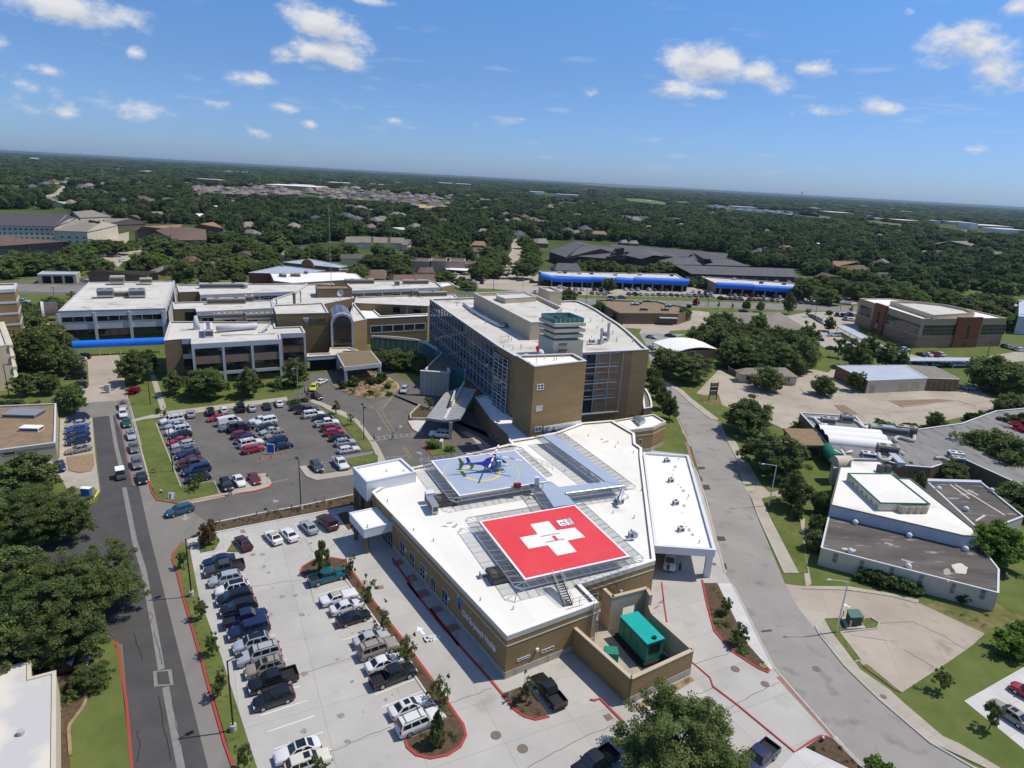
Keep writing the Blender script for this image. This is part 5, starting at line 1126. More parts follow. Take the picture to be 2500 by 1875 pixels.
block('brick_side_block','tan brick block between the arch and the gallery',[wA.at(2*hw+.02,0,.1),F(2012,512,13.2),F(1890,360,13.2),wA.at(2*hw+.02,0,-14)],13.2,m_b,m_rd,m_ow)
lr=pl(F,[1470,852,1735,836,1800,800,1945,797,1850,765,1682,770,1672,816,1476,823],4.9)
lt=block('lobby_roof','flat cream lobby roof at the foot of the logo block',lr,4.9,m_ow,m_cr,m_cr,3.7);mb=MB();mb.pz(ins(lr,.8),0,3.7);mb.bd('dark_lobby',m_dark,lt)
pc=pl(F,[1806,945,2145,911,2052,797,1733,815],5.3)
pcb=thg('entrance_portico','flat portico with a brown gravel roof and white fascia over the entrance drive','portico',(*cen(pc),0));mb=MB();mb.pz(pc,4.1,5.3);mb.bd('fascia',m_ow,pcb);mb=MB();mb.pz(ins(pc,.35),5.31,5.34);mb.bd('gravel_deck',m_gravel2,pcb)
for k in range(4):
 q=ins(pc,.55)[k];mb=MB();mb.box(q.x-.38,q.x+.38,q.y-.38,q.y+.38,0,4.1);mb.bd('post',m_ow,pcb)
RF=FZ-.4
dk=duct('supply_duct',[F(660,600,RF+1.2),F(1020,570,RF+1.2)],.9,m_ow,'fat white supply duct along the clinic wing roof')
acu('air_handler',F(590,650,RF),AX+pi/2,9,2.4,2.6,'tall white air handler at the front of the clinic wing roof',m_wh,5)
for k,x in enumerate((765,1050)):acu('chiller',F(x,535,RF),AX,8.5,2.3,3.0,['brown finned chiller on the left of the clinic wing roof','brown finned chiller on the right of the clinic wing roof'][k],m_ut,5,.9)
p_=F(480,605,RF);mb=MB();mb.tube([p_,p_+V3((0,0,2)),p_+V3((0,0,4.2))],[1.0,.85,.45],14);tag(mb.bd('exhaust_cowl',m_ow,smooth=True),'fat cream exhaust cowl on the left of the clinic wing roof','exhaust cowl')
duct('pipe_run',[F(700,660,RF+.4),F(1190,640,RF+.4)],.14,m_sl,'thin pipe run along the front of the clinic wing roof')
duct('pipe_run',[F(1040,640,RF+.4),F(1130,570,RF+1.6),F(1135,540,RF+2)],.28,m_sl,'thick slanting pipe at the right end of the clinic wing roof')
for k,(x,y)in enumerate(((955,320),(1240,320))):acu('cooling_tower',E(x,y,RF),AX,5.2,3.2,3.4,['grey cooling tower on the left of the white wing roof','grey cooling tower on the right of the white wing roof'][k],m_sl,2,.5)
acu('air_handler',E(1100,310,RF),AX,8,2.6,2.0,'tan air handler between the two cooling towers',m_ut,0);acu('air_handler',E(1062,200,RF),AX,5,4,3.4,'boxy tan unit at the back of the white wing roof',m_ut,0,.8);acu('air_handler',E(1318,200,RF),AX,4.4,3.4,2.6,'smaller boxy unit at the back right of the white wing roof',m_ut,0,.8)
for x,y,l,lab in((750,375,13,'long tan unit on the middle wing roof'),(710,235,17,'long grey unit on the rear wing roof'),(1945,195,13,'rusty long unit left of the rear ward roof')):acu('air_handler',F(x,y,RF),AX-R(3),l,2.4,2.2,lab,m_unit if l>14 else m_ut,2)
for x,y,l,lab in((870,1088,12,'long rusty unit on the rear ward roof'),(985,1170,12,'low tan unit on the east ward roof')):acu('air_handler',B(x,y,RF),AX-R(3),l,2.2,2.0,lab,m_ut,1)
acu('roof_fan_unit',B(745,1098,RF),AX,2,2,2.4,'small square fan on the rear ward roof',m_unit,1);acu('roof_fan_unit',B(862,1170,RF),AX,2.6,2.4,3,'brown square fan on the east ward roof',m_ut,1);acu('roof_fan_unit',F(955,355,RF),AX,3,2.4,2.4,'squat tan fan box on the middle wing roof',m_ut,1)
for fr,x,y,h,r,lab in((F,1360,375,4.2,.5,'brown capped stack on the link roof'),(F,1418,365,4.5,.25,'thin dark stack on the link roof'),(F,1200,380,2,.3,'short grey stack on the middle wing roof'),(F,920,235,2.2,.9,'square vent tower on the rear wing roof')):
 p=fr(x,y,RF);mb=MB();mb.tube([p,p+V3((0,0,h*.8)),p+V3((0,0,h*.8)),p+V3((0,0,h))],[r,r,r*1.7,r*.9],10);tag(mb.bd('roof_stack',m_wood if 'brown' in lab else m_unit),lab,'roof stack')
sdp=F(1775,330,12);mb=MB();n_=V3((-.3,-.8,.5)).normalized();t1=n_.orthogonal().normalized();t2=n_.cross(t1)
mb.tube([sdp+V3((0,0,-.4)),sdp+V3((0,0,2))],.15,6)
ring=[sdp+V3((0,0,2.4))+(t1*cos(2*pi*k/16)+t2*sin(2*pi*k/16))*1.5 for k in range(16)];ctr=sdp+V3((0,0,2.4))-n_*.5
for k in range(16):mb.face([ctr,ring[k],ring[(k+1)%16]])
tag(mb.bd('satellite_dish',m_ow),'white satellite dish behind the arched entrance','satellite dish')
mast=thg('radio_mast','slender lattice radio mast rising above the hospital roofs','mast',F(1690,205,12));pm=F(1690,200,12);mb=MB()
for dx,dy in((-.35,-.2),(.35,-.2),(0,.4)):mb.tube([(pm.x+dx,pm.y+dy,12),(pm.x+dx*.5,pm.y+dy*.5,46)],.03,5)
for k in range(34):z=12.5+k;s=1-.5*(z-12)/34;pp=[(pm.x+dx*s,pm.y+dy*s,z)for dx,dy in((-.35,-.2),(.35,-.2),(0,.4))];mb.tube([pp[0],pp[1]],.018,4,cap=False);mb.tube([pp[1],pp[2]],.018,4,cap=False);mb.tube([pp[0],V3(pp[1])+V3((0,0,1))],.016,4,cap=False)
mb.bd('lattice',m_sl,mast)
# helipads
DZ=8.2
def pad(name,label,corners,m):
 c=[xy(p)for p in corners];t=thg(name,label,'helipad',(*cen(c),ERZ-.4))
 mb=MB();mb.pz(c,DZ-.45,DZ-.02);mb.bd('deck_frame',m_sl,t)
 mb=MB();mb.pz(c,DZ-.02,DZ);mb.bd('white_border',m_pw,t)
 mb=MB();mb.pz(ins(c,.34),DZ,DZ+.012);mb.bd('deck',m,t)
 for p in ins(c,2.2)+[cen(c)]:
  mb=MB();mb.box(p.x-.22,p.x+.22,p.y-.22,p.y+.22,ERZ-.4,DZ-.45);mb.bd('leg',m_sl,t)
 return t,c
def net(par,a,b,wdt=1.7,ce0=True,ce1=True,side=None,z=DZ-.25):
 0
 w=Wall(a,b,side);mb=MB();n=max(2,int(w.len/1.35));u0,u1=0,w.len
 f=lambda u,d:w.at(u,z+.12*d,d)
 mb.bar(f(-(.9 if ce0 else 0),wdt),f(w.len+(.9 if ce1 else 0),wdt),.08,.08)
 for k in range(n+1):
  u=w.len*k/n;mb.bar(f(u,0),f(u,wdt),.055 if k%2 else.10,.06)
  if k%4==1:mb.bar(f(u+.25,0),f(u+.25,wdt),.05,.05)
 for cflag,uu,s in((ce0,0,-1),(ce1,w.len,1)):
  if cflag:mb.bar(f(uu,0),f(uu+s*.95,wdt),.07,.06);mb.bar(f(uu+s*.95,wdt),f(uu+s*wdt,wdt*.5),.08,.08)
 o=mb.bd('safety_net',m_sl,par);q=MB()
 for k in range(1,12):q.bar(f(0,wdt*k/12),f(w.len,wdt*k/12),.034,.02)
 m_=int(w.len/.32)
 for k in range(m_):q.bar(f(w.len*k/m_,0),f(w.len*k/m_,wdt),.026,.016)
 q.bd('wire_mesh',m_mesh_dark,o);return o
rp,rc=pad('red_helipad','red square helipad deck with a white cross',pl(V,[85,320,1125,140,1720,700,580,955],DZ),m_padred)
bp_,bc2=pad('blue_helipad','pale blue square helipad deck with yellow rings',pl(U,[285,412,1430,268,1895,690,670,890],DZ),m_padblue)
cc=cen(rc)
net(rp,rc[0],rc[0].lerp(rc[1],.70),side=cc,ce1=False);net(rp,rc[1].lerp(rc[2],.0),rc[2],side=cc,ce0=False);net(rp,rc[2],rc[3],side=cc);net(rp,rc[3],rc[0],side=cc,wdt=2.0)
cc=cen(bc2);net(bp_,bc2[0],bc2[1],side=cc);net(bp_,bc2[1],bc2[2].lerp(bc2[1],.15),side=cc,ce1=False);net(bp_,bc2[3],bc2[2].lerp(bc2[3],.2),side=cc,ce1=False);net(bp_,bc2[3],bc2[0],side=cc,wdt=2.0)
mb=MB();mb.pz(pl(V,[640,355,838,320,925,420,1120,390,1232,492,1040,530,1140,650,932,692,830,580,625,618,525,498,722,462],DZ),DZ+.012,DZ+.02);cr0=mb.bd('white_cross',m_pw,rp)
mb=MB()
for q in([(868,482),(905,476),(945,520),(908,527)],):mb.pz(pl(V,q,DZ),DZ+.02,DZ+.028)
mb.bd('letter_h_bar',m_padred,rp);mb=MB()
for q in([(750,484),(955,447),(962,454),(757,491)],[(803,546),(1008,509),(1015,517),(810,554)]):mb.pz(pl(V,q,DZ),DZ+.02,DZ+.030)
mb.bd('letter_h_strokes',mat('grey_red_paint',(.30,.17,.16),None),rp)
mb=MB();bx_=pl(V,[905,315,1070,284,1130,352,966,381],DZ);mb.pz(bx_,DZ+.012,DZ+.018);mb.bd('number_border',m_text_k,rp)
bx_=[xy(p)for p in bx_];lp=lambda s,t:bx_[0].lerp(bx_[1],s).lerp(bx_[3].lerp(bx_[2],s),t)
mb=MB();mb.pz([lp(.04,.05),lp(.48,.05),lp(.48,.95),lp(.04,.95)],DZ+.018,DZ+.024);mb.pz([lp(.52,.05),lp(.96,.05),lp(.96,.95),lp(.52,.95)],DZ+.018,DZ+.024);mb.bd('number_panel',m_pw,rp)
dt=(bx_[0]-bx_[3]).normalized();du=(bx_[0]-bx_[1]).normalized()
for s0,tx in((.44,'12'),(.92,'D50')):
 p=lp(s0,.9);text_mesh(tx,1.15 if tx=='12' else.98,m_text_k,'number',rp,(p.x,p.y,DZ+.026),(dt.x,dt.y,0),(du.x,du.y,0),.004,spacing=1.0,bold=.02)
def ringm(par,name,c,r0,r1,z,m,a0=0,a1=2*pi,n=56):
 mb=MB()
 for k in range(n):
  t0,t1=a0+(a1-a0)*k/n,a0+(a1-a0)*(k+1)/n;q=[V3((c.x+r*cos(t),c.y+r*sin(t)))for r,t in((r0,t0),(r1,t0),(r1,t1),(r0,t1))];mb.face([(p.x,p.y,z)for p in q])
 return mb.bd(name,m,par)
c0=xy(U(968,572,DZ));ringm(bp_,'touchdown_ring',c0,3.25,3.72,DZ+.02,m_py);ringm(bp_,'outer_ring',c0,7.0,7.22,DZ+.02,m_pf)
c1=xy(U(1560,487,DZ));ringm(bp_,'heading_ring',c1,1.35,1.5,DZ+.02,m_pf)
mb=MB();strip(mb,[xy(U(480,634,DZ)),xy(U(720,595,DZ))],.16,DZ+.012,DZ+.02);strip(mb,[xy(U(1230,525,DZ)),xy(U(1480,490,DZ))],.16,DZ+.012,DZ+.02);mb.bd('heading_line',m_pf,bp_)
dq=(xy(U(1480,490,DZ))-xy(U(1230,525,DZ))).normalized();p=c1-dq*.7+V3((dq.y,-dq.x))*.55;text_mesh('M',1.4,m_pf,'heading_mark',bp_,(p.x,p.y,DZ+.022),(dq.x,dq.y,0),(-dq.y,dq.x,0),.003)
wk=thg('rooftop_walkway','pale blue raised walkway joining both helipads to the brick tower','walkway',(*xy(MM(200,700,DZ)),ERZ-.4))
WZ=DZ-.05
mb=MB()
for q in([L(1745,418,WZ),L(1872,405,WZ),MM(640,868,WZ),MM(470,830,WZ)],[MM(469,832,WZ),MM(636,870,WZ),MM(115,938,WZ),MM(56,880,WZ)],[L(1828,832,WZ),MM(58,882,WZ),MM(113,936,WZ),L(2045,1035,WZ),L(1850,1060,WZ),L(1765,930,WZ),L(1705,862,WZ)]):mb.pz(q,WZ-.3,WZ)
mb.bd('deck',m_padblue,wk)
sd_=xy(MM(300,640,WZ))
net(wk,L(1745,418,WZ),MM(470,830,WZ),2.0,False,False,side=sd_);net(wk,L(1872,405,WZ),MM(640,868,WZ),1.9,False,True,side=sd_ and xy(MM(200,600,WZ)))
net(wk,MM(636,870,WZ),MM(115,938,WZ),1.7,True,False,side=xy(MM(300,860,WZ)));net(wk,L(1765,930,WZ),L(1850,1060,WZ),2.0,True,False,side=xy(L(1950,980,WZ)));net(wk,L(1705,862,WZ),L(1765,930,WZ),2.0,False,False,side=xy(L(1950,900,WZ)))
mb=MB();a_,b_=MM(636,872,WZ+.15),MM(115,940,WZ+.15);mb.tube([a_,b_],.22,10);mb.bd('pipe_rail',m_sl,wk)
for fr,x,y in((MM,120,560),(MM,330,700),(MM,530,830),(MM,350,890),(MM,130,910),(L,1900,950)):
 p=fr(x,y,WZ);mb=MB();mb.box(p.x-.16,p.x+.16,p.y-.16,p.y+.16,ERZ-.4,WZ-.3);mb.bd('leg',m_sl,wk)
def rlg(name,pts,h,label,par=None,n=None):
 t=par or thg(name,label,'railing',V3(pts[0]));mb=MB()
 for i in range(len(pts)-1):
  a,b=V3(pts[i]),V3(pts[i+1]);k=max(1,int((b-a).length/1.3))
  for j in range(k+1):p=a.lerp(b,j/k);mb.tube([p,p+V3((0,0,h))],.035,5)
  for z in(h*.5,h):mb.tube([a+V3((0,0,z)),b+V3((0,0,z))],.035,5)
 mb.bd('rail' if not par else 'handrail',m_sl,t);return t
rlg('handrail',pl(L,[1645,655,1840,735,1835,690],DZ-.6)[:2],1.1,'steel guard rail at the far right edge of the blue helipad');rlg('handrail',pl(L,[1872,405,1980,470],WZ),1.1,'steel guard rail beside the walkway at the brick tower')
rlg('handrail',[V(1090,1240,ERZ),V(1170,1215,ERZ),V(1260,1190,ERZ),V(1370,1175,ERZ)],1.1,'steel guard rail at the south edge of the emergency roof')
sta=thg('steel_stair','dark steel stair from the roof up to the red helipad','stair',V(1050,1235,ERZ-.35));t0,t1=V(915,900,DZ),V(1052,1232,ERZ-.3)
dxy=V3((*(xy(t1)-xy(t0)).normalized(),0));sid=V3((-dxy.y,dxy.x,0))*.62;mb=MB();nn=13
for k in range(nn):p=t0 .lerp(t1,(k+.5)/nn);mb.bar(p-sid*.95,p+sid*.95,.30,.05)
mb.bd('treads',m_ud,sta);mb=MB()
for s in(1,-1):mb.bar(t0+sid*s,t1+sid*s,.06,.26)
mb.bd('stringers',m_bk,sta);mb=MB()
for s in(1,-1):
 for z in(.55,1.05):mb.tube([t0+sid*s+V3((0,0,z)),t1+sid*s+V3((0,0,z))],.035,5)
 for k in range(6):p=t0 .lerp(t1,k/5)+sid*s;mb.tube([p,p+V3((0,0,1.05))],.03,5)
mb.bd('handrail',m_sl,sta)
u,z=hit(W_s,Rr,1465,330);lad=thg('caged_ladder','steel ladder in a round cage on the emergency south wall','ladder',W_s.at(u,.3));mb=MB()
for du_ in(-.25,.25):mb.tube([W_s.at(u+du_,.4,.18),W_s.at(u+du_,ERZ+1.1,.18)],.03,5)
for k in range(22):mb.tube([W_s.at(u-.25,.5+k*.3,.18),W_s.at(u+.25,.5+k*.3,.18)],.018,4)
mb.bd('rungs',m_sl,lad);mb=MB()
for k in range(7):z=2.2+k*.8;mb.tube([W_s.at(u+.42*cos(pi*j/8),z,.2+.75*sin(pi*j/8))for j in range(9)],.03,4)
for j in(0,2,4,6,8):mb.tube([W_s.at(u+.42*cos(pi*j/8),2.2,.2+.75*sin(pi*j/8)),W_s.at(u+.42*cos(pi*j/8),7.0,.2+.75*sin(pi*j/8))],.02,4)
mb.bd('cage',m_sl,lad)
RE=ERZ-.4
mat_br=mat('brown_housing',(.05,.04,.036),(.07,.058,.05),2)
acu('roof_unit',U(470,985,RE),R(24),3.6,3.0,1.15,'dark brown roof unit under the corner of the blue helipad',mat_br,2);acu('roof_unit',V(310,940,RE),R(24),3.4,2.8,1.25,'dark brown roof unit under the left side of the red helipad',mat_br,2)
acu('air_handler',L(757,1090,RE),R(24)+pi/2,3.6,1.1,1.9,'silver ducted air handler beside the blue helipad',m_sl,0,.3);acu('exhaust_unit',L(735,1020,RE),R(24),1.6,1.3,2.1,'white box head of the silver ducted air handler',m_wh,0)
duct('exhaust_duct',[MM(600,1040,RE+.6),MM(600,985,RE+1.4),MM(632,900,RE+1.9)],.35,m_sl,'bent silver duct at the end of the blue walkway');acu('exhaust_unit',MM(595,1030,RE),R(30),1.4,1.1,1.2,'white exhaust fan under the bent silver duct',m_wh,0)
acu('exhaust_unit',MM(718,1330,RE),R(10),1.4,.9,1.0,'small white fan with an open hood right of the red helipad',m_wh,0);duct('exhaust_duct',[MM(735,1330,RE+.5),MM(740,1300,RE+1.2),MM(700,1270,RE+1.7)],.3,m_sl,'curved hood duct right of the red helipad')
acu('exhaust_unit',V(150,920,RE),R(20),1.5,1.0,.9,'small white fan beside the brown unit left of the red helipad',m_wh,0)
for k,(x,y)in enumerate(((1022,655),(1060,835),(1103,1038),(1150,1278))):acu('exhaust_fan',MM(x,y,5.2),R(20),1.0,.85,.85,['first','second','third','fourth'][k]+' small white fan from the north end of the ambulance canopy roof',m_wh,1)
m_stain=mat('roof_stain',(.30,.26,.21),(.50,.45,.37),2.5,.95);m_stain2=mat('light_roof_stain',(.55,.51,.43),(.66,.62,.54),1.5,.95)
def stn(fr,pts,z,m):
 mb=MB();q=[xy(p)for p in pl(fr,pts,z)];k=len(q);out=[]
 for i in range(k):
  a,b=q[i],q[(i+1)%k]
  for j in range(3):v=a.lerp(b,j/3);out.append(v+V3((rng.uniform(-1,1),rng.uniform(-1,1)))*(b-a).length*.06)
 mb.pz(out,z-.005,z+.006);tag(mb.bd('roof_stain',m),kind='structure')
for q in([(830,1235),(870,1225),(905,1238),(870,1245)],[(885,1200),(945,1195),(930,1208),(895,1212)],[(930,1245),(970,1210),(992,1215),(960,1250)]):stn(L,q,RE+.01,m_stain)
for x,y,l in((1098,700,14),(1075,770,8),(1128,858,8),(1172,915,16),(1205,990,8),(1180,1050,16),(1165,1110,6),(1180,1200,7),(1225,1268,18),(1255,1312,16),(1085,730,8),(1150,885,9),(1200,1235,8)):stn(MM,[(x-l,y-l*.5),(x+l*.5,y-l*.9),(x+l,y+l*.8),(x-l*.3,y+l*.7)],5.21,m_stain)
for fr,q in((MM,[(425,445),(455,448),(450,456),(425,455)]),(MM,[(445,478),(495,462),(500,470),(450,486)])):stn(fr,q,RE+.01,m_stain)
for fr,x,y,z in((MM,1130,635,5.2),(MM,1220,970,5.2),(MM,1317,1385,5.2),(MM,1052,660,5.2),(MM,585,490,RE),(MM,320,425,RE),(MM,725,575,RE),(MM,560,525,RE),(MM,795,915,RE),(MM,730,1160,RE),(MM,540,1120,RE),(L,768,1370,RE),(L,355,1015,RE),(L,590,1275,RE),(V,1760,290,RE),(V,455,1275,RE),(V,100,1180,RE),(L,1950,740,RE),(L,1880,620,RE),(L,500,745,7.9),(L,345,745,7.9),(L,365,1185,4.8),(L,385,1192,4.8),(L,175,1245,4.8)):
 vent(fr,x,y,z,.55,.09,'small pipe vent on a white emergency department roof',group='pipe vents on the white emergency roofs')
fe=U(1452,770,DZ);acu('fire_equipment_chest',fe,R(10),1.3,.7,.75,'red fire equipment chest on the blue helipad edge',mat('red_chest',(.30,.02,.02),None),0,cat='chest')
fcab=thg('foam_station','white box and yellow hose cart at the blue helipad corner','fire station',U(1720,720,DZ));mb=MB();p=U(1715,735,DZ);mb.box(p.x-.4,p.x+.4,p.y-.35,p.y+.35,DZ,DZ+1.5);mb.bd('cabinet',m_wh,fcab)
mb=MB();p=U(1770,790,DZ)
for dx in(-.35,.35):mb.tube([(p.x+dx,p.y,DZ),(p.x+dx,p.y+.2,DZ+1.2)],.09,6)
mb.tube([(p.x-.4,p.y,DZ+1.1),(p.x+.9,p.y+.2,DZ+1.1)],.06,6);mb.bd('hose_cart',m_py,fcab)
# helicopter
hub=U(1148,335,DZ+3.25);nose,tail=U(1352,445,DZ+1.15),U(632,470,DZ+2.0);hd=(xy(nose)-xy(tail)).normalized();ha=math.atan2(hd.y,hd.x)
hel=thg('helicopter','blue, teal and white air ambulance helicopter parked on the blue helipad','helicopter',(hub.x,hub.y,DZ+.02))
hc,hs=cos(ha),sin(ha);HP=lambda x,y,z:V3((hub.x+x*hc-y*hs,hub.y+x*hs+y*hc,DZ+.02+z))
m_hblue=mat('helicopter_blue',(.015,.030,.36),(.02,.04,.42),.5,.3,.5,coat=.6);m_hteal=mat('helicopter_teal',(.02,.24,.36),(.03,.28,.40),.5,.3,.5,coat=.6);m_hwhite=mat('helicopter_white',(.70,.72,.74),None,rough=.3,coat=.6);m_hgreen=mat('helicopter_green',(.10,.24,.03),(.12,.27,.04),.5,.3,.5)
secs=[(2.75,1.05,.06,.05),(2.6,1.05,.30,.24),(2.25,1.12,.55,.46),(1.75,1.27,.70,.66),(1.1,1.42,.76,.86),(.3,1.45,.78,.92),(-.6,1.45,.77,.92),(-1.3,1.50,.68,.82),(-2.0,1.65,.46,.55),(-2.7,1.80,.27,.30),(-4.4,1.95,.19,.20),(-6.3,2.08,.12,.13),(-6.6,2.10,.05,.05)]
def loft(mb,secs,n=16,mi=lambda x,t:0,p=2.4):
 rg=[]
 for x,zc,hw_,hh in secs:
  r_=[]
  for j in range(n):
   t=2*pi*j/n;c,s=cos(t),sin(t);r_.append(HP(x,hw_*math.copysign(abs(c)**(2/p),c),zc+hh*math.copysign(abs(s)**(2/p),s)))
  rg.append(r_)
 for i in range(len(rg)-1):
  for j in range(n):mb.face([rg[i][j],rg[i][(j+1)%n],rg[i+1][(j+1)%n],rg[i+1][j]],mi((secs[i][0]+secs[i+1][0])/2,2*pi*(j+.5)/n))
mb=MB();loft(mb,secs[:9],20,lambda x,t:2 if x>1.4 else(1 if x>.2 else 0));mb.bd('fuselage',[m_hblue,m_hteal,m_hwhite],hel,smooth=True,cleanup=True)
mb=MB();loft(mb,secs[8:],14);mb.bd('tail_boom',m_hblue,hel,smooth=True,cleanup=True)
mb=MB();loft(mb,[(1.5,2.2,.05,.05),(1.2,2.3,.30,.22),(.6,2.42,.42,.36),(-.6,2.45,.42,.40),(-1.4,2.35,.36,.36),(-2.0,2.15,.15,.15)],14,lambda x,t:1 if x>.0 else 0);mb.bd('engine_cowling',[m_hblue,m_hteal],hel,smooth=True,cleanup=True)
mb=MB();loft(mb,[(2.42,1.34,.34,.20),(2.1,1.5,.54,.34),(1.7,1.68,.64,.42),(1.35,1.82,.62,.42)],14);mb.bd('windscreen',m_glass_b,hel,smooth=True,cleanup=True)
for s in(1,-1):
 for x0,x1 in((.35,1.15),(-.65,.2)):
  mb=MB();mb.hexa([HP(x0,s*.74,1.5),HP(x1,s*.72,1.5),HP(x1,s*.80,1.5),HP(x0,s*.82,1.5)],[HP(x0,s*.60,2.12),HP(x1,s*.55,2.10),HP(x1,s*.66,2.10),HP(x0,s*.70,2.12)]);mb.bd('side_window',m_glass_t,hel)
def fin(name,pts,y0,y1,m):
 mb=MB();a=[HP(x,y0,z)for x,z in pts];b=[HP(x,y1,z)for x,z in pts];k=len(pts);mb.face(a);mb.face(b[::-1])
 for i in range(k):mb.face([a[i],a[(i+1)%k],b[(i+1)%k],b[i]])
 return mb.bd(name,m,hel,cleanup=True)
fin('vertical_fin',[(-5.9,2.15),(-6.75,3.35),(-7.15,3.35),(-6.75,2.1),(-7.0,.95),(-6.65,.95)],-.06,.06,m_hgreen)
mb=MB();mb.hexa([HP(-5.1,-1.15,1.98),HP(-4.45,-1.15,1.98),HP(-4.45,1.15,1.98),HP(-5.1,1.15,1.98)],[HP(-5.1,-1.15,2.06),HP(-4.45,-1.15,2.06),HP(-4.45,1.15,2.06),HP(-5.1,1.15,2.06)]);mb.bd('tailplane',m_hblue,hel)
for y in(-1.2,1.15):fin('end_plate',[(-4.35,2.05),(-4.85,2.75),(-5.35,2.75),(-4.95,2.0),(-5.25,1.35),(-4.8,1.35)],y,y+.06,m_hgreen if y<0 else m_hblue)
mb=MB();mb.tube([HP(-6.45,.1,2.1),HP(-6.45,.38,2.1)],.07,8)
for a in(25,205):mb.bar(HP(-6.45,.36,2.1),HP(-6.45+.82*cos(R(a)),.36,2.1+.82*sin(R(a))),.12,.03,up=(-hs,hc,0))
mb.bd('tail_rotor',m_hwhite,hel)
mb=MB();mb.tube([HP(0,0,2.7),HP(0,0,3.3)],.12,10);mb.tube([HP(0,0,3.12),HP(0,0,3.32)],.32,12);mb.bd('rotor_mast',m_bk,hel)
for tip in((1190,222),(1074,492),(1545,410),(738,305)):
 q=U(*tip,DZ+3.25);d=V3((*(xy(q)-xy(hub)).normalized(),0));mb=MB();zz_=V3((0,0,DZ+3.27));o_=V3((hub.x,hub.y,0))+zz_
 for k in range(8):
  r0,r1=.35+k*.62,.35+(k+1)*.62;mb.bar(o_+d*r0-V3((0,0,.006*r0*r0)),o_+d*r1-V3((0,0,.006*r1*r1)),.30 if k else.18,.045,1 if k in(1,4,5)else 0)
 mb.bd('rotor_blade',[m_pw,mat('blade_red',(.50,.07,.05),None)],hel,cleanup=True)
mb=MB()
for s in(1,-1):
 mb.tube([HP(1.95,s*1.1,.28),HP(1.7,s*1.12,.10),HP(1.2,s*1.12,.06),HP(-1.4,s*1.12,.06),HP(-1.6,s*1.12,.1)],.06,8)
for x in(.9,-.8):mb.tube([HP(x,-1.12,.08),HP(x,-.95,.35),HP(x,-.4,.62),HP(x,.4,.62),HP(x,.95,.35),HP(x,1.12,.08)],.05,6)
mb.bd('landing_skids',m_sl,hel)
# generator yard
YZ=3.9
yA,yB,yC,yD,yE=Rr(1305,392,YZ),Rr(1812,845,YZ),S(705,590,YZ),S(345,268,YZ),S(340,100,YZ)
yd=thg('generator_yard','brick walled yard around the teal generator','wall',(*xy(yB),0))
def wall_run(par,q,h,th,m,name='wall',cap=m_bg,plinth=None):
 mb=MB();strip(mb,q,th,0,h-.14);o=mb.bd(name,m,par);mb=MB();strip(mb,q,th+.12,h-.14,h);mb.bd('coping',cap,o)
 if plinth:mb=MB();strip(mb,q,th+.10,0,plinth);mb.bd('stone_plinth',m_stonewall,o)
wall_run(yd,[yA,yB],YZ,.4,m_b,plinth=.0);wall_run(yd,[yB,yC],YZ,.4,m_b,plinth=1.1);wall_run(yd,[yC,yD],YZ,.4,m_bg)
sh0,sh1,sh2=V(1440,1045,5.6),V(1538,1140,5.6),V(1905,1045,5.6)
wall_run(yd,[sh0,sh1],5.6,.4,m_bg,'tall_wall');sh3=V(1945,1120,5.6)
fr0,fr1=xy(sh1),xy(sh2);ww=Wall(fr0,fr1,fr0+V3((0,50)));mb=MB()
ww.slab(mb,0,ww.len*.33,0,5.46,-.4,0);ww.slab(mb,ww.len*.72,ww.len,0,5.46,-.4,0);ww.slab(mb,ww.len*.33,ww.len*.72,3.3,5.46,-.4,0);gt=mb.bd('gate_wall',m_bg,yd);mb=MB();ww.slab(mb,-.1,ww.len+.1,5.46,5.6,-.46,.06);mb.bd('coping',m_bg,gt)
wall_run(yd,[sh2,sh3],5.6,.4,m_bg,'tall_wall');wall_run(yd,[sh3,yD],YZ,.4,m_bg)
sht('yard_slab',[xy(yA),xy(yB),xy(yC),xy(yD),xy(sh3),xy(sh2),xy(sh1),xy(sh0)],.06,m_co)
gq=pl(S,[55,290,210,250,448,490,298,540],3.6)
gen=thg('generator','large teal standby generator container in the brick walled yard','generator',(*cen(gq),.06))
mb=MB();mb.pz(gq,.55,3.45);mb.bd('housing',m_teal_d,gen);mb=MB();mb.pz(ins(gq,-.08),3.45,3.6);mb.bd('roof',m_teal,gen);mb=MB();mb.pz(ins(gq,-.35),.06,.55);mb.bd('skid_base',m_bk,gen)
w=Wall(gq[2],gq[3],cen(gq));w.part(gen,'radiator_grille',m_bk,(.5,w.len-.4,1.7,3.1,-.01,.04));w=Wall(gq[3],gq[0],cen(gq))
for k in range(4):w.part(gen,'door',m_teal_d,(.4+k*w.len/4,.25+(k+1)*w.len/4-.3,.8,3.2,0,.05))
pe=S(360,490,3.6);mb=MB();mb.cyl(pe,.3,3.6,3.85,14);mb.bd('exhaust_outlet',m_bk,gen)
sht('yard_mat',[xy(v)for v in pl(S,[0,340,-60,430,250,800,500,670,380,600,100,300],0)],.066,mat('dark_ballast',(.045,.043,.042),(.065,.06,.058),3))
tq=Rr(1630,625,1.2);mb=MB();mb.box(tq.x-.9,tq.x+.9,tq.y-.8,tq.y+.8,.06,1.7);tag(mb.bd('transformer_cabinet',m_teal_d,bevel=.05),'green transformer cabinet beside the generator yard wall','cabinet')
eq=Rr(1555,300,.8);mb=MB();mb.box(eq.x-.7,eq.x+.7,eq.y-.3,eq.y+.3,.06,1.6);tag(mb.bd('electrical_cabinet',m_bg,bevel=.03),'beige electrical cabinet in the gap behind the yard wall','cabinet')
CLEAR=[]
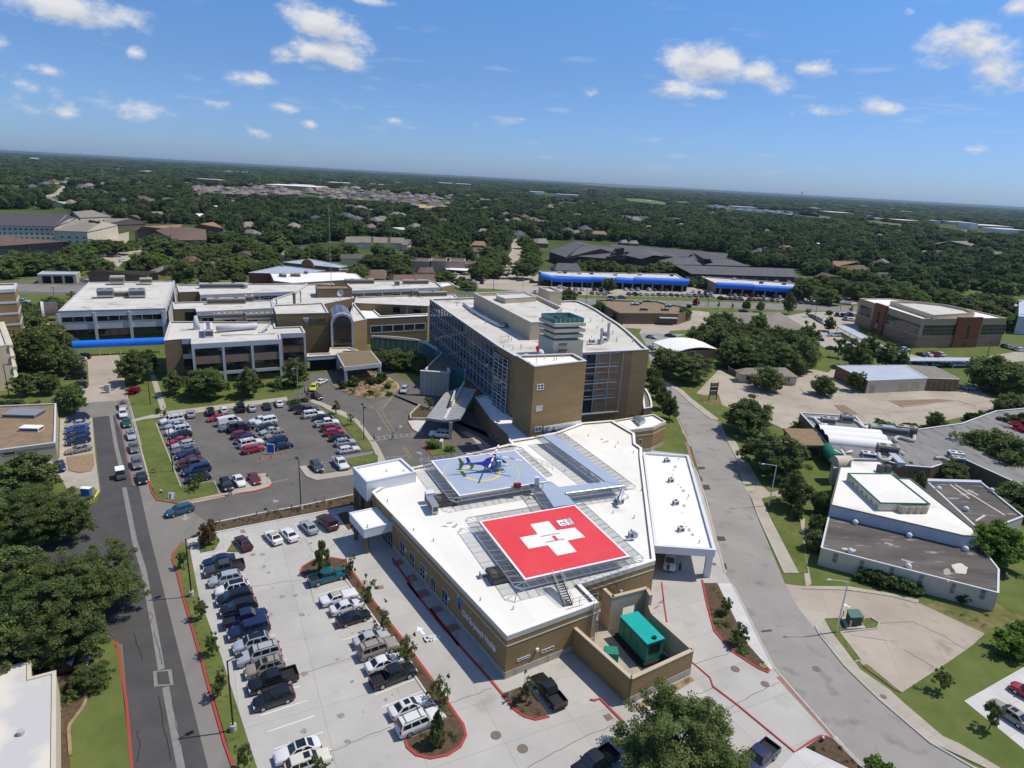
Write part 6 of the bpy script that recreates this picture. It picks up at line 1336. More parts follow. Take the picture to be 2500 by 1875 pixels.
def prj(p):
 v=V3(p)-V3((0,0,HC));x,y,z=(v.x*RTc[i]+v.y*FWc[i]+v.z*UPc[i]for i in range(3))
 return 1250+FPX*x/z,937.5+FPX*y/z
def keep_clear(pts,m=1.5):
 q=[prj(p)for p in pts];CLEAR.append((min(a for a,b in q)-m,max(a for a,b in q)+m,min(b for a,b in q)-m*.5,max(b for a,b in q)))
 # neighbouring buildings
EDGE=[(-400,512),(0,512),(170,512),(275,545),(545,548),(560,590),(690,598),(700,600),(840,588),(860,575),(1010,585),(1020,612),(1240,615),(1245,585),(1400,588),(1480,590),(1500,592),(1780,618),(1800,650),(1945,655),(2000,690),(2110,702),(2420,722),(2600,730),(3000,760)]
def edge_y(x):
 for(x0,y0),(x1,y1)in zip(EDGE,EDGE[1:]):
  if x0<=x<=x1:return y0+(y1-y0)*(x-x0)/max(1e-6,x1-x0)
 return 500
def gable(name,label,ea,eb,ra,rb,ze,zr,roof,wall,over=.5,cat='house',group=None,win=0,z0=0,chim=None,both=1.0):
 0
 ea,eb,ra,rb=xy(ea),xy(eb),xy(ra),xy(rb)
 keep_clear([(*ea,ze*.6),(*eb,ze*.6),(*ra,zr),(*rb,zr)])
 fa,fb=ra*2-ea,rb*2-eb
 if both!=1.0:fa,fb=ra+(fa-ra)*both,rb+(fb-rb)*both
 d=(eb-ea).normalized();n=((ra+rb)*.5-(ea+eb)*.5);n-=d*n.dot(d);fa,fb=ea+n*2*both,eb+n*2*both
 c=(ea+eb+fa+fb)*.25;t=thg(name,label,cat,(c.x,c.y,z0),group)
 mb=MB();q=ins([ea,eb,fb,fa],over);mb.pz(q,z0,ze);
 L_=(eb-ea).length
 if(ra-ea).dot(d)<L_*.08:
  for e,r_,f in((q[0],ra,q[3]),(q[1],rb,q[2])):mb.face([(*e,ze),(*f,ze),(*((e+f)*.5),zr-.15)])
 mb.bd('wall',wall,t)
 mb=MB();E0,E1,F1,F0=(*ea,ze),(*eb,ze),(*fb,ze),(*fa,ze);A_,B_=(*ra,zr),(*rb,zr)
 for f in([E0,E1,B_,A_],[F1,F0,A_,B_]):mb.face(f)
 hip=(ra-ea).dot(d)>L_*.08
 if hip:mb.face([F0,E0,A_]);mb.face([E1,F1,B_])
 dn=V3((0,0,.22))
 for a,b in((E0,E1),(E1,F1),(F1,F0),(F0,E0)):
  if hip or(a,b)in((E0,E1),(F1,F0)):mb.face([V3(a)-dn,V3(b)-dn,b,a])
 mb.face([V3(E0)-dn,V3(F0)-dn,V3(F1)-dn,V3(E1)-dn]);r_=mb.bd('roof',roof,t)
 if chim is not None:
  p=ra.lerp(rb,chim);mb=MB();mb.box(p.x-.5,p.x+.5,p.y-.4,p.y+.4,ze,zr+1.2);mb.bd('chimney',m_bd,r_)
 if win:
  w=Wall(q[0],q[1],c)
  for k in range(win):
   u=w.len*(k+.5)/win;ww_=min(1.0,w.len/win*.3)
   for lv in range(max(1,int((ze-z0)/3.1))):w.wn(t,u-ww_,u+ww_,z0+lv*3+1.0,z0+lv*3+2.4,m_wh,m_g,2,1,.12)
 return t
def wins(w,par,n,z0,z1,fill=.6,fm=None,gm=None,nx=2,nz=1,u0=0,u1=None,name='window'):
 u1=u1 or w.len;s=(u1-u0)/n
 for k in range(n):w.wn(par,u0+s*(k+.5-fill/2),u0+s*(k+.5+fill/2),z0,z1,fm or m_alum,gm or m_g,nx,nz,.1,name)
p_=pl(N,[470,857,1670,1136,1792,1142,1770,1076,1190,620,1095,616,920,462,650,456,645,512,555,512],5.6)
b=bldg('white_roofed_clinic','disused low clinic with a big weathered white roof across the street','building',p_,5.6,0,m_ow,m_roofw,m_coping_d,.12,.2)
q_=pl(N,[625,572,918,842,1368,850,1020,576],7.1);c_=bldg('clerestory','raised flat white clerestory on the weathered white roof','building',q_,7.1,5.45,m_cr,m_roofw,m_green_aw,.08,.2)
w=Wall(q_[0],q_[1],cen(q_));wins(w,c_,7,5.85,6.6,.4,m_cr,m_glass_p,1)
for k,x in enumerate((1108,1168,1230,1290)):p=N(x,918,5.5);mb=MB();mb.cyl(p,.95,5.48,6.9,16);o=mb.bd('exhaust_fan',m_ut);tag(o,['leftmost','second','third','rightmost'][k]+' of four round tan fans on the weathered white roof','fan','round fans on the weathered white roof');mb=MB();mb.cyl(p,.7,6.9,6.93,16);mb.bd('fan_grille',m_ud,o)
for k,x in enumerate((915,978)):acu('condenser',N(x,560,5.45),0,1.2,1.2,1.5,['left','right'][k]+' small dark condenser at the north end of the weathered white roof',m_ud,1)
p2=pl(N,[385,1243,1985,1652,1990,1440,1790,1180,1660,1160,470,880],3.4)
b=bldg('low_annex','derelict low annex with a stained dark roof and boarded windows','building',p2,3.4,0,m_cr,m_roofk,m_cp,.08,.2)
w=Wall(p2[0],p2[1],cen(p2))
for x0,x1,y0,y1 in((478,545,1300,1370),(715,782,1360,1435),(985,1055,1420,1500),(1245,1318,1490,1570),(1535,1605,1570,1650),(1800,1880,1625,1700)):wwin(w,b,N,x0,y1,x1,y0,nx=1,nz=2,fm=m_cr,gm=m_st if x0 in(478,715,1535)else m_glass_p)
for fr,x,y in((N,690,1030),(N,1175,1148),(N,645,1290),(N,1165,1425),(N,1680,1270)):p=fr(x,y,3.3);mb=MB();mb.tube([(p.x,p.y,3.3),(p.x,p.y,3.9),(p.x,p.y,4.2)],[.45,.5,.15],10);tag(mb.bd('turbine_vent',m_wh,smooth=True),'white domed vent on the stained dark annex roof','vent','domed vents on the stained dark annex roof')
for q in([(1560,1400),(1640,1380),(1700,1420),(1680,1480),(1600,1470)],[(1480,1440),(1540,1430),(1560,1480),(1500,1490)],[(580,1240),(700,1260),(690,1275),(570,1255)],[(620,1260),(680,1275),(660,1295),(620,1285)],[(1110,1340),(1220,1370),(1200,1385),(1110,1355)],[(1150,1400),(1210,1420),(1190,1440),(1150,1425)],[(1500,1520),(1560,1540),(1530,1550)],[(950,1190),(1040,1210),(1020,1225),(960,1205)]):stn(N,q,3.345,m_stain2 if rng.random()<.7 else m_stain)
p3_=pl(N,[1340,650,1832,655,2210,962,1900,1080,1780,1060],4.2);bldg('dark_roofed_wing','wing with a streaked dark flat roof right of the weathered white roof','building',p3_,4.2,0,m_cr,m_roofk,m_cp,.25,.25)
for x,y in((1440,725),(1915,740),(1685,908)):p=N(x,y,4);mb=MB();mb.tube([(p.x,p.y,4),(p.x,p.y,4.6),(p.x,p.y,4.9)],[.5,.55,.15],10);tag(mb.bd('turbine_vent',m_wh,smooth=True),'white domed vent on the streaked dark wing roof','vent','domed vents on the streaked dark wing roof')
for a_,b_ in(((1530,660),(1720,800)),((1570,660),(2040,950)),((1710,720),(1800,770)),((1780,1000),(1860,950))):
 mb=MB();strip(mb,[xy(N(*a_,3.96)),xy(N(*b_,3.96))],.35,3.945,3.96);tag(mb.bd('roof_seam',m_stain2),kind='structure')
p4_=pl(N,[195,27,700,58,790,162,1180,187,1650,122,1960,10,2700,-60,2700,760,2212,690,1650,436,1380,522,1120,502,930,452,650,445,480,352,330,172],3.9)
b=bldg('grey_roofed_complex','sprawling low building with a weathered grey roof covered in old ducts','building',p4_,3.9,0,m_wood,m_roofg,m_cp,.2,.3)
for k,(a_,b_)in enumerate((((352,190),(912,240)),((392,236),(955,284)),((428,284),(1002,340)))):
 mb=MB();pa,pb=N(*a_,3.7),N(*b_,3.7);half_barrel(mb,pa,pb,2.0,12,0,.8);o=mb.bd('barrel_roof',m_r2,cleanup=True);tag(o,['far','middle','near'][k]+' of three white barrel roof vaults on the grey roofed complex','roof vault');mb=MB();d_=(pb-pa).normalized();half_barrel(mb,pa-d_*.15,pa+d_*.05,2.05,12,0,.82);mb.bd('end_cap',m_dark,o,cleanup=True)
bb=pl(N,[42,165,340,172,422,322,172,322],3.9);t_=thg('brown_porch','square porch with a brown gravel roof under the street trees','porch',(*cen(bb),0));mb=MB();mb.pz(bb,3.4,3.85);mb.bd('fascia',m_wood,t_);mb=MB();mb.pz(ins(bb,.15),3.85,3.9);mb.bd('gravel_deck',m_gv,t_)
for q in ins(bb,.6):mb=MB();mb.box(q.x-.2,q.x+.2,q.y-.2,q.y+.2,0,3.4);mb.bd('post',m_wood,t_)
ga=thg('green_awning','dark green barrel awning leading to the brown porch','awning',N(460,390,0));mb=MB();half_barrel(mb,N(425,350,2.6),N(510,455,2.6),1.5);mb.bd('fabric',m_green_aw,ga,cleanup=True);mb=MB()
for x,y in((400,360),(480,470),(450,340),(540,440)):p=N(x,y,2.6);mb.tube([(p.x,p.y,0),(p.x,p.y,2.6)],.06,6)
mb.bd('frame',m_green_aw,ga)
mb=MB();half_barrel(mb,N(500,490,4.2),N(640,490,4.2),1.9);mb.pz(pl(N,[485,470,640,465,650,520,500,525],4.2),0,4.2);tag(mb.bd('curved_entrance',m_cr,cleanup=True),'cream round topped entrance beside the green awning','entrance')
for k,(x,y,l,h,m,lab)in enumerate(((985,215,9,2.0,m_sl,'blue grey louvred unit on the grey roofed complex'),(1135,225,5,2.4,m_ut,'tan boxy unit beside the louvred unit'),(975,395,4.5,2.2,m_ut,'tan unit with a thick hose near the white roof'),(810,420,3,1.0,m_wh,'low white unit near the white roof'),(445,120,3.4,1.6,m_unit,'small grey unit at the bend of the pipe'),(610,110,3,2.0,m_sl,'teal grey unit under the roof dish'),(1590,430,3,1.4,m_wh,'white unit at the end of the short silver pipe'),(1610,475,2.4,1.4,m_unit,'grey unit beside the bushes on the complex roof'))):acu('air_conditioner',N(x,y,3.7),R(-12),l,2.0,h,lab,m,2)
for pts,r,lab in(([(270,70),(590,95),(700,105),(770,160),(800,150)],.35,'long white pipe along the north edge of the grey complex roof'),([(320,75),(380,130),(440,138)],.4,'white elbow pipe at the north corner of the grey complex roof'),([(905,400),(920,450),(980,455),(1015,430)],.45,'thick silver hose curling round the tan unit'),([(1060,290),(1050,260),(1090,250),(1210,280),(1225,235)],.45,'silver pipe with a hook on the grey complex roof'),([(1410,435),(1480,440),(1550,470)],.4,'short silver pipe near the rooftop bushes'),([(565,365),(610,430)],.3,'straight white pipe near the brown porch'),([(600,390),(660,375)],.3,'short white pipe branch near the brown porch'),([(1040,345),(1090,390)],.2,'left of two thin pipes on the grey complex roof'),([(1105,375),(1140,405)],.2,'right of two thin pipes on the grey complex roof')):duct('roof_pipe',[N(x,y,4.1)for x,y in pts],r,m_unit if 'silver' in lab else m_wh,lab,'pipe')
mb=MB();a_,b_=N(1020,410,3.9),N(1110,500,3.9);mb.bar(a_,b_,1.6,1.2);tag(mb.bd('duct_box',m_mr),'blue grey duct box below the thick silver hose','duct')
mb=MB();sdp=N(602,60,5.2);ring=[sdp+(V3((.9,.3,.2))*cos(2*pi*k/14)+V3((-.1,.2,.95))*sin(2*pi*k/14))*1.1 for k in range(14)]
for k in range(14):mb.face([sdp+V3((.1,.3,-.2)),ring[k],ring[(k+1)%14]])
mb.tube([sdp-V3((0,0,1.4)),sdp],.08,6);tag(mb.bd('satellite_dish',m_unit),'grey satellite dish on the grey complex roof','satellite dish')
p5_=pl(N,[1345,620,1828,635,1830,655,1345,642],4.6);mb=MB();mb.pz(p5_,3,4.6);tag(mb.bd('parapet_wall',m_ow),'long blue white parapet wall behind the streaked dark roof','wall')
hb_=pl(I,[285,602,395,612,692,612,610,545,318,545],3.2)
gable('bungalow','grey shingled bungalow half hidden by a round tree in the tan forecourt',I(290,590,3),I(695,612,3),I(330,548,4.4),I(600,545,4.4),3,4.4,m_st,m_cr,win=3,both=.5);mb=MB();strip(mb,pl(I,[212,535,215,580,285,610,370,660]),.15,0,2.0);tag(mb.bd('board_fence',m_wood),'brown board fence in front of the grey bungalow','fence')
wq=pl(I,[945,532,1160,634,1560,618,1405,528],4.4);b=bldg('storage_building','long storage building with a pale metal roof and blank doors','building',wq,4.4,0,m_cr,m_mr,m_cp,.08,.15);w=Wall(wq[1],wq[2],cen(wq))
for u0,u1,z1,m in((.06,.14,3.0,m_ut),(.55,.70,3.2,m_bg),(.76,.90,3.2,m_bg)):w.part(b,'door',m,(w.len*u0,w.len*u1,.05,z1,-.01,.06))
w=Wall(wq[0],wq[1],cen(wq));w.part(b,'brick_wall',m_bd,(0,w.len,0,4.2,-.01,.05))
wq=pl(I,[1407,528,1562,618,1778,625,1612,541],4.3);b=bldg('office_wing','brick office with narrow windows and a grey roof beside the storage building','building',wq,4.3,0,m_bd,m_st,m_cp,.08,.2);w=Wall(wq[1],wq[2],cen(wq));wins(w,b,6,.6,3,.25,m_bd)
aq=pl(H,[1455,712,1650,806,2040,778,1862,690],4.3);b=thg('arched_shed','open sided shed with a white arched metal roof','shed',(*cen(aq),0));mb=MB();n=8
for k in range(n):
 f=lambda s,t:V3((*xy(aq[0]).lerp(xy(aq[3]),s).lerp(xy(aq[1]).lerp(xy(aq[2]),s),t),4.0+1.3*math.sin(pi*s)))
 mb.face([f(k/n,0),f((k+1)/n,0),f((k+1)/n,1),f(k/n,1)]);mb.face([f(k/n,0)-V3((0,0,.2)),f(k/n,1)-V3((0,0,.2)),f((k+1)/n,1)-V3((0,0,.2)),f((k+1)/n,0)-V3((0,0,.2))])
mb.bd('roof',m_r2,b);mb=MB();mb.pz([xy(aq[0]).lerp(xy(aq[3]),.25),xy(aq[1]).lerp(xy(aq[2]),.25),xy(aq[2]),xy(aq[3])],0,4.0);mb.bd('wall',m_wood,b)
for t_ in(0,.33,.66,1):p=xy(aq[0]).lerp(xy(aq[1]),t_);mb=MB();mb.box(p.x-.15,p.x+.15,p.y-.15,p.y+.15,0,4.0);mb.bd('post',m_sl,b)
bq=pl(H,[945,338,1040,402,1150,460,1505,462,1680,468,1805,432,1700,395,1560,372,1490,352],5.0);b=bldg('brown_office','low dark brick office with a brown gravel roof beyond the glass building','building',bq,5,0,m_bd,m_gv,m_coping_d,.5,.5);w=Wall(bq[3],bq[4],cen(bq));w.part(b,'white_canopy',m_ow,(.3,w.len-.5,3.0,3.4,0,2));w.wn(b,.5,w.len*.4,.3,2.9,m_bk,m_g,2);w.wn(b,w.len*.55,w.len*.95,.3,2.9,m_bk,m_g,2)
for k,(x,y,l)in enumerate(((1065,350,3),(1290,390,4),(1315,375,4),(1405,360,3),(1370,435,3.4),(1560,437,3.4),(1590,405,3))):acu('rooftop_unit',H(x,y,4.5),R(10),l,1.6,1.3,['grey unit at the left of','white unit in the middle of','tan unit in the middle of','grey unit at the back of','tan unit at the front of','tan unit at the right front of','pale skylight unit on the right of'][k]+' the brown gravel office roof',[m_sl,m_wh,m_ut,m_unit,m_ut,m_ut,m_mr][k],1)
gable('hip_roofed_office','brown hip roofed office behind the big cluster of trees',I(400,290,4),I(765,292,4),I(500,205,7),I(560,170,7),4,7,m_st,m_bd,cat='building')
mz=13.0;mq=pl(I,[1103,78,1525,216,2098,212,1842,152,1480,100,1312,80],mz);b=bldg('medical_office','three storey beige and red brick medical office with glass bands','building',mq,mz,0,mat('tan_band',(.40,.29,.175),(.44,.325,.20),.4),m_r2,m_bg,.5,.5);c_=cen(mq)
w1,w2=Wall(mq[0],mq[1],c_),Wall(mq[1],mq[2],c_)
def band(w,fr,x0,x1,yt,z0,z1,nx,nz=3):u0,_=hit(w,fr,x0,yt);u1,_=hit(w,fr,x1,yt);u0,u1=sorted((u0,u1));w.wn(b,u0,u1,z0,z1,m_sl,m_g,nx,nz,.06)
mbr=mat('rosy_brick',(.31,.175,.105),(.35,.20,.125),.5);w1 .part(b,'brown_base',mbr,(0,w1 .len,0,5.0,-.01,.05));w2 .part(b,'brown_base',mbr,(0,w2 .len,0,5.0,-.01,.05))
band(w1,D,737,845,1300,5.4,10.2,5);band(w1,D,975,1300,1400,5.4,10.2,12);band(w2,D,1305,1600,1480,5.4,10.2,10);band(w2,D,1830,2045,1480,5.4,10.2,8)
band(w1,D,745,820,1480,.8,4,3,2);band(w1,D,950,1020,1550,.8,4,3,2);band(w1,D,1040,1120,1570,.8,4,3,2);band(w2,D,1300,1400,1620,.8,4,4,2);band(w2,D,1430,1540,1620,.8,4,4,2);band(w2,D,1790,1850,1620,.8,4,2,2);band(w2,D,1880,1990,1620,.8,4,4,2)
for w,x0,x1 in((w1,858,968),(w2,1612,1826)):u0,_=hit(w,D,x0,1400);u1,_=hit(w,D,x1,1400);w.part(b,'brick_pier',m_redbrick,(*sorted((u0,u1)),0,mz+.6,-.3,.9));u=(u0+u1)/2;w.part(b,'slit_window',m_g,(u-.9,u+.9,1,10,.9,.95))
bldg('rooftop_screen','beige screen wall on the medical office roof','building',pl(D,[1010,1235,1400,1362,1770,1340,1690,1305,1480,1262,1250,1238],14.6),14.6,12.5,m_bg,m_rd,m_bg,1,.3)
def carport(label,pts,z,m=None):
 t=thg('carport',label,'carport',(*cen(pts),0));mb=MB();mb.pz(pts,z-.35,z);mb.bd('roof',m or m_mr,t)
 for s in(.02,.35,.65,.98):
  for a_,b_ in((0,1),(3,2)):p=xy(pts[a_]).lerp(xy(pts[b_]),s);mb=MB();mb.box(p.x-.12,p.x+.12,p.y-.12,p.y+.12,0,z-.3);mb.bd('post',m_sl,t)
carport('long pale metal carport along the medical office side',pl(I,[950,268,1225,408,1262,400,1010,265],3),3);carport('long steel carport roof in front of the medical office',pl(I,[1430,478,1905,482,1900,500,1440,500],3),3);carport('white carport roof beside the brown town houses',pl(B,[1065,972,1248,985,1250,1000,1075,988],3),3,m_r2)
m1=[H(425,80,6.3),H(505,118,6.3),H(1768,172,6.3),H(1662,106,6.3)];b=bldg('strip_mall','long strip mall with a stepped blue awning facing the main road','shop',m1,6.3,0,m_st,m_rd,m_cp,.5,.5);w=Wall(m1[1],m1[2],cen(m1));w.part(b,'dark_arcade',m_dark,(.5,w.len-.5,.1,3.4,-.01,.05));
for k in range(14):w.part(b,'column',m_st,(2+k*w.len/14,2.8+k*w.len/14,0,3.6,1.8,2.6))
def onw(w,fr,x,y,d=.05):
 u,z=hit(w,fr,x,y);return w.at(u,z,d)
aw=[onw(w,H,440,124),onw(w,H,565,158)];awning('blue_awning',aw,1.9,'short angled blue awning at the left corner of the long strip mall');awning('blue_awning',[onw(w,H,566,160),onw(w,H,905,166)],2.0,'first straight blue awning from the left on the long strip mall');awning('blue_awning',[onw(w,H,907,160),onw(w,H,1110,170)],1.8,'blue awning partly behind the tree on the long strip mall');awning('blue_awning',[onw(w,H,1112,166),onw(w,H,1278,178)],2.0,'short blue awning right of the tree on the long strip mall');awning('blue_awning',[onw(w,H,1280,168),onw(w,H,1770,186)],2.1,'longest blue awning at the right end of the long strip mall')
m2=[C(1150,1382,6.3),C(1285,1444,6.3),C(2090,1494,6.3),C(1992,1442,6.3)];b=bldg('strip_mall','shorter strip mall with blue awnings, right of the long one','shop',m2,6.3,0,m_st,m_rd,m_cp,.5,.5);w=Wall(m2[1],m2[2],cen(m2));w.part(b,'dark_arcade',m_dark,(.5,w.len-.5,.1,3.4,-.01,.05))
for k in range(8):w.part(b,'column',m_st,(2+k*w.len/8,2.8+k*w.len/8,0,3.6,1.8,2.6))
for a_,b_,lab in(((1282,1466),(1612,1482),'left blue awning on the shorter strip mall'),((1616,1488),(1822,1500),'middle blue awning on the shorter strip mall'),((1826,1500),(2112,1514),'right blue awning on the shorter strip mall')):awning('blue_awning',[onw(w,C,*a_),onw(w,C,*b_)],2.0,lab)
for k,(fr,x,y)in enumerate(((H,612,97),(H,660,100),(H,790,105),(H,900,108),(H,1115,118),(H,1240,103),(H,1335,118),(H,1620,125),(C,1450,1412),(C,1690,1445),(C,1825,1435),(C,1895,1455),(C,1940,1440))):
 p=fr(x,y,5.9);mb=MB();mb.box(p.x-1.1,p.x+1.1,p.y-.9,p.y+.9,5.8,7.0);tag(mb.bd('rooftop_unit',m_ud if k%2 else m_unit),'small boxy unit on a strip mall roof','air conditioner','small units on the strip mall roofs')
GR=dict(roof=m_shingle,wall=m_redbrick if 0 else mat('dark_red_brick',(.085,.05,.042),(.11,.065,.055),.4),cat='building')
for i,(fr,e0,e1,r0,r1,ze,zr,lab)in enumerate(((C,(455,1160),(1362,1238),(322,1090),(1394,1180),9,13,'longest grey roofed wing at the back of the residence'),(C,(-30,1195),(305,1222),(75,1092),(380,1120),8,14,'left grey roofed wing of the residence'),(B,(1770,868),(1885,908),(1962,797),(1995,822),7,14,'pointed grey roofed end of the residence'),(C,(1062,1358),(2002,1388),(905,1278),(1975,1312),7,11,'front grey roofed wing of the residence with white balconies'),(C,(900,1275),(1165,1278),(930,1205),(1060,1215),8,11,'small hipped grey wing in the middle of the residence'),(C,(1190,1278),(1588,1290),(1380,1228),(1420,1230),8,11,'hipped grey wing at the right of the residence'),(C,(460,1190),(610,1225),(612,1122),(730,1192),9,12,'left cross gable of the residence'),(C,(1010,1212),(1170,1255),(1072,1165),(1185,1228),9,12,'right cross gable of the residence'),(C,(735,1225),(895,1235),(740,1165),(900,1172),8,11,'short grey wing between the two cross gables'),(B,(1810,995),(1990,1000),(1828,945),(1965,950),5,9,'detached grey roof left of the long strip mall'))):
 t=gable('residence_wing',lab,fr(*e0,ze),fr(*e1,ze),fr(*r0,zr),fr(*r1,zr),ze,zr,win=9 if i==3 else 0,**GR)
for k,(x,y)in enumerate(((320,1215),(360,1205),(402,1180),(428,1170))):p=C(x,y,9);mb=MB();mb.box(p.x-2,p.x+2,p.y-1.5,p.y+1.5,0,13 if k>1 else 10);tag(mb.bd('chimney_block',GR['wall']),['leftmost','second','third','rightmost'][k]+' dark brick chimney block on the residence','chimney')
for fr,e0,e1,r0,r1,ze,zr,m,lab in((D,(330,1012),(600,1048),(400,975),(560,1015),5,8,m_sb,'nearest brown hip roof among the trees on the right'),(D,(540,935),(745,905),(490,872),(735,880),6,10,m_sr,'long terracotta roof among the trees on the right'),(D,(650,955),(830,960),(700,910),(770,912),6,9,m_sb,'brown hip roof just below the terracotta roof'),(D,(870,1160),(1090,1190),(900,1125),(980,1120),4,6,m_rd,'white flat pitched roof beyond the medical office'),(D,(1435,722),(1740,738),(1545,695),(1700,695),8,13,m_st,'broad tan roof standing alone in the far woods'),(D,(1590,740),(1820,755),(1700,712),(1750,715),6,10,m_st,'lower tan roof right of the broad tan roof'),(D,(10,765),(125,770),(40,735),(100,735),5,9,m_sr,'reddish gable roof among the right hand trees')):
 gable('house',lab,fr(*e0,ze),fr(*e1,ze),fr(*r0,zr),fr(*r1,zr),ze,zr,m,m_bd)
q=pl(D,[2165,1240,2160,1390,2300,1400,2300,1240],8);bldg('grey_clad_building','grey clad building at the right edge of the photo','building',q,9,0,m_mr,m_mr,m_cp,.2,.2)
for fr,x,y,lab in((D,1868,760,'bright blue tent roof in the far woods on the right'),(A,1590,745,'pale green pavilion roof among the trees behind the brown roofs')):
 p=fr(x,y,3);mb=MB();r_=7
 for k in range(4):a0_,a1_=pi/4+k*pi/2,pi/4+(k+1)*pi/2;mb.face([(p.x+r_*cos(a0_),p.y+r_*sin(a0_),3),(p.x+r_*cos(a1_),p.y+r_*sin(a1_),3),(p.x,p.y,6)]);mb.tube([(p.x+r_*cos(a0_),p.y+r_*sin(a0_),0),(p.x+r_*cos(a0_),p.y+r_*sin(a0_),3)],.15,5)
 tag(mb.bd('pavilion',m_blue if 'blue' in lab else m_teal),lab,'pavilion')
 # left side
TZ2=21.5;lq=[E(-330,262,TZ2),E(128,242,TZ2),E(150,190,TZ2),E(-290,200,TZ2)];b=bldg('banded_tower','tall tan brick tower with white bands at the left edge','building',lq,TZ2,0,m_b,m_rd,m_ow,.5,.5);c_=cen(lq)
for i in(0,1):
 w=Wall(lq[i],lq[i+1],c_)
 for k in range(7):w.part(b,'floor_band',m_ow,(0,w.len+.1,TZ2-.9-k*3.35,TZ2-.3-k*3.35 if k else TZ2-.1,-.01,.12))
lq2=[E(-330,560,12),E(0,540,12),E(75,745,12),E(-330,800,12)];b=bldg('balcony_wing','pale balcony wing below the banded tower at the left edge','building',lq2,12,0,m_bg,m_rd,m_cr,.4,.4);w=Wall(lq2[1],lq2[2],cen(lq2))
for k in range(4):w.part(b,'balcony',m_cr,(0,w.len+.5,k*3+2.2,k*3+3.1,0,1.0));w.wn(b,.5,w.len-.5,k*3+.3,k*3+2.1,m_alum,m_g,6)
cq=[J(-260,345,4.0),E(505,1272,4.0),J(497,665,4.0),J(-260,765,4.0)];b=bldg('gravel_roofed_clinic','low clinic with a brown gravel roof beside the small car park','building',cq,4.0,0,m_ut,m_gv,m_cp,.3,.25);w=Wall(cq[2],cq[3],cen(cq));w.part(b,'fascia_band',m_sl,(0,w.len,3.3,3.95,0,.1))
for x0,x1 in((30,135),(190,298)):wwin(w,b,J,x0,785,x1,745,nx=1,fm=m_ut)
for x,y,l,lab in((220,420,7,'wide grey unit on the brown gravel clinic roof'),(285,555,4,'white square unit on the brown gravel clinic roof')):acu('rooftop_unit',J(x,y,3.7),R(5),l,4 if l>5 else 2,.9,lab,m_sl if l>5 else m_r2,0)
wq=pl(O,[-300,900,0,960,215,905,218,1020,392,975,388,1870,-300,1870],4.0);bldg('corner_building','low building with a stained white roof in the bottom left corner','building',wq,4.0,0,m_cr,mat('stained_white_roof',(.66,.61,.52),(.72,.67,.58),.12,.85,.2,c3=(.53,.52,.50),s3=.12,t3=(.50,.60)),m_cr,.1,.3)
vent(O,150,1420,3.9,.5,.35,'small dark roof vent on the stained white roof')
for fr,e0,e1,r0,r1,ze,zr,m,wl_,lab,win in((A,(-150,690),(372,700),(-150,612),(480,618),10,15,m_sd,m_cr,'long white apartment house with a dark roof at the left',14),(A,(380,728),(590,735),(470,662),(600,655),9,14,m_st,m_cr,'white apartment wing with a tan hip roof',4),(A,(600,732),(722,690),(565,655),(640,650),9,13,m_st,m_cr,'white apartment end with stacked balconies',5),(A,(540,640),(752,632),(490,600),(620,588),8,13,m_st,m_cr,'tan roofed white apartment block behind the others',6),(A,(680,690),(985,680),(720,645),(880,645),4,9,m_st,m_wood,'low broad tan roof right of the white apartments',0),(A,(-100,838),(400,845),(-100,758),(440,800),7,11,m_sb,m_bd,'brown brick motel with a dark red roof at the left',8),(A,(920,724),(1200,722),(960,698),(1230,686),9,12,m_sr,m_bd,'left terracotta roofed wing of the tan residence',8),(A,(1182,792),(1395,790),(1260,702),(1390,720),9,13,m_sb,m_bd,'front brown roofed wing of the tan residence',0),(A,(1330,712),(1512,712),(1350,682),(1440,668),9,13,m_sr,m_bd,'right terracotta roofed wing of the tan residence',4)):
 gable('apartment_building',lab,fr(*e0,ze),fr(*e1,ze),fr(*r0,zr),fr(*r1,zr),ze,zr,m,wl_,cat='building',win=win)
q=pl(A,[250,1022,510,1022,540,1004,290,1000],4.5);b=bldg('car_wash','open car wash with three dark bays beyond the white wing','building',q,4.5,0,m_ut,m_mr,m_cp,.2,.2);w=Wall(q[0],q[1],cen(q))
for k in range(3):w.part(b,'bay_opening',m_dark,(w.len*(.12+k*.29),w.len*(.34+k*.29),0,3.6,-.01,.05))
gable('shop_building','brown shop with a sloping dark roof behind the white wing',A(592,1022,4),A(1000,1030,4),A(620,992,6.5),A(1060,1000,6.5),4,6.5,m_sb,m_bd,cat='shop',win=5,both=.6)
mb=MB();strip(mb,pl(A,[-100,1035,100,1030,240,1015]),.3,0,2.6);tag(mb.bd('white_fence',m_cr),'long white fence at the far left beyond the road','fence')
for pts,z,m,wl_,lab in((pl(F,[945,95,1255,30,1640,75,1500,95,1150,100],6),6,m_mr,m_redbrick,'brick school block with a pale blue metal roof'),(pl(F,[1142,97,1175,168,1345,188,1850,158,1975,150,1895,86],6),6,m_r2,m_bd,'brick school block with a bright white roof'),(pl(F,[1250,0,1760,50,1840,35,1500,-30],6),6,m_mr,m_bd,'rear school block with a grey white roof')):bldg('school_building',lab,'school',pts,z,0,wl_,m,m_cp,.25,.3)
p=F(1480,25,6);w=Wall(F(1250,3,6),F(1760,53,6),F(1500,-60,6));u,z=hit(w,F,1480,20);mb=MB();pts=[w.at(u+4.2*cos(pi*k/12),5.2+4.2*sin(pi*k/12),.5)for k in range(13)];q2=[x-V3((w.n.x,w.n.y,0))*1 for x in pts];mb.face(pts)
for k in range(12):mb.face([pts[k],pts[k+1],q2[k+1],q2[k]])
tag(mb.bd('arched_gable',m_b),'round arched brick gable on the rear school block','gable')
